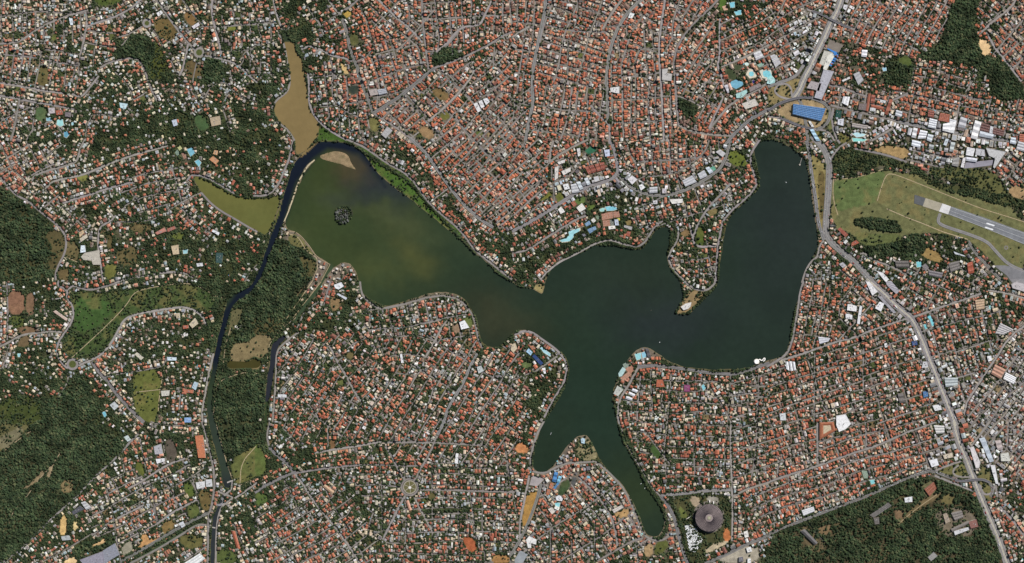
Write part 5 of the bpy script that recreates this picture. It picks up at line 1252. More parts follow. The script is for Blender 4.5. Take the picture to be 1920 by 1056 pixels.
club|M|1345,755 1375,740 1390,775 1365,790|F|206,208,214|6|small white hall above the double road|building
club|N|1500,230 1520,235 1515,310 1490,305|F|234,232,230|7|white slab with an aqua corner in the southern quarter|villa
club|N|1125,590 1145,580 1170,655 1150,665|G1|222,158,126|6|long salmon roof south of the round plaza|building
club|N|500,480 520,465 590,515 575,540|G1|200,160,122|6|long tan roof on a leafy plot near the big junction|building
club|H|520,665 540,650 600,705 580,725|G2|170,84,64|6|long red double roof on the grass by the dam end|barracks
club|H|625,765 660,745 685,765 645,785|F|176,86,60|6|red roof south of the long red double roof|house
club|H|1490,920 1530,905 1545,990 1500,1000|G2|182,84,56|7|long orange-red roof in the airport grounds|barracks
club|H|1150,940 1180,920 1205,950 1180,980|F|130,122,122|7|grey roof beside the airport swimming pool|building
club|H|1200,970 1310,990 1300,1030 1205,1010|G2|122,114,116|7|long grey double roof in the airport grounds|barracks
club|H|1350,920 1430,900 1440,960 1370,985|G3|126,118,112|7|brown-grey ribbed hall in the airport grounds|barracks
club|H|1390,830 1470,860 1480,870 1400,850|F|206,210,214|6|thin white roof in the airport grounds|building
club|H|950,900 1050,900 1060,950 960,950|G2|106,98,92|7|dark roofs among trees in the airport grounds|barracks
club|H|810,975 860,990 905,1040 880,1060|F|228,226,224|8|white hall on the east side of the dam highway|warehouse
club|H|530,925 560,910 585,935 560,955|F|176,172,176|7|grey roof on the west side of the dam highway|warehouse
"""
def dull(c, k=.2): g = sum(c)/3; return [(v*(1-k)+g*k)*.9 for v in c]
BIG = []
for ln in BIGTXT.strip().splitlines():
    n, s, p, ty, rgb, h, lab, cat = ln.split('|')
    BIG.append((n, PT(s, p), ty, lin(*dull([float(v) for v in rgb.split(',')])), float(h), lab, cat))
# flat courts, pools and pads: name, sheet, points, colour, label, category
FLATTXT = """
swimming_pool|d|210,860 330,820 400,760 380,700 430,665 610,620 600,680 500,730 470,820 400,880 250,895|P148,222,228|long crooked turquoise pool by the wooded shore|pool
swimming_pool|d|1000,240 1060,215 1110,215 1100,280 1020,290|P150,216,206|pale green western pool above the clay courts|pool
swimming_pool|d|1110,195 1200,180 1330,190 1355,240 1280,265 1150,270|P120,208,226|bright blue main pool above the clay courts|pool
clay_court|d|1040,330 1265,285 1275,420 1055,460|C186,116,84|large orange clay courts in the lakeside club|tennis courts
clay_court|d|1275,290 1390,275 1415,395 1285,410|C180,110,80|orange clay court at the east end of the club|tennis courts
clay_court|d|1065,465 1205,450 1220,570 1080,590|C184,114,82|southern orange clay court of the club|tennis courts
paved_court|d|1210,455 1280,450 1290,565 1225,575|C108,116,104|grey-green court beside the southern clay court|court
blue_court|d|705,530 800,465 835,535 740,585|C96,146,192|northern blue hard court of the lakeside club|tennis courts
blue_court|d|755,645 860,600 880,680 810,730|C86,136,186|south-western blue hard court of the lakeside club|tennis courts
blue_court|d|860,600 920,575 945,640 885,670|C96,146,192|eastern blue hard court of the lakeside club|tennis courts
red_court|d|940,530 990,500 1040,610 975,610|C160,92,66|dark orange play yard west of the clay courts|court
green_court|d|920,380 985,360 1010,430 960,450|C104,134,98|small green court north of the white pavilion|court
swimming_pool|f|880,500 920,470 980,470 1010,520 1000,580 930,600 885,560|P120,216,226|smaller round turquoise pool of the water park|pool
pool_deck|f|800,540 880,400 980,400 1080,580 1060,620 900,650|W222,208,176|cream paved deck around the smaller round pool|deck
swimming_pool|f|1240,470 1330,440 1410,470 1440,560 1400,620 1290,610 1240,560|P116,216,228|larger round turquoise pool of the water park|pool
pool_deck|f|1150,450 1250,410 1450,430 1480,590 1400,660 1230,640|W216,214,190|cream paved deck around the larger round pool|deck
pool_deck|f|400,740 540,680 720,740 740,820 550,920 430,860|C96,176,206|blue play pool basin next to the sports fields|pool
kidney_pool|f|960,700 1020,690 1040,750 980,790|P52,40,130|deep violet-blue pool basin in the water park|pool
green_court|f|1080,300 1230,230 1270,300 1150,365|C124,176,152|pale green court north of the round pools|court
white_dome|f|770,255 830,230 880,260 870,310 820,325 780,300|W214,236,222|small pale round roof west of the green court|pavilion
swimming_pool|f|0,-60 1,-60 1,-59|P0,0,0|x|x
swimming_pool|D|-15,530 15,535 30,570 55,600 50,620 20,635 0,630|P150,226,222|turquoise pool area at the west side of the highway junction|pool
swimming_pool|b|1260,945 1330,930 1470,960 1430,990 1330,1005|P180,226,232|pale blue pool in the club south-east of the terminal|pool
swimming_pool|D|630,1035 740,1045 720,1060 640,1062|P130,226,214|second turquoise pool south-east of the terminal|pool
swimming_pool|D|855,510 885,505 890,530 865,535|P150,206,230|small blue pool in the round wooded park in the north-east|pool
swimming_pool|C|1630,20 1670,15 1670,55 1640,60|P110,206,226|western blue pool near the top of the picture|pool
swimming_pool|C|1665,85 1720,75 1720,110 1680,115|P120,210,226|eastern blue pool near the top of the picture|pool
tan_court|C|1575,50 1605,40 1620,75 1590,80|C220,160,120|pink-tan court beside the top pools|court
swimming_pool|A|430,900 470,895 478,940 450,950 425,935|P150,226,222|turquoise star-shaped pool beside the western green pitch|pool
swimming_pool|A|345,885 380,880 390,905 350,908|P130,190,206|aqua court between the green pitch and the pool|court
swimming_pool|A|480,990 500,985 520,1010 500,1035 480,1025|P90,170,200|blue pool south of the turquoise star-shaped pool|pool
swimming_pool|A|535,920 553,915 553,940 537,940|P150,210,222|tiny aqua pool east of the turquoise one|pool
swimming_pool|E|1400,65 1440,50 1465,90 1430,120|P110,190,214|northern blue pool of the club west of the canal|pool
swimming_pool|E|1460,155 1490,140 1510,165 1490,195|P110,196,216|southern blue pool of the club west of the canal|pool
green_court|E|1310,90 1330,65 1350,95 1330,115|C108,140,116|green court next to the blue club pools|court
yellow_court|E|1330,50 1350,35 1368,60 1345,75|C190,190,110|yellowish court next to the blue club pools|court
red_court|E|1360,95 1385,85 1405,125 1380,140|C166,110,84|brownish court next to the blue club pools|court
swimming_pool|E|1372,820 1410,815 1405,845 1375,848|P150,210,216|small pool in front of the cream mansion|pool
swimming_pool|E|1640,840 1645,842 1640,846|P0,0,0|x|x
swimming_pool|K|200,488 220,490 295,545 285,562 240,535|P160,216,226|long pale blue pool of the aquatic club on the headland|pool
swimming_pool|K|920,545 965,535 970,580 935,590|P140,220,224|western turquoise pool of the yacht club|pool
swimming_pool|K|970,535 1000,525 1010,565 980,575|P130,200,226|eastern blue pool of the yacht club|pool
green_court|K|830,620 860,605 900,650 850,670|C128,148,128|grey-green court of the yacht club|court
clay_court|K|845,655 900,625 920,660 885,700 870,680|C190,120,86|upper orange clay courts of the yacht club|tennis courts
clay_court|K|810,725 880,670 895,700 840,745|C190,122,88|lower orange clay courts of the yacht club|tennis courts
aqua_court|K|797,690 830,640 855,660 825,710 803,715|C168,206,202|pale aqua deck on the yacht club's shore|deck
green_court|K|780,800 830,785 838,810 800,835|C78,110,84|green court by the west shore street|court
swimming_pool|K|1420,785 1435,770 1455,795 1435,820|P120,210,226|turquoise pool in the houses south of the east bay|pool
swimming_pool|L|1190,260 1215,250 1245,310 1250,330 1230,335 1215,290|P110,216,230|long turquoise pool near the highway junction|pool
swimming_pool|L|1165,325 1180,320 1195,350 1180,358|P100,206,214|small turquoise pool beside the long one|pool
swimming_pool|L|1655,180 1672,180 1675,205 1660,208|P150,216,214|small pool near the airport road|pool
swimming_pool|H|1112,905 1150,908 1150,945 1115,950|P110,210,220|turquoise pool in the airport grounds|pool
swimming_pool|O|320,600 360,605 355,635 325,630|P130,216,226|turquoise pool of the lakeside sports club|pool
swimming_pool|O|560,400 590,405 585,420 563,416|P110,196,226|small blue pool at the root of the headland|pool
swimming_pool|P|760,435 800,430 800,458 775,465|P120,216,220|turquoise pool by the avenue facing the campus wood|pool
green_court|P|700,360 750,365 750,420 720,420|C130,156,130|grey-green court near the avenue facing the campus wood|court
swimming_pool|I|765,980 790,975 800,1005 785,1022|P110,200,222|blue pool in the western woods|pool
swimming_pool|I|130,540 155,540 152,565 135,566|P150,220,226|small pool on the western meadow|pool
swimming_pool|J|1390,250 1391,250 1391,251|P0,0,0|x|x
green_court|D|1000,0 1001,0 1001,1|P0,0,0|x|x
paved_square|O|150,400 210,410 240,430 190,480 130,470|C172,160,156|pale pink paved square at the lake's south-west corner|square
paved_square|O|20,1030 60,960 120,990 80,1056 20,1056|C150,156,160|grey paved yard at the bottom end of the plaza road|car park
paved_square|c|1045,920 1460,880 1440,960 1200,990 1020,1010|C150,144,156|factory lorry yard with a few vehicles|yard
paved_square|a|930,590 1130,680 1060,790 870,740|C136,122,108|brownish bus parking ground beside the highway|bus park
runway_pad|H|1100,405 1180,430 1165,490 1095,470|C96,98,100|dark grey square pad at the western end of the runway|runway pad
runway_pad|H|1182,430 1305,470 1280,530 1160,492|C176,164,136|beige concrete strip of the runway|runway pad
runway_pad|H|1307,470 1372,493 1352,553 1282,531|C222,218,214|white concrete strip of the runway|runway pad
runway_strip|H|1374,493 1640,583 1960,700 1960,795 1640,660 1354,554|C128,130,134|asphalt runway|runway
runway_line|H|1640,615 1700,633 1695,642 1636,623|W240,240,240|northern white aiming mark on the runway|runway marking
runway_line|H|1630,645 1690,663 1686,672 1626,654|W240,240,240|southern white aiming mark on the runway|runway marking
apron|H|1690,935 1780,935 1940,975 1940,1066 1830,1066 1790,1010|C128,126,128|airport apron|apron
apron|L|1810,-20 1940,-20 1940,20 1830,0|C140,136,138|southern part of airport apron|apron
"""
FLAT = []
for ln in FLATTXT.strip().splitlines():
    n, s, p, rgb, lab, cat = ln.split('|')
    if lab == 'x': continue
    FLAT.append((n, PT(s, p), rgb[0], lin(*dull([float(v) for v in rgb[1:].split(',')], .28)), lab, cat))
# planted belts along the shore drive and the boulevards: sheet, line, width, density
LINES = [('F','760,50 900,150 1000,215 1100,260 1190,350 1260,440 1340,530 1450,640 1540,730 1610,820 1700,900 1800,980 1900,1040',2.6,.85),
 ('F','660,10 800,75 930,150',2.5,.7),('B','290,260 310,370 350,450 355,560 380,640 385,760 410,850',2.2,.9),
 ('B','760,500 775,570 805,650 845,750',3,.9),('J','780,20 800,100 860,150 920,195 1000,200 1150,160 1280,125 1400,115 1500,130 1580,180 1640,270 1665,400 1700,490',1.5,.75),
 ('K','20,385 80,362 150,365 240,430 330,490 400,570 425,650 410,750 360,830 290,940 250,1010',1.4,.8),
 ('O','230,0 190,100 160,240 130,330',1.6,.8),('O','640,300 720,360 800,440 870,530 920,640 960,740 990,820',1.5,.75),
 ('O','795,0 830,110 880,200 930,310 990,420 1050,520 1110,600 1150,700 1170,790 1120,870 1020,870',3.6,.95),
 ('O','830,60 900,220 960,340 1030,460',3.2,.8),('O','1180,560 1250,700 1290,850 1310,950',2.6,.9),
 ('K','1000,600 1100,590 1200,640 1350,672 1500,690 1640,690 1760,670',2.2,.8),('K','800,930 780,1000 790,1056',1.6,.8),
 ('L','250,20 220,120 200,230 180,330 170,440',1.6,.8),('H','370,880 320,920 280,990 250,1056',2.4,.85),
 ('G','1800,110 1800,180 1830,270 1840,340 1780,410 1700,480 1620,550 1570,640 1550,760 1545,900 1545,1040',1.8,.85),
 ('G','1150,600 1220,640 1240,720 1180,790 1165,870 1190,950 1240,1010 1290,1056',2.8,.95),
 ('G','250,1010 350,920 480,850 560,800 640,760 740,770 830,785 900,800 960,790',4.0,.95),('G','400,880 500,820 620,740 760,720 880,760',4.5,.9),
 ('K','1250,0 1290,80 1290,130 1250,200 1220,240 1290,250 1370,195 1450,115 1520,50',1.7,.85),
 ('P','0,845 150,770 300,718 450,660 620,600 800,530',1.6,.75),('P','0,850 300,745 620,630 900,510',3,.9),('P','880,500 940,485',1.5,1),('P','985,465 1090,425',1.5,1),
 ('F','480,15 640,0',1,.4),('I','1560,300 1580,420 1600,560',2.8,.85),('I','1560,0 1700,60 1850,40',3,.8),('E','1500,250 1590,300 1680,360 1780,420 1870,440',2,.8),
 ('E','1520,400 1600,470 1700,540 1800,590 1900,650',1.6,.8),('N','340,440 400,530 480,640 560,740 640,850 720,950 770,1020',2.2,.85),
 ('N','970,140 1300,160 1680,160',2.2,.7),('N','1240,660 1400,660 1600,655',2.2,.8),('N','1250,350 1500,345 1700,345',1.8,.7),('N','60,0 60,120 110,230 170,330',3,.7),
 ('C','1530,140 1550,300 1550,420 1565,560',1.8,.8),('C','1500,60 1400,150 1300,260 1240,350 1215,450 1215,600 1235,750',2.2,.85),('G','280,170 285,300',1.8,.9),
 ('C','700,900 740,920 720,850',3,1),('J','0,260 60,280 120,330',3,.8),('J','200,0 300,-40 400,-30 470,20',1.4,.6),('D','560,580 700,660 800,700',2,.7),
 ('O','1650,0 1650,200 1645,480',2.2,.8),('O','1120,550 1300,530 1600,500',1.8,.6),('O','1180,280 1400,280',1.5,.5),
 ('M','1530,20 1570,140 1600,260',1.6,.7),('M','1660,640 1700,700 1660,800 1630,800',4,.7),('M','1240,80 1330,90 1380,200 1380,280',3,.9),
 ('J','1560,130 1640,230 1670,330 1690,420',1.4,.9)]
for s_, p_, w_, d_ in LINES: stamp_line(chaikin(PT(s_, p_), 1, False), w_*.7, 1)
for b in BIG: stamp_poly(b[1], 4, .4)
for b in FLAT: stamp_poly(b[1], 4, .4)
def centroid(p): return p.mean(0)
def big_building(n, p, ty, rc, h, lab, cat):
    p = np.array(p); cx, cy = centroid(p); loc = (*W(cx, cy), 0)
    root = link(n, None, None, loc); tag(root, lab, cat)
    off = np.array([960-cx*0-960, 0])
    q = p-np.array([cx, cy])+np.array([960., 528.])     # local coordinates: W() then gives metres from the base point
    wall = tuple(np.array(lin(190,184,172))*rng.uniform(.7, 1.05)); m = MB(); m.prism(q, 0, h, wall, tuple(np.array(rc)*.9)); m.build('walls', M_BUILD, root)
    R = random.Random(int(cx*7+cy))
    if ty == 'R':
        c = q.mean(0); inn = c+(q-c)*.5; m = MB(); m.sheet(inn, h+.1, lin(176,160,134)); m.build('courtyard', M_BUILD, root)
        for i in range(4):
            a0, a1, b0, b1 = q[i], q[(i+1)%4], inn[i], inn[(i+1)%4]; m = MB(); z0, z1 = h+.15, h+3.2; m0, m1 = (a0+b0)/2, (a1+b1)/2
            v_ = [m.v(*a0,z0), m.v(*a1,z0), m.v(*b1,z0), m.v(*b0,z0), m.v(*m0,z1), m.v(*m1,z1)]; m.f([v_[0],v_[1],v_[5],v_[4]], rc); m.f([v_[3],v_[2],v_[5],v_[4]], tuple(np.array(rc)*.95)); m.build('roof_span', M_BUILD, root)
    elif ty == 'F':
        m = MB(); c = np.array([960., 528.])
        inn = c+(q-c)*.93; m.sheet(inn, h+.25, rc)
        # a few roof plant boxes and a stair head
        m.build('roof', M_BUILD, root)
        m = MB(); a = (q-c)
        mi = math.sqrt(abs(np.sum(q[:,0]*np.roll(q[:,1],-1)-np.roll(q[:,0],-1)*q[:,1])/2))
        e = (q[1]-q[0])/np.hypot(*(q[1]-q[0])); f = np.array([-e[1], e[0]])
        for _ in range(2+int(mi/5)):
            o = c+e*R.uniform(-.25,.25)*mi+f*R.uniform(-.25,.25)*mi; s = R.uniform(.35,.8)
            if not inpoly(np.array([o[0]]), np.array([o[1]]), q)[0]: continue
            k = R.uniform(.6, 1.1); bx = [o+e*s*a_+f*s*b_*k for a_, b_ in ((-1,-1),(1,-1),(1,1),(-1,1))]
            m.prism(bx, h+.2, h+R.uniform(1.2, 2.6), lin(140,138,134), tuple(np.array(lin(150,148,146))*R.uniform(.6, 1.3)))
        if m.V: m.build('roof_plant', M_BUILD, root)['kind'] = 'stuff'
        m = MB()
        n_ = len(q)
        for i in range(n_):     # parapet
            a0, a1 = q[i], q[(i+1) % n_]; b0, b1 = c+(a0-c)*.955, c+(a1-c)*.955
            pc = tuple(np.clip(np.array(rc)*1.15, 0, .85)); t = [m.v(*a0, h+.9), m.v(*a1, h+.9), m.v(*b1, h+.9), m.v(*b0, h+.9)]; m.f(t, pc)
            lo = [m.v(*b0, h+.2), m.v(*b1, h+.2)]; m.f([t[3], t[2], lo[1], lo[0]], pc); lo = [m.v(*a0, h-.1), m.v(*a1, h-.1)]; m.f([t[0], t[1], lo[1], lo[0]], pc)
        m.build('parapet', M_BUILD, root)
    else:
        k = int(ty[1:]); p0, p1, p2, p3 = q[:4] if len(q) == 4 else (q[0], q[1], q[2], q[-1])
        if k == 1 and np.hypot(*(p3-p0)) > np.hypot(*(p1-p0)): p0, p1, p2, p3 = p1, p2, p3, p0
        for i in range(k):
            a, b = i/k, (i+1)/k; g = .03/k if k > 1 else 0
            A0, A1 = p0+(p3-p0)*(a+g), p1+(p2-p1)*(a+g); B0, B1 = p0+(p3-p0)*(b-g), p1+(p2-p1)*(b-g); M0, M1 = (A0+B0)/2, (A1+B1)/2
            rise = min(np.hypot(*(A0-B0))*S*.16+.3, 4.5); m = MB(); c = np.array(rc)*R.uniform(.93, 1.05)
            ia = [m.v(*A0, h+.05), m.v(*A1, h+.05), m.v(*B1, h+.05), m.v(*B0, h+.05), m.v(*M0, h+rise), m.v(*M1, h+rise)]
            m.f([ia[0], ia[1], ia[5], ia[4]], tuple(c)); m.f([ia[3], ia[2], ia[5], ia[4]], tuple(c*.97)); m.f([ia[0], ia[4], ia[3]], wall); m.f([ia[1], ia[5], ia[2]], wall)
            # ridge skylights
            L = np.hypot(*(M1-M0))
            if L > 6 and k > 1:
                for s in np.arange(.12, .9, 3.2/L):
                    o = M0+(M1-M0)*s; e = (M1-M0)/L*.45; f = (B0-A0)/np.hypot(*(B0-A0))*.22
                    m.f([m.v(*(o-e-f), h+rise+.12), m.v(*(o+e-f), h+rise+.12), m.v(*(o+e+f), h+rise+.12), m.v(*(o-e+f), h+rise+.12)], tuple(np.clip(c*.6+.36, 0, .8)))
            m.build('roof_span', M_BUILD, root)
    return root
for b in BIG: big_building(*b)
for i, (n, p, kd_, c, lab, cat) in enumerate(FLAT):
    cx, cy = centroid(p); q = p-np.array([cx, cy])+np.array([960., 528.])
    if n in ('runway_strip', 'runway_pad', 'apron', 'paved_square'):
        m = MB(); m.sheet(q, .9+.02*(i % 7), c); o = m.build(n, M_ROAD); o.location = (*W(cx, cy), 0)
        if n in ('runway_strip', 'apron'): tag(o, lab, kind='structure')
        else: tag(o, lab, cat)
        if n == 'runway_strip':      # centre line, edge stripes and worn rubber streaks
            m = MB()
            for sx, wd0, cc in ((0,.25,lin(206,206,202)),(-6.2,.35,lin(196,196,194)),(6.2,.35,lin(196,196,194)),(1.6,.7,lin(104,106,112)),(-1.8,.6,lin(108,110,116))):
                a = (q[0]+q[-1])/2; b_ = (q[2]+q[3])/2; d = (b_-a)/np.hypot(*(b_-a)); nn = np.array([-d[1], d[0]])
                m.ribbon(np.array([a+nn*sx, a+(b_-a)*.5+nn*sx*1.25, b_+nn*sx*1.5]), wd0, 1.15+.01*sx, cc)
            m.build('runway_marking', M_PLAIN, o)
        continue
    root = link(n, None, None, (*W(cx, cy), 0)); tag(root, lab, cat); c0 = np.array([960., 528.])
    if kd_ == 'P':
        m = MB(); m.sheet(c0+(q-c0)*1.12, .75, lin(196,186,166)); m.build('coping', M_PLAIN, root)
        m = MB(); m.sheet(q, .9+.03*(i % 5), c); m.build('water', M_POOL, root)
    elif kd_ == 'W':
        m = MB(); m.prism(q, 0, .55 if 'mark' not in cat else 1.6, c, c); m.build('slab', M_PLAIN, root)
    else:
        m = MB(); m.sheet(q, .8+.03*(i % 5), c); m.build('playing_surface', M_PLAIN, root)
        if len(q) == 4:
            m = MB(); nc = max(1, round(np.hypot(*(q[1]-q[0]))/5.5)) if 'court' in cat else 0
            for k in range(nc):
                a, b_ = (k+.14)/nc, (k+.86)/nc
                for t0, t1 in (((a,.14),(b_,.14)),((a,.86),(b_,.86)),((a,.14),(a,.86)),((b_,.14),(b_,.86)),((a,.5),(b_,.5))):
                    P_ = lambda uv: (q[0]*(1-uv[0])+q[1]*uv[0])*(1-uv[1])+(q[3]*(1-uv[0])+q[2]*uv[0])*uv[1]
                    m.ribbon(np.array([P_(t0), P_(t1)]), .12, 1.05+.01*k, lin(214,206,190))
            if m.V: m.build('court_lines', M_PLAIN, root)
# ------------------------------------------------------------------ houses
PAL = dict(
 t=[((176,104,76),18),((156,88,66),16),((184,122,92),12),((130,84,70),11),((192,146,122),9),((186,168,146),12),((204,198,190),7),((146,140,136),8),((104,98,96),5),((120,96,84),8)],
 m=[((172,104,78),14),((152,88,68),12),((182,128,104),9),((124,84,72),8),((186,168,142),13),((196,184,162),6),((206,202,196),6),((152,150,147),10),((108,105,104),9),((114,98,86),8),((148,158,160),2)],
 c=[((168,106,80),12),((146,92,72),9),((182,130,106),8),((192,172,142),13),((200,188,164),9),((208,205,199),8),((156,152,147),12),((110,104,99),10),((120,100,84),9),((150,160,162),2)],
 w=[((212,211,208),19),((186,186,186),18),((152,152,153),20),((120,118,119),15),((92,91,94),6),((160,106,84),9),((186,172,150),8),((122,98,84),4),((158,172,182),2)],
 g=[((144,141,139),21),((118,115,115),19),((182,178,174),14),((150,94,76),14),((126,88,76),11),((186,170,146),9),((206,203,199),7),((92,90,91),8)])
WREG = [PT('D','150,160 420,60 360,560 180,640 160,300'), PT('D','490,0 640,0 600,170 500,190'), PT('D','480,780 940,860 1920,1060 1920,1056 480,1056'),
        PT('H','1000,0 1800,0 1740,200 1300,220 1000,120'), PT('G','300,300 800,260 800,170 1040,360 1300,300 1640,0 1640,160 1500,340 1000,420 400,480'),
        PT('L','700,40 830,60 1060,260 1160,430 1180,560 1240,560 1380,700 1440,1000 1300,1056 1150,640 1030,300 940,280'),
        PT('L','1240,560 1420,640 1420,800 1340,900 1250,700'), PT('P','1230,0 1420,0 1500,250 1200,330'), PT('P','1480,0 1700,0 1800,200 1750,560 1650,400'),
        PT('O','1560,1000 1920,860 1920,1056 1560,1056'), PT('G','960,400 1300,380 1250,480 1180,470')]
GREG = [PT('L','1440,760 1920,480 1920,1056 1440,1056'), PT('P','1560,0 1920,0 1920,260 1700,200'), PT('D','1560,480 1700,520 1600,640 1500,600')]
TREG = [PT('Z','620,60 700,0 1920,0 1920,230 1560,200 1400,180 1360,300 1260,340 1040,330 960,430 880,430 720,250 650,200'), PT('L','0,0 1200,0 1200,1056 0,1056'),
        PT('P','0,0 1300,0 1200,330 0,760'), PT('L','1060,0 1500,0 1600,500 1300,520'), PT('Z','520,620 1000,620 960,900 520,860')]
def regions(x, y):
    r = np.full(x.shape, 'm')
    r[(x < 500)&(y < 320)] = 'c'; r[(x < 500)&(y > 560)] = 'c'; r[(x < 500)&(y >= 320)&(y < 560)] = 'm'
    for p in TREG: r[inpoly(x, y, p)] = 't'
    r[(y > 600)&(x > 500)&(x < 1000)&(vnoise(x, y, 60, 140) > .45)] = 'm'
    for p in GREG: r[inpoly(x, y, p)] = 'g'
    for p in WREG: r[inpoly(x, y, p)] = 'w'
    return r
HS = []     # x, y, ang, w, d
_u = np.array([-.5,-.17,.17,.5]); _uu, _vv = [a.ravel() for a in np.meshgrid(_u, _u)]
def try_house(x, y, ca, sa, w, d, maxhit=2):
    ux = _uu*w; vy = _vv*d
    X = x+ux*ca-vy*sa; Y = y+ux*sa+vy*ca
    I = ((Y-OY)*2).astype(int); J = ((X-OX)*2).astype(int)
    if I.min() < 0 or J.min() < 0 or I.max() >= OH or J.max() >= OW: return False
    if np.count_nonzero(OCC[I, J]) > maxhit: return False
    fu = max(2, int(w*2.2)); fv = max(2, int(d*2.2))
    a, b = np.meshgrid(np.linspace(-.5,.5,fu), np.linspace(-.5,.5,fv)); a = a.ravel()*w; b = b.ravel()*d
    OCC[((y+a*sa+b*ca-OY)*2).astype(int), ((x+a*ca-b*sa-OX)*2).astype(int)] |= 4
    return True
def walk_roads():
    R = random.Random(3)
    ln = lambda m, s=.27: min(max(m*math.exp(R.gauss(0, s)), m*.62), m*2.1)
    for c, p in ROADS:
        if c == 'D': continue
        q = resample(p, .8); d = np.gradient(q, axis=0); L = np.hypot(d[:,0], d[:,1])+1e-9; T = d/L[:,None]
        n = len(q); tcs = treecover(q[:,0], q[:,1]); reg = regions(q[:,0], q[:,1])
        for side in (-1, 1):
            for row in (0, 1):
                i = R.uniform(0, 4)
                while i < n:
                    k = int(i); x, y = q[k]; tx, ty = T[k]; t = tcs[k]; rg = reg[k]
                    if not (-165 < x < 2085 and -125 < y < 1178): i += 8; continue
                    if rg == 'w' and c in 'HA' and row == 0 and R.random() < .55: w = R.uniform(5, 10); dd = R.uniform(6, 12)
                    elif rg == 'w': w = ln(5.2, .4); dd = ln(6.2, .35)
                    elif rg == 'c': w = ln(4.1); dd = ln(4.8)
                    elif rg == 't': w = ln(3.9); dd = ln(5.4)
                    else: w = ln(4.0); dd = ln(5.2)
                    gap = R.uniform(.05, .55)+max(0, t-1.5)*.17
                    if R.random() < min(.98, 1.14-.085*t):
                        off = WID[c]/2+.6+R.uniform(0, .4+t*.14)+dd/2+row*(6.6+t*.2)
                        nx, ny = -ty*side, tx*side; hx = x+nx*off; hy = y+ny*off
                        if try_house(hx, hy, tx, ty, w, dd): HS.append((hx, hy, math.atan2(ty, tx), w, dd))
                        elif try_house(hx-nx*.5, hy-ny*.5, tx, ty, w*.8, dd*.7): HS.append((hx-nx*.5, hy-ny*.5, math.atan2(ty, tx), w*.8, dd*.7))
                    i += (w+gap)/.8
walk_roads()
from mathutils.kdtree import KDTree
rp = []; ra = []
for c, p in ROADS:
    if c == 'D': continue
    q = resample(p, 5); d = np.gradient(q, axis=0)
    for k in range(len(q)): rp.append((q[k,0], q[k,1], 0)); ra.append(math.atan2(d[k,1], d[k,0]))
kd = KDTree(len(rp))
for i, p in enumerate(rp): kd.insert(p, i)
kd.balance()
NF = 80000
X = rng.uniform(-165, 2085, NF); Y = rng.uniform(-125, 1178, NF); i, j = cells(X, Y); T_ = treecover(X, Y)
ok = (OCC[i, j] == 0)&(rng.random(NF) < np.clip(1.1-.16*T_, .06, 1)); X, Y = X[ok], Y[ok]
for x, y in zip(X, Y):
    _, k, dist = kd.find((x, y, 0))
    if dist > 60: continue
    a = ra[k]; w = random.uniform(2.4, 5.2); d = random.uniform(2.8, 6.0)
    if try_house(x, y, math.cos(a), math.sin(a), w, d, 1): HS.append((x, y, a, w, d))
HS = np.array(HS); NH = len(HS)
hreg = regions(HS[:,0], HS[:,1])
hcol = np.zeros((NH, 3)); hpi = np.zeros(NH, int)
# the same builder often built a whole row: neighbouring roofs tend to match
for rg, pal in PAL.items():
    m = hreg == rg; w = np.array([q[1] for q in pal], float); w /= w.sum(); cs = np.cumsum(w)
    r = rng.random(m.sum()); row = vnoise(HS[m,0], HS[m,1], 13, 150); row = np.clip((row-.5)*1.5+.5, 0, .999)
    use = np.where(rng.random(m.sum()) < .58, row, r)
    pi = np.searchsorted(cs, use).clip(0, len(pal)-1)
    hcol[m] = np.array([lin(*q[0]) for q in pal])[pi]; hpi[m] = pi
hcol *= rng.uniform(.68, 1.18, (NH,1)); hcol *= rng.uniform(.95, 1.06, (NH,3))
tile = (hcol[:,0] > hcol[:,2]*1.9)
def colword(c):
    r, g, b = c
    if r > b*3.2 and r > .25: return 'orange tiled'
    if r > b*2.4 and r > .14: return 'reddish tiled'
    if r > b*1.9: return 'brown tiled'
    L = (r+g+b)/3
    if L > .5: return 'white'
    if r > b*1.25: return 'cream' if L > .3 else 'dull brown'
    return 'pale grey' if L > .28 else 'grey'
hh = rng.uniform(3.6, 8.0, NH); big = HS[:,3]*HS[:,4] > 30; hh[big] = rng.uniform(6, 10.5, big.sum())
tower = (rng.random(NH) < np.where((hreg == 'g')|(hreg == 'w'), .05, .012))&(HS[:,3] > 2.8); hh[tower] = rng.uniform(11, 24, tower.sum())
typ = np.where(tile, np.where(rng.random(NH) < .55, 0, 1), np.where(rng.random(NH) < .5, 1, 2)); typ[tower] = 2   # 0 hip 1 gable 2 flat
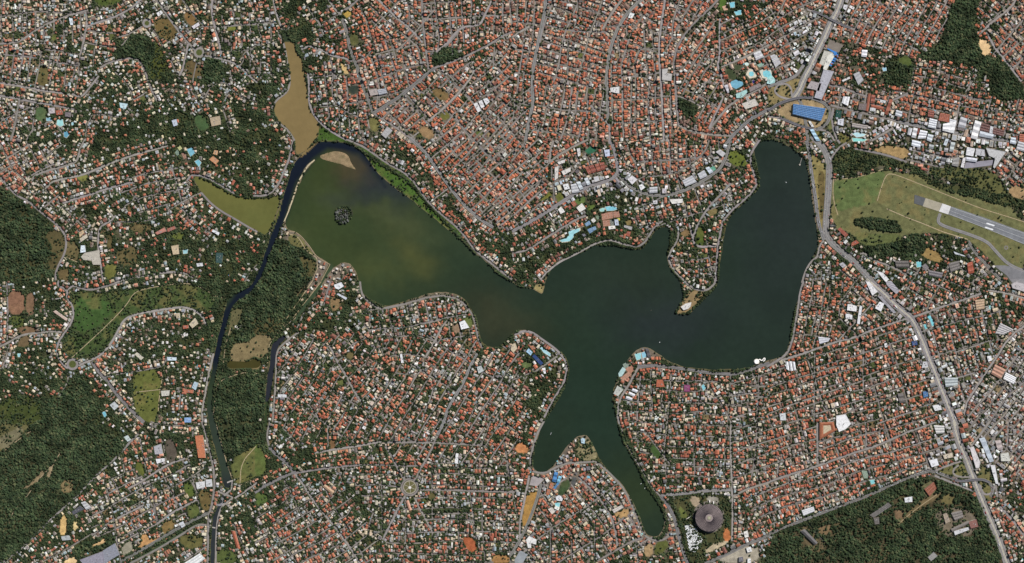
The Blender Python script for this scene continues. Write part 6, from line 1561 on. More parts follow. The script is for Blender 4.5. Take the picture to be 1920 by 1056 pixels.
def house_blocks(sel):
    """main body, side wing, roof tank of the chosen houses -> block table"""
    B = []; H = HS[sel]; n = len(sel); a = H[:,2]; ca, sa = np.cos(a), np.sin(a)
    flip = rng.random(n) < .5
    wall = np.array(lin(196,186,170))*rng.uniform(.6, 1.1, (n,1))
    def blk(dx, dy, w, d, h, ty, col, k):
        x = H[:,0]+dx*ca-dy*sa; y = H[:,1]+dx*sa+dy*ca
        B.append(np.column_stack([x[k], y[k], a[k], w[k], d[k], h[k], ty[k], col[k], wall[k]]))
    w, d = H[:,3]*.98, H[:,4]*.98; hs = hh[sel]; ty = typ[sel].astype(float); col = hcol[sel]
    wing = (rng.random(n) < .5)&(w*d > 9)&(hs < 9.5)
    f = np.where(wing, rng.uniform(.52, .75, n), 1.); s = np.where(rng.random(n) < .5, 1., -1.)
    allk = np.ones(n, bool)
    blk(0*w, (1-f)/2*d*s, w, d*f, hs, ty, col, allk)
    wf = rng.uniform(.45, .8, n); c2 = np.where(rng.random((n,1)) < .45, np.array(lin(150,144,138))*rng.uniform(.5, 1.3, (n,1)), col*rng.uniform(.85, 1.1, (n,1)))
    blk((1-wf)/2*w*np.where(flip,1,-1), -f/2*d*s, w*wf, d*(1-f)*.96, hs*.82, np.where(rng.random(n) < .5, 2., ty), c2, wing)
    tk = (ty == 2)&(rng.random(n) < .6); blk(w*.2, d*.15, w*.28, d*.25, hs+1.8, ty*0+2, col*.8, tk)
    return np.vstack(B)
def blocks_mesh(name, B, mat):
    n = len(B); ca, sa = np.cos(B[:,2]), np.sin(B[:,2]); w, d, h, ty = B[:,3]*S, B[:,4]*S, B[:,5], B[:,6]
    X0, Y0 = (B[:,0]-960)*S, (528-B[:,1])*S
    alongx = w >= d
    def pt(u, v, z): return np.stack([X0+(u*ca-v*sa), Y0-(u*sa+v*ca), z*np.ones(n)], 1)
    o = .25
    V = [pt(su*w/2, sv*d/2, 0*h) for su, sv in ((-1,-1),(1,-1),(1,1),(-1,1))]+[pt(su*(w/2+o), sv*(d/2+o), h) for su, sv in ((-1,-1),(1,-1),(1,1),(-1,1))]
    sh = np.minimum(w, d); L = np.maximum(w, d)
    rh = np.where(ty == 2, 0.45, np.where(ty == 0, sh*.24, sh*.20))
    inset = np.where(ty == 0, np.minimum(sh*.5, L*.46), 0)
    # ridge points (hip, gable) or a shallow raised deck (flat)
    e = L/2-inset
    r1 = np.where(alongx[:,None], pt(-e, 0*e, h+rh), pt(0*e, -e, h+rh)); r2 = np.where(alongx[:,None], pt(e, 0*e, h+rh), pt(0*e, e, h+rh))
    V += [r1, r2]
    V += [pt(su*w*.42, sv*d*.42, h+rh) for su, sv in ((-1,-1),(1,-1),(1,1),(-1,1))]
    V = np.stack(V, 1).reshape(-1, 3); b = np.arange(n)*14
    rc, wc_ = B[:,7:10], B[:,10:13]; Q = []; QC = []; T = []; TC = []
    def q(ix, k, c): Q.append(b[k][:,None]+np.array(ix)[None]); QC.append(c[k])
    def t(ix, k, c): T.append(b[k][:,None]+np.array(ix)[None]); TC.append(c[k])
    A = np.ones(n, bool)
    for i in range(4): q([i+4, (i+1)%4+4, (i+1)%4, i], A, wc_)
    ax = (ty != 2)&alongx; ay = (ty != 2)&~alongx
    end = np.where((ty == 0)[:,None], rc, wc_)
    # map y runs south so corner order 4,5,6,7 is clockwise from above: reversed loops face up
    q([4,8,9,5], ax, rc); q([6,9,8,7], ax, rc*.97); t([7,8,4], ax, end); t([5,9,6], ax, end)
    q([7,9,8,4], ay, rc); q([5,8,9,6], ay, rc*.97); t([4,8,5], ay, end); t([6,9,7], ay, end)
    fl = ty == 2
    q([13,12,11,10], fl, rc)
    for i in range(4): q([i+4, i+10, (i+1)%4+10, (i+1)%4+4], fl, wc_*.9)
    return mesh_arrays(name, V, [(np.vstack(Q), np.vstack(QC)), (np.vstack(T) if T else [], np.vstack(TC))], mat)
# yards
yd = rng.random(NH) < .85; Hy = HS[yd]; n = len(Hy); ca, sa = np.cos(Hy[:,2]), np.sin(Hy[:,2])
yw, yl = (Hy[:,3]+rng.uniform(.4, 1.6, n))*S, (Hy[:,4]+rng.uniform(.8, 3.2, n))*S; X0, Y0 = (Hy[:,0]-960)*S, (528-Hy[:,1])*S; dv = rng.uniform(-1, 1, n)*S
zz = .03+.3*rng.random(n); V = []
for su, sv in ((-1,1),(1,1),(1,-1),(-1,-1)):
    u, v = su*yw/2, sv*yl/2+dv; V.append(np.stack([X0+u*ca-v*sa, Y0-(u*sa+v*ca), zz], 1))
ycp = np.array([lin(*c) for c in ((128,123,118),(104,98,92),(140,128,110),(70,76,46),(60,68,40),(92,82,62),(112,94,76),(150,116,96),(146,132,116),(162,146,128))])
tcy = treecover(Hy[:,0], Hy[:,1]); pr = rng.random(n); pi = np.where(pr < .95-.13*tcy, np.array([0,1,2,7,8,9])[rng.integers(0, 6, n)], np.where(pr < .85, rng.integers(3, 6, n), rng.integers(0, 7, n)))
me = mesh_arrays('yards', np.stack(V, 1).reshape(-1, 3), [(np.arange(n*4).reshape(n, 4), ycp[pi]*rng.uniform(.5, 1.0, (n,1)))], M_YARD)  # yard tones scaled down, painting in the shade between the houses
tag(link('yards', me), kind='structure')
# small garden pools
pk = np.where((rng.random(NH) < np.where((hreg == 'm')|(hreg == 'c'), .09, .03))&(HS[:,3]*HS[:,4] < 26))[0]
PV = []; PC = []
for k in pk:
    x, y, a, w, d = HS[k]; off = d/2+1.1; nx, ny = -math.sin(a), math.cos(a)
    if random.random() < .5: off = -off
    X1, Y1 = W(x+nx*off, y+ny*off); pw, pd = random.uniform(2.2, 5), random.uniform(1.4, 2.6)
    for su, sv in ((-1,1),(1,1),(1,-1),(-1,-1)): PV.append((X1+su*pw*math.cos(a)-sv*pd*math.sin(a), Y1-(su*pw*math.sin(a)+sv*pd*math.cos(a)), .46+.02*random.random()))
    PC.append(lin(*random.choice([(120,205,220),(90,180,205),(140,215,215)])))
tag(link('garden_pools', mesh_arrays('garden_pools', PV, [(np.arange(len(PC)*4).reshape(-1, 4), PC)], M_POOL)), kind='stuff', label='small blue garden pools scattered behind the houses')
# ------------------------------------------------------------------ trees
def blob_mesh(name, parts, mat, seed):
    R = random.Random(seed); bm = bmesh.new()
    for (x, y, zc, r) in parts:
        g = bmesh.ops.create_icosphere(bm, subdivisions=1, radius=r)
        for v in g['verts']:
            v.co *= R.uniform(.78, 1.2); v.co.z *= .8; v.co += Vector((x, y, zc))
    me = bpy.data.meshes.new(name); bm.to_mesh(me); bm.free(); me.materials.append(mat); return me
def crown(name, seed, mat, n=5):
    R = random.Random(seed); P = [(0, 0, 1.15, .62)]
    for i in range(n):
        a = i/n*6.283+R.uniform(-.4,.4); r = R.uniform(.42, .72); P.append((math.cos(a)*r, math.sin(a)*r, R.uniform(.6, 1.05), R.uniform(.34, .52)))
    return blob_mesh(name, P, mat, seed)
def trunk_mesh():
    bm = bmesh.new(); g = bmesh.ops.create_cone(bm, segments=6, radius1=.11, radius2=.06, depth=.9, cap_ends=True)
    for v in g['verts']: v.co.z += .45
    me = bpy.data.meshes.new('trunk'); bm.to_mesh(me); bm.free(); me.materials.append(M_BARK); return me
CITY = [crown('crown', 10+i, M_LEAF, 4+i % 3) for i in range(4)]
WOOD = [crown('crown', 30+i, M_WOODLEAF, 5) for i in range(3)]
GREYC = [crown('crown', 50+i, M_GREYLEAF, 5) for i in range(2)]
TRUNK = trunk_mesh()
cell = 1.85
tx, ty = np.meshgrid(np.arange(-170, 2090, cell), np.arange(-130, 1184, cell)); tx = tx.ravel()+rng.uniform(-.9,.9,tx.size); ty = ty.ravel()+rng.uniform(-.9,.9,ty.size)
T_ = treecover(tx, ty)
ltree = np.full(tx.shape, -1.)
for n, p, c, t in LAND: ltree[inpoly(tx, ty, p)] = t
inland = ltree >= 0; T_ = np.where(inland, ltree, T_)
cl = fbm(tx, ty, 13, 200)
prob = np.where(inland, np.clip((T_/9)**1.15*.84+(cl-.5)*1.7*np.clip(T_/9, 0, 1)**1.5*(1.15-T_/9)*4, 0, 1), np.clip((T_/9)*np.where((tx < 1000)&(ty > 540), 1.75, 1.5), 0, 1)*np.clip((cl-.3)*5, .2, 2.2)+.03)
wet = np.zeros(tx.shape, bool)
for p in WATERS: wet |= inpoly(tx, ty, p)
i, j = cells(tx, ty); oc = OCC[i, j]
bld = (oc & 4) > 0; rd = (oc & 2) > 0
prob = np.where(bld, 0, prob); prob = np.where(rd, prob*np.where(inland|(T_ > 5.5), .22, .03), prob)
# keep crowns from spilling over big roofs and courts
KO = np.zeros((OH, OW), np.uint8); _s = OCC
OCC = KO
for b in BIG: stamp_poly(b[1], 1, 1.0)
for b in FLAT: stamp_poly(b[1], 1, 1.2)
for c, p in ROADS:
    if c in 'HA': stamp_line(p, WID[c]/2-.3, 1, KO)
    elif c == 'D': stamp_line(p, .9, 1, KO)
    elif c == 'B' and float(treecover(p[:,0], p[:,1]).mean()) < 6: stamp_line(p, WID[c]/2+.35, 1, KO)
    elif c == 'C' and float(treecover(p[:,0], p[:,1]).mean()) < 4: stamp_line(p, WID[c]/2+.2, 1, KO)
_s2 = OCC; OCC = KO
for c, ctr, r in CIRCLES[:4]: stamp_poly(np.array([(ctr[0]+(r-1)*math.cos(a), ctr[1]+(r-1)*math.sin(a)) for a in np.linspace(0, 6.2, 24)]), 1)
OCC = _s2
OCC = _s
keep = (rng.random(tx.size) < prob)&~wet&(KO[i, j] == 0)
tx, ty, wood = tx[keep], ty[keep], (inland&(ltree > 6))[keep]
# planted lines along the shore drive and the boulevards
ex, ey = [], []
for s, p, wdt, dens in LINES:
    q = resample(chaikin(PT(s, p), 1, False), .75)
    k = int(len(q)*dens*max(1, wdt*.55)); q = q[rng.integers(0, len(q), k)]; q = q+rng.normal(0, wdt*.5, q.shape)
    ex.append(q[:,0]); ey.append(q[:,1])
ex = np.concatenate(ex); ey = np.concatenate(ey); i, j = cells(ex, ey)
ok = (KO[i, j] == 0)&((OCC[i, j]&4) == 0); wet = np.zeros(ex.shape, bool)
for p in WATERS: wet |= inpoly(ex, ey, p)
okw = ok&~wet; ex, ey = ex[okw], ey[okw]
tx = np.concatenate([tx, ex]); ty = np.concatenate([ty, ey]); wood = np.concatenate([wood, np.zeros(len(ex), bool)])
scl = np.where(wood, np.clip(np.exp(rng.normal(1.58, .32, len(tx))), 2.6, 9.5), rng.uniform(2.8, 6.6, len(tx))*rng.choice([.75, 1, 1.2], len(tx)))
frame = (tx > 2)&(tx < 1918)&(ty > 2)&(ty < 1054)

# the tree island: every crown on it is a tree of its own
def put_tree(x, y, s, meshes, label, group, zb=0):
    r = link('tree', None, None, (*W(x, y), zb)); tag(r, label, 'tree', group)
    c = link('crown', random.choice(meshes), r); c.scale = (s, s, s*1.05); c.rotation_euler[2] = random.uniform(0, 6.28)
    t = link('trunk', TRUNK, r); t.scale = (s, s, s); return r
isl_p = chaikin(ISLAND, 2); cx, cy = isl_p.mean(0); ipts = []
for _ in range(3000):
    x, y = random.uniform(628, 663), random.uniform(384, 424)
    if inpoly(np.array([x]), np.array([y]), cx*0+isl_p)[0] and all((x-a)**2+(y-b)**2 > 2.6**2 for a, b in ipts): ipts.append((x, y))
for x, y in ipts:
    edge = x > 653 or y < 393 or (x*7.3+y*3.1) % 5 < 1.6
    put_tree(x, y, random.uniform(5, 7.6), CITY if edge else GREYC, 'dark green crown among the whitened ones on the small lake island' if edge else 'grey whitened tree crown packed among others on the small lake island', 'trees of the lake island')

# ------------------------------------------------------------------ places that labels refer to (map pixels)
PLACES = [('blue ribbed bus terminal',1515,212),('round ribbed arena',1328,970),('white museum on the peninsula tip',1288,575),('round white dance hall on the shore',1420,678),
 ('orange clay courts of the lakeside club',1140,405),('round plaza in the south-western quarter',768,913),('roundabout by the marsh',136,683),('western canal roundabout',891/2,939),
 ('orange courtyard school',1550,802),('hospital wing among trees',1600,590),('triple vaulted hall',1482,685),('long turquoise pool near the highway junction',1746,604),
 ('white lakeside hall on the western headland',869,608),('aquatic club on the round headland',1012,663),('yacht club courts',1180,690),('lakeside sports club pitch',1057,915),
 ('pavilion on the headland tip',1093,826),('cream school yard',1060,315),('green playing field of the northern quarter',1108,283),('curved avenue fork',1157,326),
 ('white apartment row',905,200),('avenue junction near the brown arm',700,213),('tree island',643,403),('star-shaped turquoise pool',112,230),
 ('blue club pools west of the canal',366,285),('cream mansion in the woods',328,470),('large pale warehouse in the west',171,484),('orange complex west of the canal',376,838),
 ('northern end of the brown arm',536,62),('spired bend of the dam highway',1548,448),('crater-like northern roundabout',374,99),('small northern cul-de-sac circle',276,43),
 ('dark sports fields near the water park',1378,140),('smaller round turquoise pool',1409,139),('sandy pitch by the north-eastern wood',1848,90),('oval pitch in the round park',1696,115),
 ('factory lorry yard',1833,306),('airport swimming pool',1722,495),('highway overpass',1560,39),('northern highway loop',1470,172),
 ('tree-lined avenue junction with the plaza road',550,885),('big cloverleaf loop in the south-east',1800,884),('brown earth field in the south',880,1022),('brown empty lot of the dense quarter',827,178)]
PLACES[7] = ('bridge roundabout over the canal',411,939); PLACES[29] = ('bend where the dam highway leaves the lake',1548,448)
DIRN = ['east','south-east','south','south-west','west','north-west','north','north-east']
def sector_pick(px, py, valid, cap, rmin, rmax):
    out = []; used = set()
    for nm, x, y in PLACES:
        dx, dy = px-x, py-y; dist = np.hypot(dx, dy); sec = (np.round(np.arctan2(dy, dx)/(math.pi/4)).astype(int)) % 8
        for s in range(8):
            if len(out) >= cap: return out
            k = np.where((sec == s)&valid&(dist > rmin))[0]
            if not len(k): continue
            b = k[np.argmin(dist[k])]
            if dist[b] < rmax and b not in used: used.add(b); out.append((b, nm, DIRN[s]))
    return out
hin = (HS[:,0] > 3)&(HS[:,0] < 1917)&(HS[:,1] > 3)&(HS[:,1] < 1053)
picks = sector_pick(HS[:,0], HS[:,1], hin, 300, 0, 60)
single = np.zeros(NH, bool)
for b, nm, dr in picks:
    single[b] = True; B = house_blocks(np.array([b])); x, y = HS[b,0], HS[b,1]; B[:,0] += 960-x; B[:,1] += 528-y
    cw = colword(hcol[b]); kindw = 'apartment block' if tower[b] else ('building' if HS[b,3]*HS[b,4] > 30 else 'house')
    o = link('house', blocks_mesh('house', B, M_BUILD), None, (*W(x, y), 0)); tag(o, f'{cw} {kindw} nearest the {nm} on its {dr}', 'house', 'houses of the lakeside districts')
rest = np.where(~single)[0]
o = link('houses', blocks_mesh('houses', house_blocks(rest), M_BUILD)); tag(o, 'thousands of tiled, white and grey roofed houses filling the streets', 'houses', kind='stuff')
tp = sector_pick(tx, ty, frame&~wood, 300, 6, 70); tsingle = np.zeros(len(tx), bool)
for b, nm, dr in tp:
    tsingle[b] = True
    put_tree(tx[b], ty[b], scl[b], CITY, f'green tree nearest the {nm}, to its {dr}', 'street and garden trees')
print('houses', NH, 'blocks', 'trees', len(tx), 'wood', int(wood.sum()), 'single', len(picks), len(tp))

def scatter(name, meshes, sel, label):
    col = bpy.data.collections.new(name+'_shapes')
    for k, m in enumerate(meshes): col.objects.link(bpy.data.objects.new(name+'_shape', m))
    me = bpy.data.meshes.new(name); n = int(sel.sum()); me.vertices.add(n)
    zz = rng.uniform(-.4, .25 if name == 'woodland' else 0, n)*scl[sel]
    co = np.stack([(tx[sel]-960)*S, (528-ty[sel])*S, zz], 1).astype(np.float32); me.vertices.foreach_set('co', co.ravel())
    for an, ar in (('rot', rng.uniform(0, 6.28, n)), ('size', scl[sel])):
        at = me.attributes.new(an, 'FLOAT', 'POINT'); at.data.foreach_set('value', ar.astype(np.float32))
    at = me.attributes.new('shape', 'INT', 'POINT'); at.data.foreach_set('value', rng.integers(0, len(meshes), n).astype(np.int32))
    o = link(name, me); ng = bpy.data.node_groups.new(name, 'GeometryNodeTree')
    ng.interface.new_socket('Geometry', in_out='INPUT', socket_type='NodeSocketGeometry'); ng.interface.new_socket('Geometry', in_out='OUTPUT', socket_type='NodeSocketGeometry')
    N, Lk = ng.nodes, ng.links; gi = N.new('NodeGroupInput'); go = N.new('NodeGroupOutput')
    ip = N.new('GeometryNodeInstanceOnPoints'); ci = N.new('GeometryNodeCollectionInfo'); ci.inputs['Collection'].default_value = col; ci.inputs['Separate Children'].default_value = True; ci.inputs['Reset Children'].default_value = True
    def attr(nm, ty_):
        a = N.new('GeometryNodeInputNamedAttribute'); a.data_type = ty_; a.inputs['Name'].default_value = nm; return [s for s in a.outputs if s.enabled and s.name == 'Attribute'][0]
    cb = N.new('ShaderNodeCombineXYZ'); Lk.new(attr('rot', 'FLOAT'), cb.inputs[2])
    Lk.new(gi.outputs[0], ip.inputs['Points']); Lk.new(ci.outputs[0], ip.inputs['Instance']); ip.inputs['Pick Instance'].default_value = True
    Lk.new(attr('shape', 'INT'), ip.inputs['Instance Index']); Lk.new(cb.outputs[0], ip.inputs['Rotation']); Lk.new(attr('size', 'FLOAT'), ip.inputs['Scale'])
    Lk.new(ip.outputs[0], go.inputs[0]); md = o.modifiers.new('scatter', 'NODES'); md.node_group = ng
    tag(o, label, None, kind='stuff'); return o
scatter('garden_and_street_trees', CITY, ~wood&~tsingle, 'green trees standing between the houses and along the streets')
scatter('woodland', WOOD, wood, 'dense dark green woods around the lake and the town')

# ------------------------------------------------------------------ round arena
def circ(cx, cy, r, n, a0=0): return [(cx+r*math.cos(a0+k/n*2*math.pi), cy+r*math.sin(a0+k/n*2*math.pi)) for k in range(n)]
AX, AY = 1328.6, 969.8
ar = link('arena', None, None, (*W(AX, AY), 0)); tag(ar, 'huge round brown arena with radial ribbed roof and pale central cap', 'arena')
c0 = (960., 528.); NR = 60
m = MB(); m.prism(circ(*c0, 23.2, 72), 0, 22, lin(96,88,82), lin(90,82,78)); m.build('drum_wall', M_BUILD, ar)
m = MB(); m.prism(circ(*c0, 24.2, 72), 17.5, 22.5, lin(132,122,114), lin(122,112,108)); m.build('rim', M_BUILD, ar)
def wedge(k0, k1, r0, r1, z0, z1, col, ht, m):
    a, b = k0/NR*2*math.pi, k1/NR*2*math.pi
    P_ = [(c0[0]+r*math.cos(t), c0[1]+r*math.sin(t), zz) for r, t, zz in ((r0,a,z0),(r1,a,z1),(r1,b,z1),(r0,b,z0))]
    lo = [m.v(*p) for p in P_]; hi = [m.v(x, y, zz+ht) for x, y, zz in P_]
    m.f(hi, col)
    for i in range(4): m.f([lo[i], lo[(i+1)%4], hi[(i+1)%4], hi[i]], col)
for k in range(NR):
    m = MB(); t = random.uniform(.92, 1.06)
    for (ra, rb, za, zb) in ((3.4, 25.6, 29.5, 23.5),): wedge(k+.02, k+.98, ra, rb, za, zb, tuple(np.array(lin(142,128,124))*t), .3, m)
    m.build('roof_panel', M_PLAIN, ar)
for k in range(NR):
    m = MB(); wedge(k-.27, k+.27, 7, 26, 28.9, 23.8, lin(58,50,53), 1.0, m); m.build('roof_rib', M_PLAIN, ar)
m = MB(); m.prism(circ(*c0, 3.5, 24), 28, 31, lin(140,136,110), lin(150,146,120)); m.prism(circ(*c0, 1.6, 16), 31, 32.2, lin(150,150,130), lin(166,164,140)); m.build('roof_cap', M_PLAIN, ar)
m = MB(); m.f([m.v(x, y, .12) for x, y in circ(*c0, 30, 48)], lin(112,104,96)); m.build('paved_ring', M_ROAD, ar)
for (x0, y0, x1, y1) in ((1330.3,937.5,1330.8,944.5),(1337.5,940,1338.2,946.5)):
    d = MB(); d.ribbon(np.array([(x0-AX+960, y0-AY+528),(x1-AX+960, y1-AY+528)]), 1.9, 7, lin(226,222,214)); d.prism([(x0-AX+959.2,y0-AY+528),(x0-AX+960.8,y0-AY+528),(x1-AX+960.8,y1-AY+528),(x1-AX+959.2,y1-AY+528)], 0, 6.8, lin(190,186,178), lin(220,216,206)); d.build('access_ramp', M_PLAIN, ar)
rw = np.array([(1284.2,975.2),(1296,967.5)]); m = MB(); m.ribbon(rw-[AX-960, AY-528], 1.1, 3.2, lin(214,208,196)); m.build('footbridge', M_PLAIN, ar)
# market field beside the arena: rows of white canopies on pale ground
MF = PT('O','1295,775 1340,765 1385,800 1425,865 1425,895 1375,975 1330,965 1320,900'); cx, cy = MF.mean(0)
m = MB(); m.sheet(MF, .7, lin(120,116,108)); tag(m.build('market_ground', M_ROAD), 'pale paved ground under the white market canopies beside the arena', kind='structure')
tent_me = MB()
def tent():
    m = MB(); w = .95; z0 = 2.6
    q = [(-w,-w*.8),(w,-w*.8),(w,w*.8),(-w,w*.8)]; b = [m.v(960+x, 528+y, z0) for x, y in q]; g = [m.v(960+x, 528+y, 0) for x, y in q]; t = m.v(960, 528, 4.2)
    for i in range(4): m.f([b[i], b[(i+1)%4], t], lin(238,238,236)); m.f([g[i], g[(i+1)%4], b[(i+1)%4], b[i]], lin(214,214,212))
    return m.mesh('market_canopy', M_PLAIN)
tm = tent(); u = np.array([.52, .854]); v = np.array([-.854, .52]); nt_ = 0
for a in np.arange(-40, 40, 2.1):
    for b_ in np.arange(-40, 40, 2.35):
        p = MF.mean(0)+u*a+v*b_+rng.uniform(-.25,.25,2)
        if inpoly(np.array([p[0]]), np.array([p[1]]), MF)[0] and random.random() < .93 and nt_ < 300:
            o = link('market_canopy', tm, None, (*W(*p), 0)); o.rotation_euler[2] = -math.atan2(u[1], u[0])+random.uniform(-.08,.08); nt_ += 1
            tag(o, 'small white market canopy in the packed field beside the round arena', 'canopy', 'market canopies beside the arena')

# ------------------------------------------------------------------ round white dance hall on the shore and its winding canopy
r = link('dance_hall', None, None, (*W(1418.6, 678.3), 0)); tag(r, 'round white flat-roofed hall on the south-east bay shore with winding canopy', 'hall')
m = MB(); m.prism(circ(960, 528, 5.2, 32), -1.5, .6, lin(150,144,134), lin(206,200,190)); m.build('terrace', M_PLAIN, r)
m = MB(); m.prism(circ(960, 528, 4.1, 32), .6, 5, lin(206,204,198), lin(238,232,224)); m.build('round_hall', M_PLAIN, r)
m = MB(); q = resample(chaikin(np.array([(1421,676),(1425,673),(1427,676.5),(1430,675),(1432,671.5),(1434.5,671.5),(1434,675.5),(1431,677.5)]), 2, False)-[1418.6-960, 678.3-528], .6)
L_, R_ = offs(q, .8); 
a_ = [m.v(x, y, 3.6) for x, y in L_]; b2 = [m.v(x, y, 3.6) for x, y in R_]; a3 = [m.v(x, y, 3.1) for x, y in L_]; b3 = [m.v(x, y, 3.1) for x, y in R_]
for k in range(len(q)-1): m.f([a_[k],a_[k+1],b2[k+1],b2[k]], lin(238,232,224)); m.f([a_[k],a_[k+1],a3[k+1],a3[k]], lin(220,216,210)); m.f([b2[k],b2[k+1],b3[k+1],b3[k]], lin(220,216,210))
m.build('winding_canopy', M_PLAIN, r)
# round plaza with a circular garden
r = link('plaza_garden', None, None, (*W(768.5, 913.5), 0)); tag(r, 'round garden with ring path in the middle of the south-western plaza', 'garden')
m = MB(); m.prism(circ(960, 528, 12.8, 48), 0, .5, lin(120,116,110), lin(150,142,128)); m.build('ring_path', M_ROAD, r)
m = MB(); m.prism(circ(960, 528, 11, 48), 0, .62, lin(90,88,60), lin(96,92,60)); m.build('lawn', M_YARD, r)
for k in range(6):
    a = k*math.pi/3+.4; m = MB(); m.ribbon(np.array([(960+2.4*math.cos(a), 528+2.4*math.sin(a)),(960+10.8*math.cos(a), 528+10.8*math.sin(a))]), .9, .75+.01*k, lin(156,148,134)); m.build('path', M_ROAD, r)
m = MB(); m.prism(circ(960, 528.8, 2.7, 24), 0, .9, lin(190,184,176), lin(206,200,192)); m.build('fountain_basin', M_PLAIN, r)
for nm, x, y, rr, lab in (('roundabout_island',136,683,7.4,'planted roundabout island beside the marsh road'),('roundabout_island',373.5,98.5,6.6,'green planted circle of the northern roundabout'),('roundabout_island',275.5,43.5,5,'small planted circle at the end of a northern street')):
    r = link(nm, None, None, (*W(x, y), 0)); tag(r, lab, 'roundabout'); m = MB(); m.prism(circ(960, 528, rr, 32), 0, .3, lin(140,134,124), lin(140,134,124)); m.build('kerb', M_ROAD, r)
    m = MB(); m.prism(circ(960, 528, rr-.8, 32), 0, .5, lin(80,84,50), lin(78,84,46)); m.build('lawn', M_YARD, r)
# canal roundabout bridge and smaller bridges, weir, dike road, storage tank
r = link('ring_bridge', None, None, (*W(410, 940), 0)); tag(r, 'oval ring road bridge spanning the canal at the bottom left', 'bridge')
m = MB(); q = np.array([(960+9.2*math.cos(t), 528+7*math.sin(t)) for t in np.linspace(0, 2*math.pi, 49)[:-1]]); m.ribbon(q, 3.2, 1.6, lin(120,118,122), True); m.build('deck', M_ROAD, r)
m = MB(); q2 = np.array([(960+7.5*math.cos(t), 528+5.3*math.sin(t)) for t in np.linspace(0, 2*math.pi, 49)[:-1]]); m.ribbon(q2, .4, 2.3, lin(170,166,160), True); q3 = np.array([(960+10.9*math.cos(t), 528+8.7*math.sin(t)) for t in np.linspace(0, 2*math.pi, 49)[:-1]]); m.ribbon(q3, .4, 2.3, lin(170,166,160), True); m.build('parapet', M_PLAIN, r)
for pts, w, lab in (([(389,987),(404,990)],2.2,'small road bridge over the southern canal below the ring bridge'),([(545,602),(552,611)],2.4,'small grey weir bridge across the narrow inlet south of the dike'),([(476,544),(486,551)],0,''),
                    ([(428,561),(436,572)],0,''),([(426,905),(441,899)],2.6,'weir walkway closing the canal above the ring bridge'),([(594,296),(588,299)],0,''),([(1505,291),(1499.5,309)],.7,'thin jetty running into the lake beside the dam road')):
    if not w: continue
    p = np.array(pts, float); cc = p.mean(0); r = link('bridge' if w > 1 else 'jetty', None, None, (*W(*cc), 0)); tag(r, lab, 'bridge' if w > 1 else 'jetty')
    m = MB(); m.ribbon(p-cc+[960,528], w, 1.7, lin(158,152,144)); m.build('deck', M_ROAD, r)
    if w < 1: m = MB(); m.prism(circ(960+p[1][0]-cc[0], 528+p[1][1]-cc[1], 1.6, 12), -1, 1.8, lin(150,144,132), lin(160,152,140)); m.build('platform', M_PLAIN, r)
m = MB(); q = resample(chaikin(PT('F','440,143 385,190 345,262 322,300 288,400 248,520 210,610'), 2, False), 2); m.ribbon(q, 2.1, .55, lin(182,168,138)); tag(m.build('dike_track', M_YARD), kind='structure')
r = link('storage_tank', None, None, (*W(348.5, 627.5), 0)); tag(r, 'round white storage tank on the western headland estate', 'tank')
m = MB(); m.prism(circ(960, 528, 4.2, 28), 0, 7, lin(190,184,178), lin(206,200,196)); m.build('shell', M_PLAIN, r); m = MB(); m.prism(circ(960, 528, 1.2, 12), 7, 8, lin(170,164,158), lin(176,170,164)); m.build('roof_cap', M_PLAIN, r)
r = link('spiral_ramp', None, None, (*W(443, 612.5), 0)); tag(r, 'curling white walkway around a disc beside the canal', 'walkway')
m = MB(); m.prism(circ(960, 528.5, 2.6, 20), 0, 2.5, lin(200,196,190), lin(222,216,206)); m.build('disc', M_PLAIN, r)
m = MB(); q = np.array([(962+7*math.cos(t), 525+7.5*math.sin(t)) for t in np.linspace(-1.0, 2.0, 20)]); m.ribbon(q, 1.1, 1.6, lin(206,200,190)); m.build('walkway', M_PLAIN, r)
# raised overpass decks
for pts, w, zz, lab in ((PT('D','330,85 400,108 480,150 560,192 620,212'),3.6,7,'dark road overpass crossing the highway at the top'),
                        (PT('D','0,832 60,790 130,758 200,739 260,728 330,737'),4.2,6,'curving overpass north-west of the blue bus terminal'),
                        (PT('D','90,885 180,922 260,952 340,968'),3.8,6,'curving overpass south-west of the blue bus terminal'),
                        (PT('P','1400,432 1450,442 1530,430 1600,424 1660,448'),3.8,6.5,'overpass carrying the avenue over the south-eastern highway')):
    q = resample(chaikin(pts, 2, False), 2); cc = q.mean(0); r = link('overpass', None, None, (*W(*cc), 0)); tag(r, lab, 'overpass'); q = q-cc+[960,528]
    m = MB(); m.ribbon(q, w, zz, lin(92,90,94)); L_, R_ = offs(q, w/2)
    for E in (L_, R_):
        t = [m.v(x, y, zz+.05) for x, y in E]; b_ = [m.v(x, y, zz-1.4) for x, y in E]
        for k in range(len(E)-1): m.f([t[k], t[k+1], b_[k+1], b_[k]], lin(140,136,130))
    m.build('deck', M_ROAD, r); m = MB()
    for E in (L_, R_): m.ribbon(E, .35, zz+.9, lin(158,152,146))
    m.build('parapet', M_PLAIN, r); m = MB()
    for k in range(2, len(q)-1, 5): m.prism(circ(q[k][0], q[k][1], .45, 8), 0, zz-.2, lin(150,146,140), lin(150,146,140))
    m.build('pier', M_PLAIN, r)
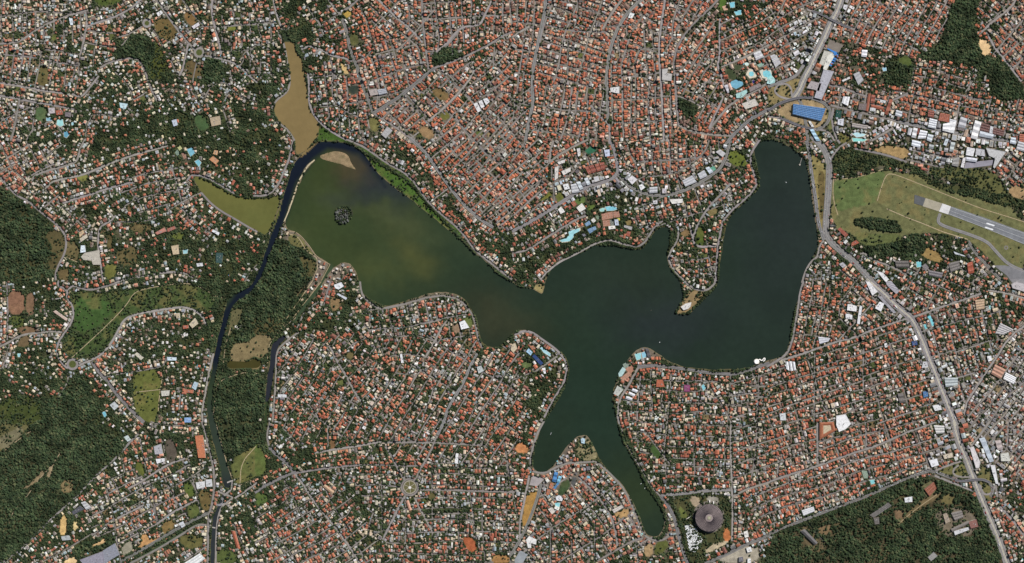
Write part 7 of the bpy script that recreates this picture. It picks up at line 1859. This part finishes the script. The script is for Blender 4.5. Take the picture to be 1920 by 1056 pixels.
# ribbed blue canopies north of the terminal (bus depot)
for k, (a, b_) in enumerate((("880,735 900,728 1060,800 1045,835","upper"),("985,800 1050,840 1040,860 975,825",""),("965,850 1030,885 1015,905 955,875",""),("955,885 1010,915 1000,935 945,910",""),("935,925 990,950 980,970 925,945",""),("920,960 960,980 950,1000 910,985",""))):
    p = PT('a', a); cc = p.mean(0); r = link('bus_canopy', None, None, (*W(*cc), 0)); tag(r, ['long blue canopy along the head of the bus depot','uppermost short blue canopy of the bus depot row','second short blue canopy of the bus depot row','middle short blue canopy of the bus depot row','fourth short blue canopy of the bus depot row','lowest short blue canopy of the bus depot row'][k], 'canopy', 'blue canopies of the bus depot')
    q = p-cc+[960,528]; m = MB(); m.prism(q, 4.6, 5.2, lin(40,80,130), lin(52,116,182)); m.build('roof', M_PLAIN, r)
    m = MB(); [m.prism(circ(*(q.mean(0)+(x-q.mean(0))*.7), .12, 6), 0, 4.6, lin(150,150,150), lin(150,150,150)) for x in q]; m.build('posts', M_PLAIN, r)
# ------------------------------------------------------------------ traffic
def vehicle(L, Wd, H, name):
    bm = bmesh.new()
    def bx(x0, x1, y0, y1, z0, z1, tp=0):
        vs = [bm.verts.new((x, y, z)) for x, y, z in ((x0,y0,z0),(x1,y0,z0),(x1,y1,z0),(x0,y1,z0),(x0+tp,y0+tp*.4,z1),(x1-tp,y0+tp*.4,z1),(x1-tp,y1-tp*.4,z1),(x0+tp,y1-tp*.4,z1))]
        for f in ((0,1,5,4),(1,2,6,5),(2,3,7,6),(3,0,4,7),(4,5,6,7)): bm.faces.new([vs[i] for i in f])
    if L < 6: bx(-L/2, L/2, -Wd/2, Wd/2, .35, .9, .1); bx(-L*.28, L*.22, -Wd*.45, Wd*.45, .9, H, .35)
    else: bx(-L/2, L/2, -Wd/2, Wd/2, .5, H, .15); bx(-L*.3, -L*.1, -Wd*.3, Wd*.3, H, H+.3, .1)
    for sx in (-.32, .32):
        for sy in (-1, 1): bx(L*sx-.33, L*sx+.33, sy*Wd/2-.1, sy*Wd/2+.1, 0, .62)
    me = bpy.data.meshes.new(name); bm.to_mesh(me); bm.free(); me.materials.append(M_OBJ); return me
CAR, BUS = vehicle(4.4, 1.8, 1.5, 'car'), vehicle(12, 2.6, 3.1, 'bus')
CC = [('white',(.75,.75,.75)),('silver',(.45,.46,.48)),('black',(.02,.02,.022)),('red',(.35,.03,.03)),('grey',(.15,.15,.16))]
AV = [('northern highway',ROADS[0][1]),('highway running south-east past the lake',ROADS[1][1]),('southern highway',ROADS[2][1]),('dam highway',ROADS[3][1]),('dam road beside the water',ROADS[4][1]),
      ('avenue along the campus wood',[p for c, p in ARCH if c == 'A' and abs(p[0][0]-1437.5) < 1][-1])]
nb = 0
for nm, p in AV:
    q = resample(p, 1); d = np.gradient(q, axis=0); hw = 4.2 if 'highway' in nm else 1.6
    k = 4
    while k < len(q)-4:
        if 2 < q[k][0] < 1918 and 2 < q[k][1] < 1054:
            t = d[k]/np.hypot(*d[k]); n_ = np.array([-t[1], t[0]]); side = random.choice((-1, 1)); lane = hw*random.uniform(.45, 1); pos = q[k]+n_*side*lane
            isb = random.random() < .12; cw, rgb = random.choice(CC); o = link('bus' if isb else 'car', BUS if isb else CAR, None, (*W(*pos), 1.75)); o.rotation_euler[2] = -math.atan2(t[1], t[0])+(math.pi if side > 0 else 0)
            o.color = (*rgb, 1); tag(o, f'tiny {cw} {"bus" if isb else "car"} driving on the {nm}', 'bus' if isb else 'car', 'traffic on the main roads'); nb += 1
        k += random.randint(2, 10)
# boats
def boat_mesh():
    bm = bmesh.new(); P_ = [(-3,-1.1),(1.2,-1.2),(3.4,0),(1.2,1.2),(-3,1.1)]; lo = [bm.verts.new((x*.85, y*.7, -.4)) for x, y in P_]; hi = [bm.verts.new((x, y, .8)) for x, y in P_]
    for i in range(5): bm.faces.new([lo[i], lo[(i+1)%5], hi[(i+1)%5], hi[i]])
    bm.faces.new(lo[::-1]); dk = [bm.verts.new((x*.9, y*.85, .55)) for x, y in P_]
    for i in range(5): bm.faces.new([hi[i], hi[(i+1)%5], dk[(i+1)%5], dk[i]])
    bm.faces.new(dk); vs = [bm.verts.new((x, y, zq)) for zq, s_ in ((.55,1),(1.7,.8)) for x, y in ((-1.3*s_,-.7*s_),(.8*s_,-.7*s_),(.8*s_,.7*s_),(-1.3*s_,.7*s_))]
    for i in range(4): bm.faces.new([vs[i], vs[(i+1)%4], vs[4+(i+1)%4], vs[4+i]])
    bm.faces.new(vs[4:]); me = bpy.data.meshes.new('boat'); bm.to_mesh(me); bm.free(); me.materials.append(M_OBJ); return me
BT = boat_mesh()
for x, y, lab in ((1474,342,'small white boat on the water west of the dam road'),(1237,642,'tiny white boat north of the yacht club shore'),(1202,907,'upper small white boat in the narrow southern arm'),(1209,915.5,'lower small white boat in the narrow southern arm'),(1033,813,'slim pale rowing boat in the south-western bay'),(1221,582,'small dark boat in the open middle of the lake')):
    o = link('boat', BT, None, (*W(x, y), WL)); o.rotation_euler[2] = random.uniform(0, 6); o.color = (.8,.8,.8,1) if 'dark' not in lab else (.1,.08,.06,1); tag(o, lab, 'boat')
    if 'slim' in lab: o.scale = (2.4, .5, .8); o.rotation_euler[2] = 1.1
print('vehicles', nb, 'canopies', nt_)
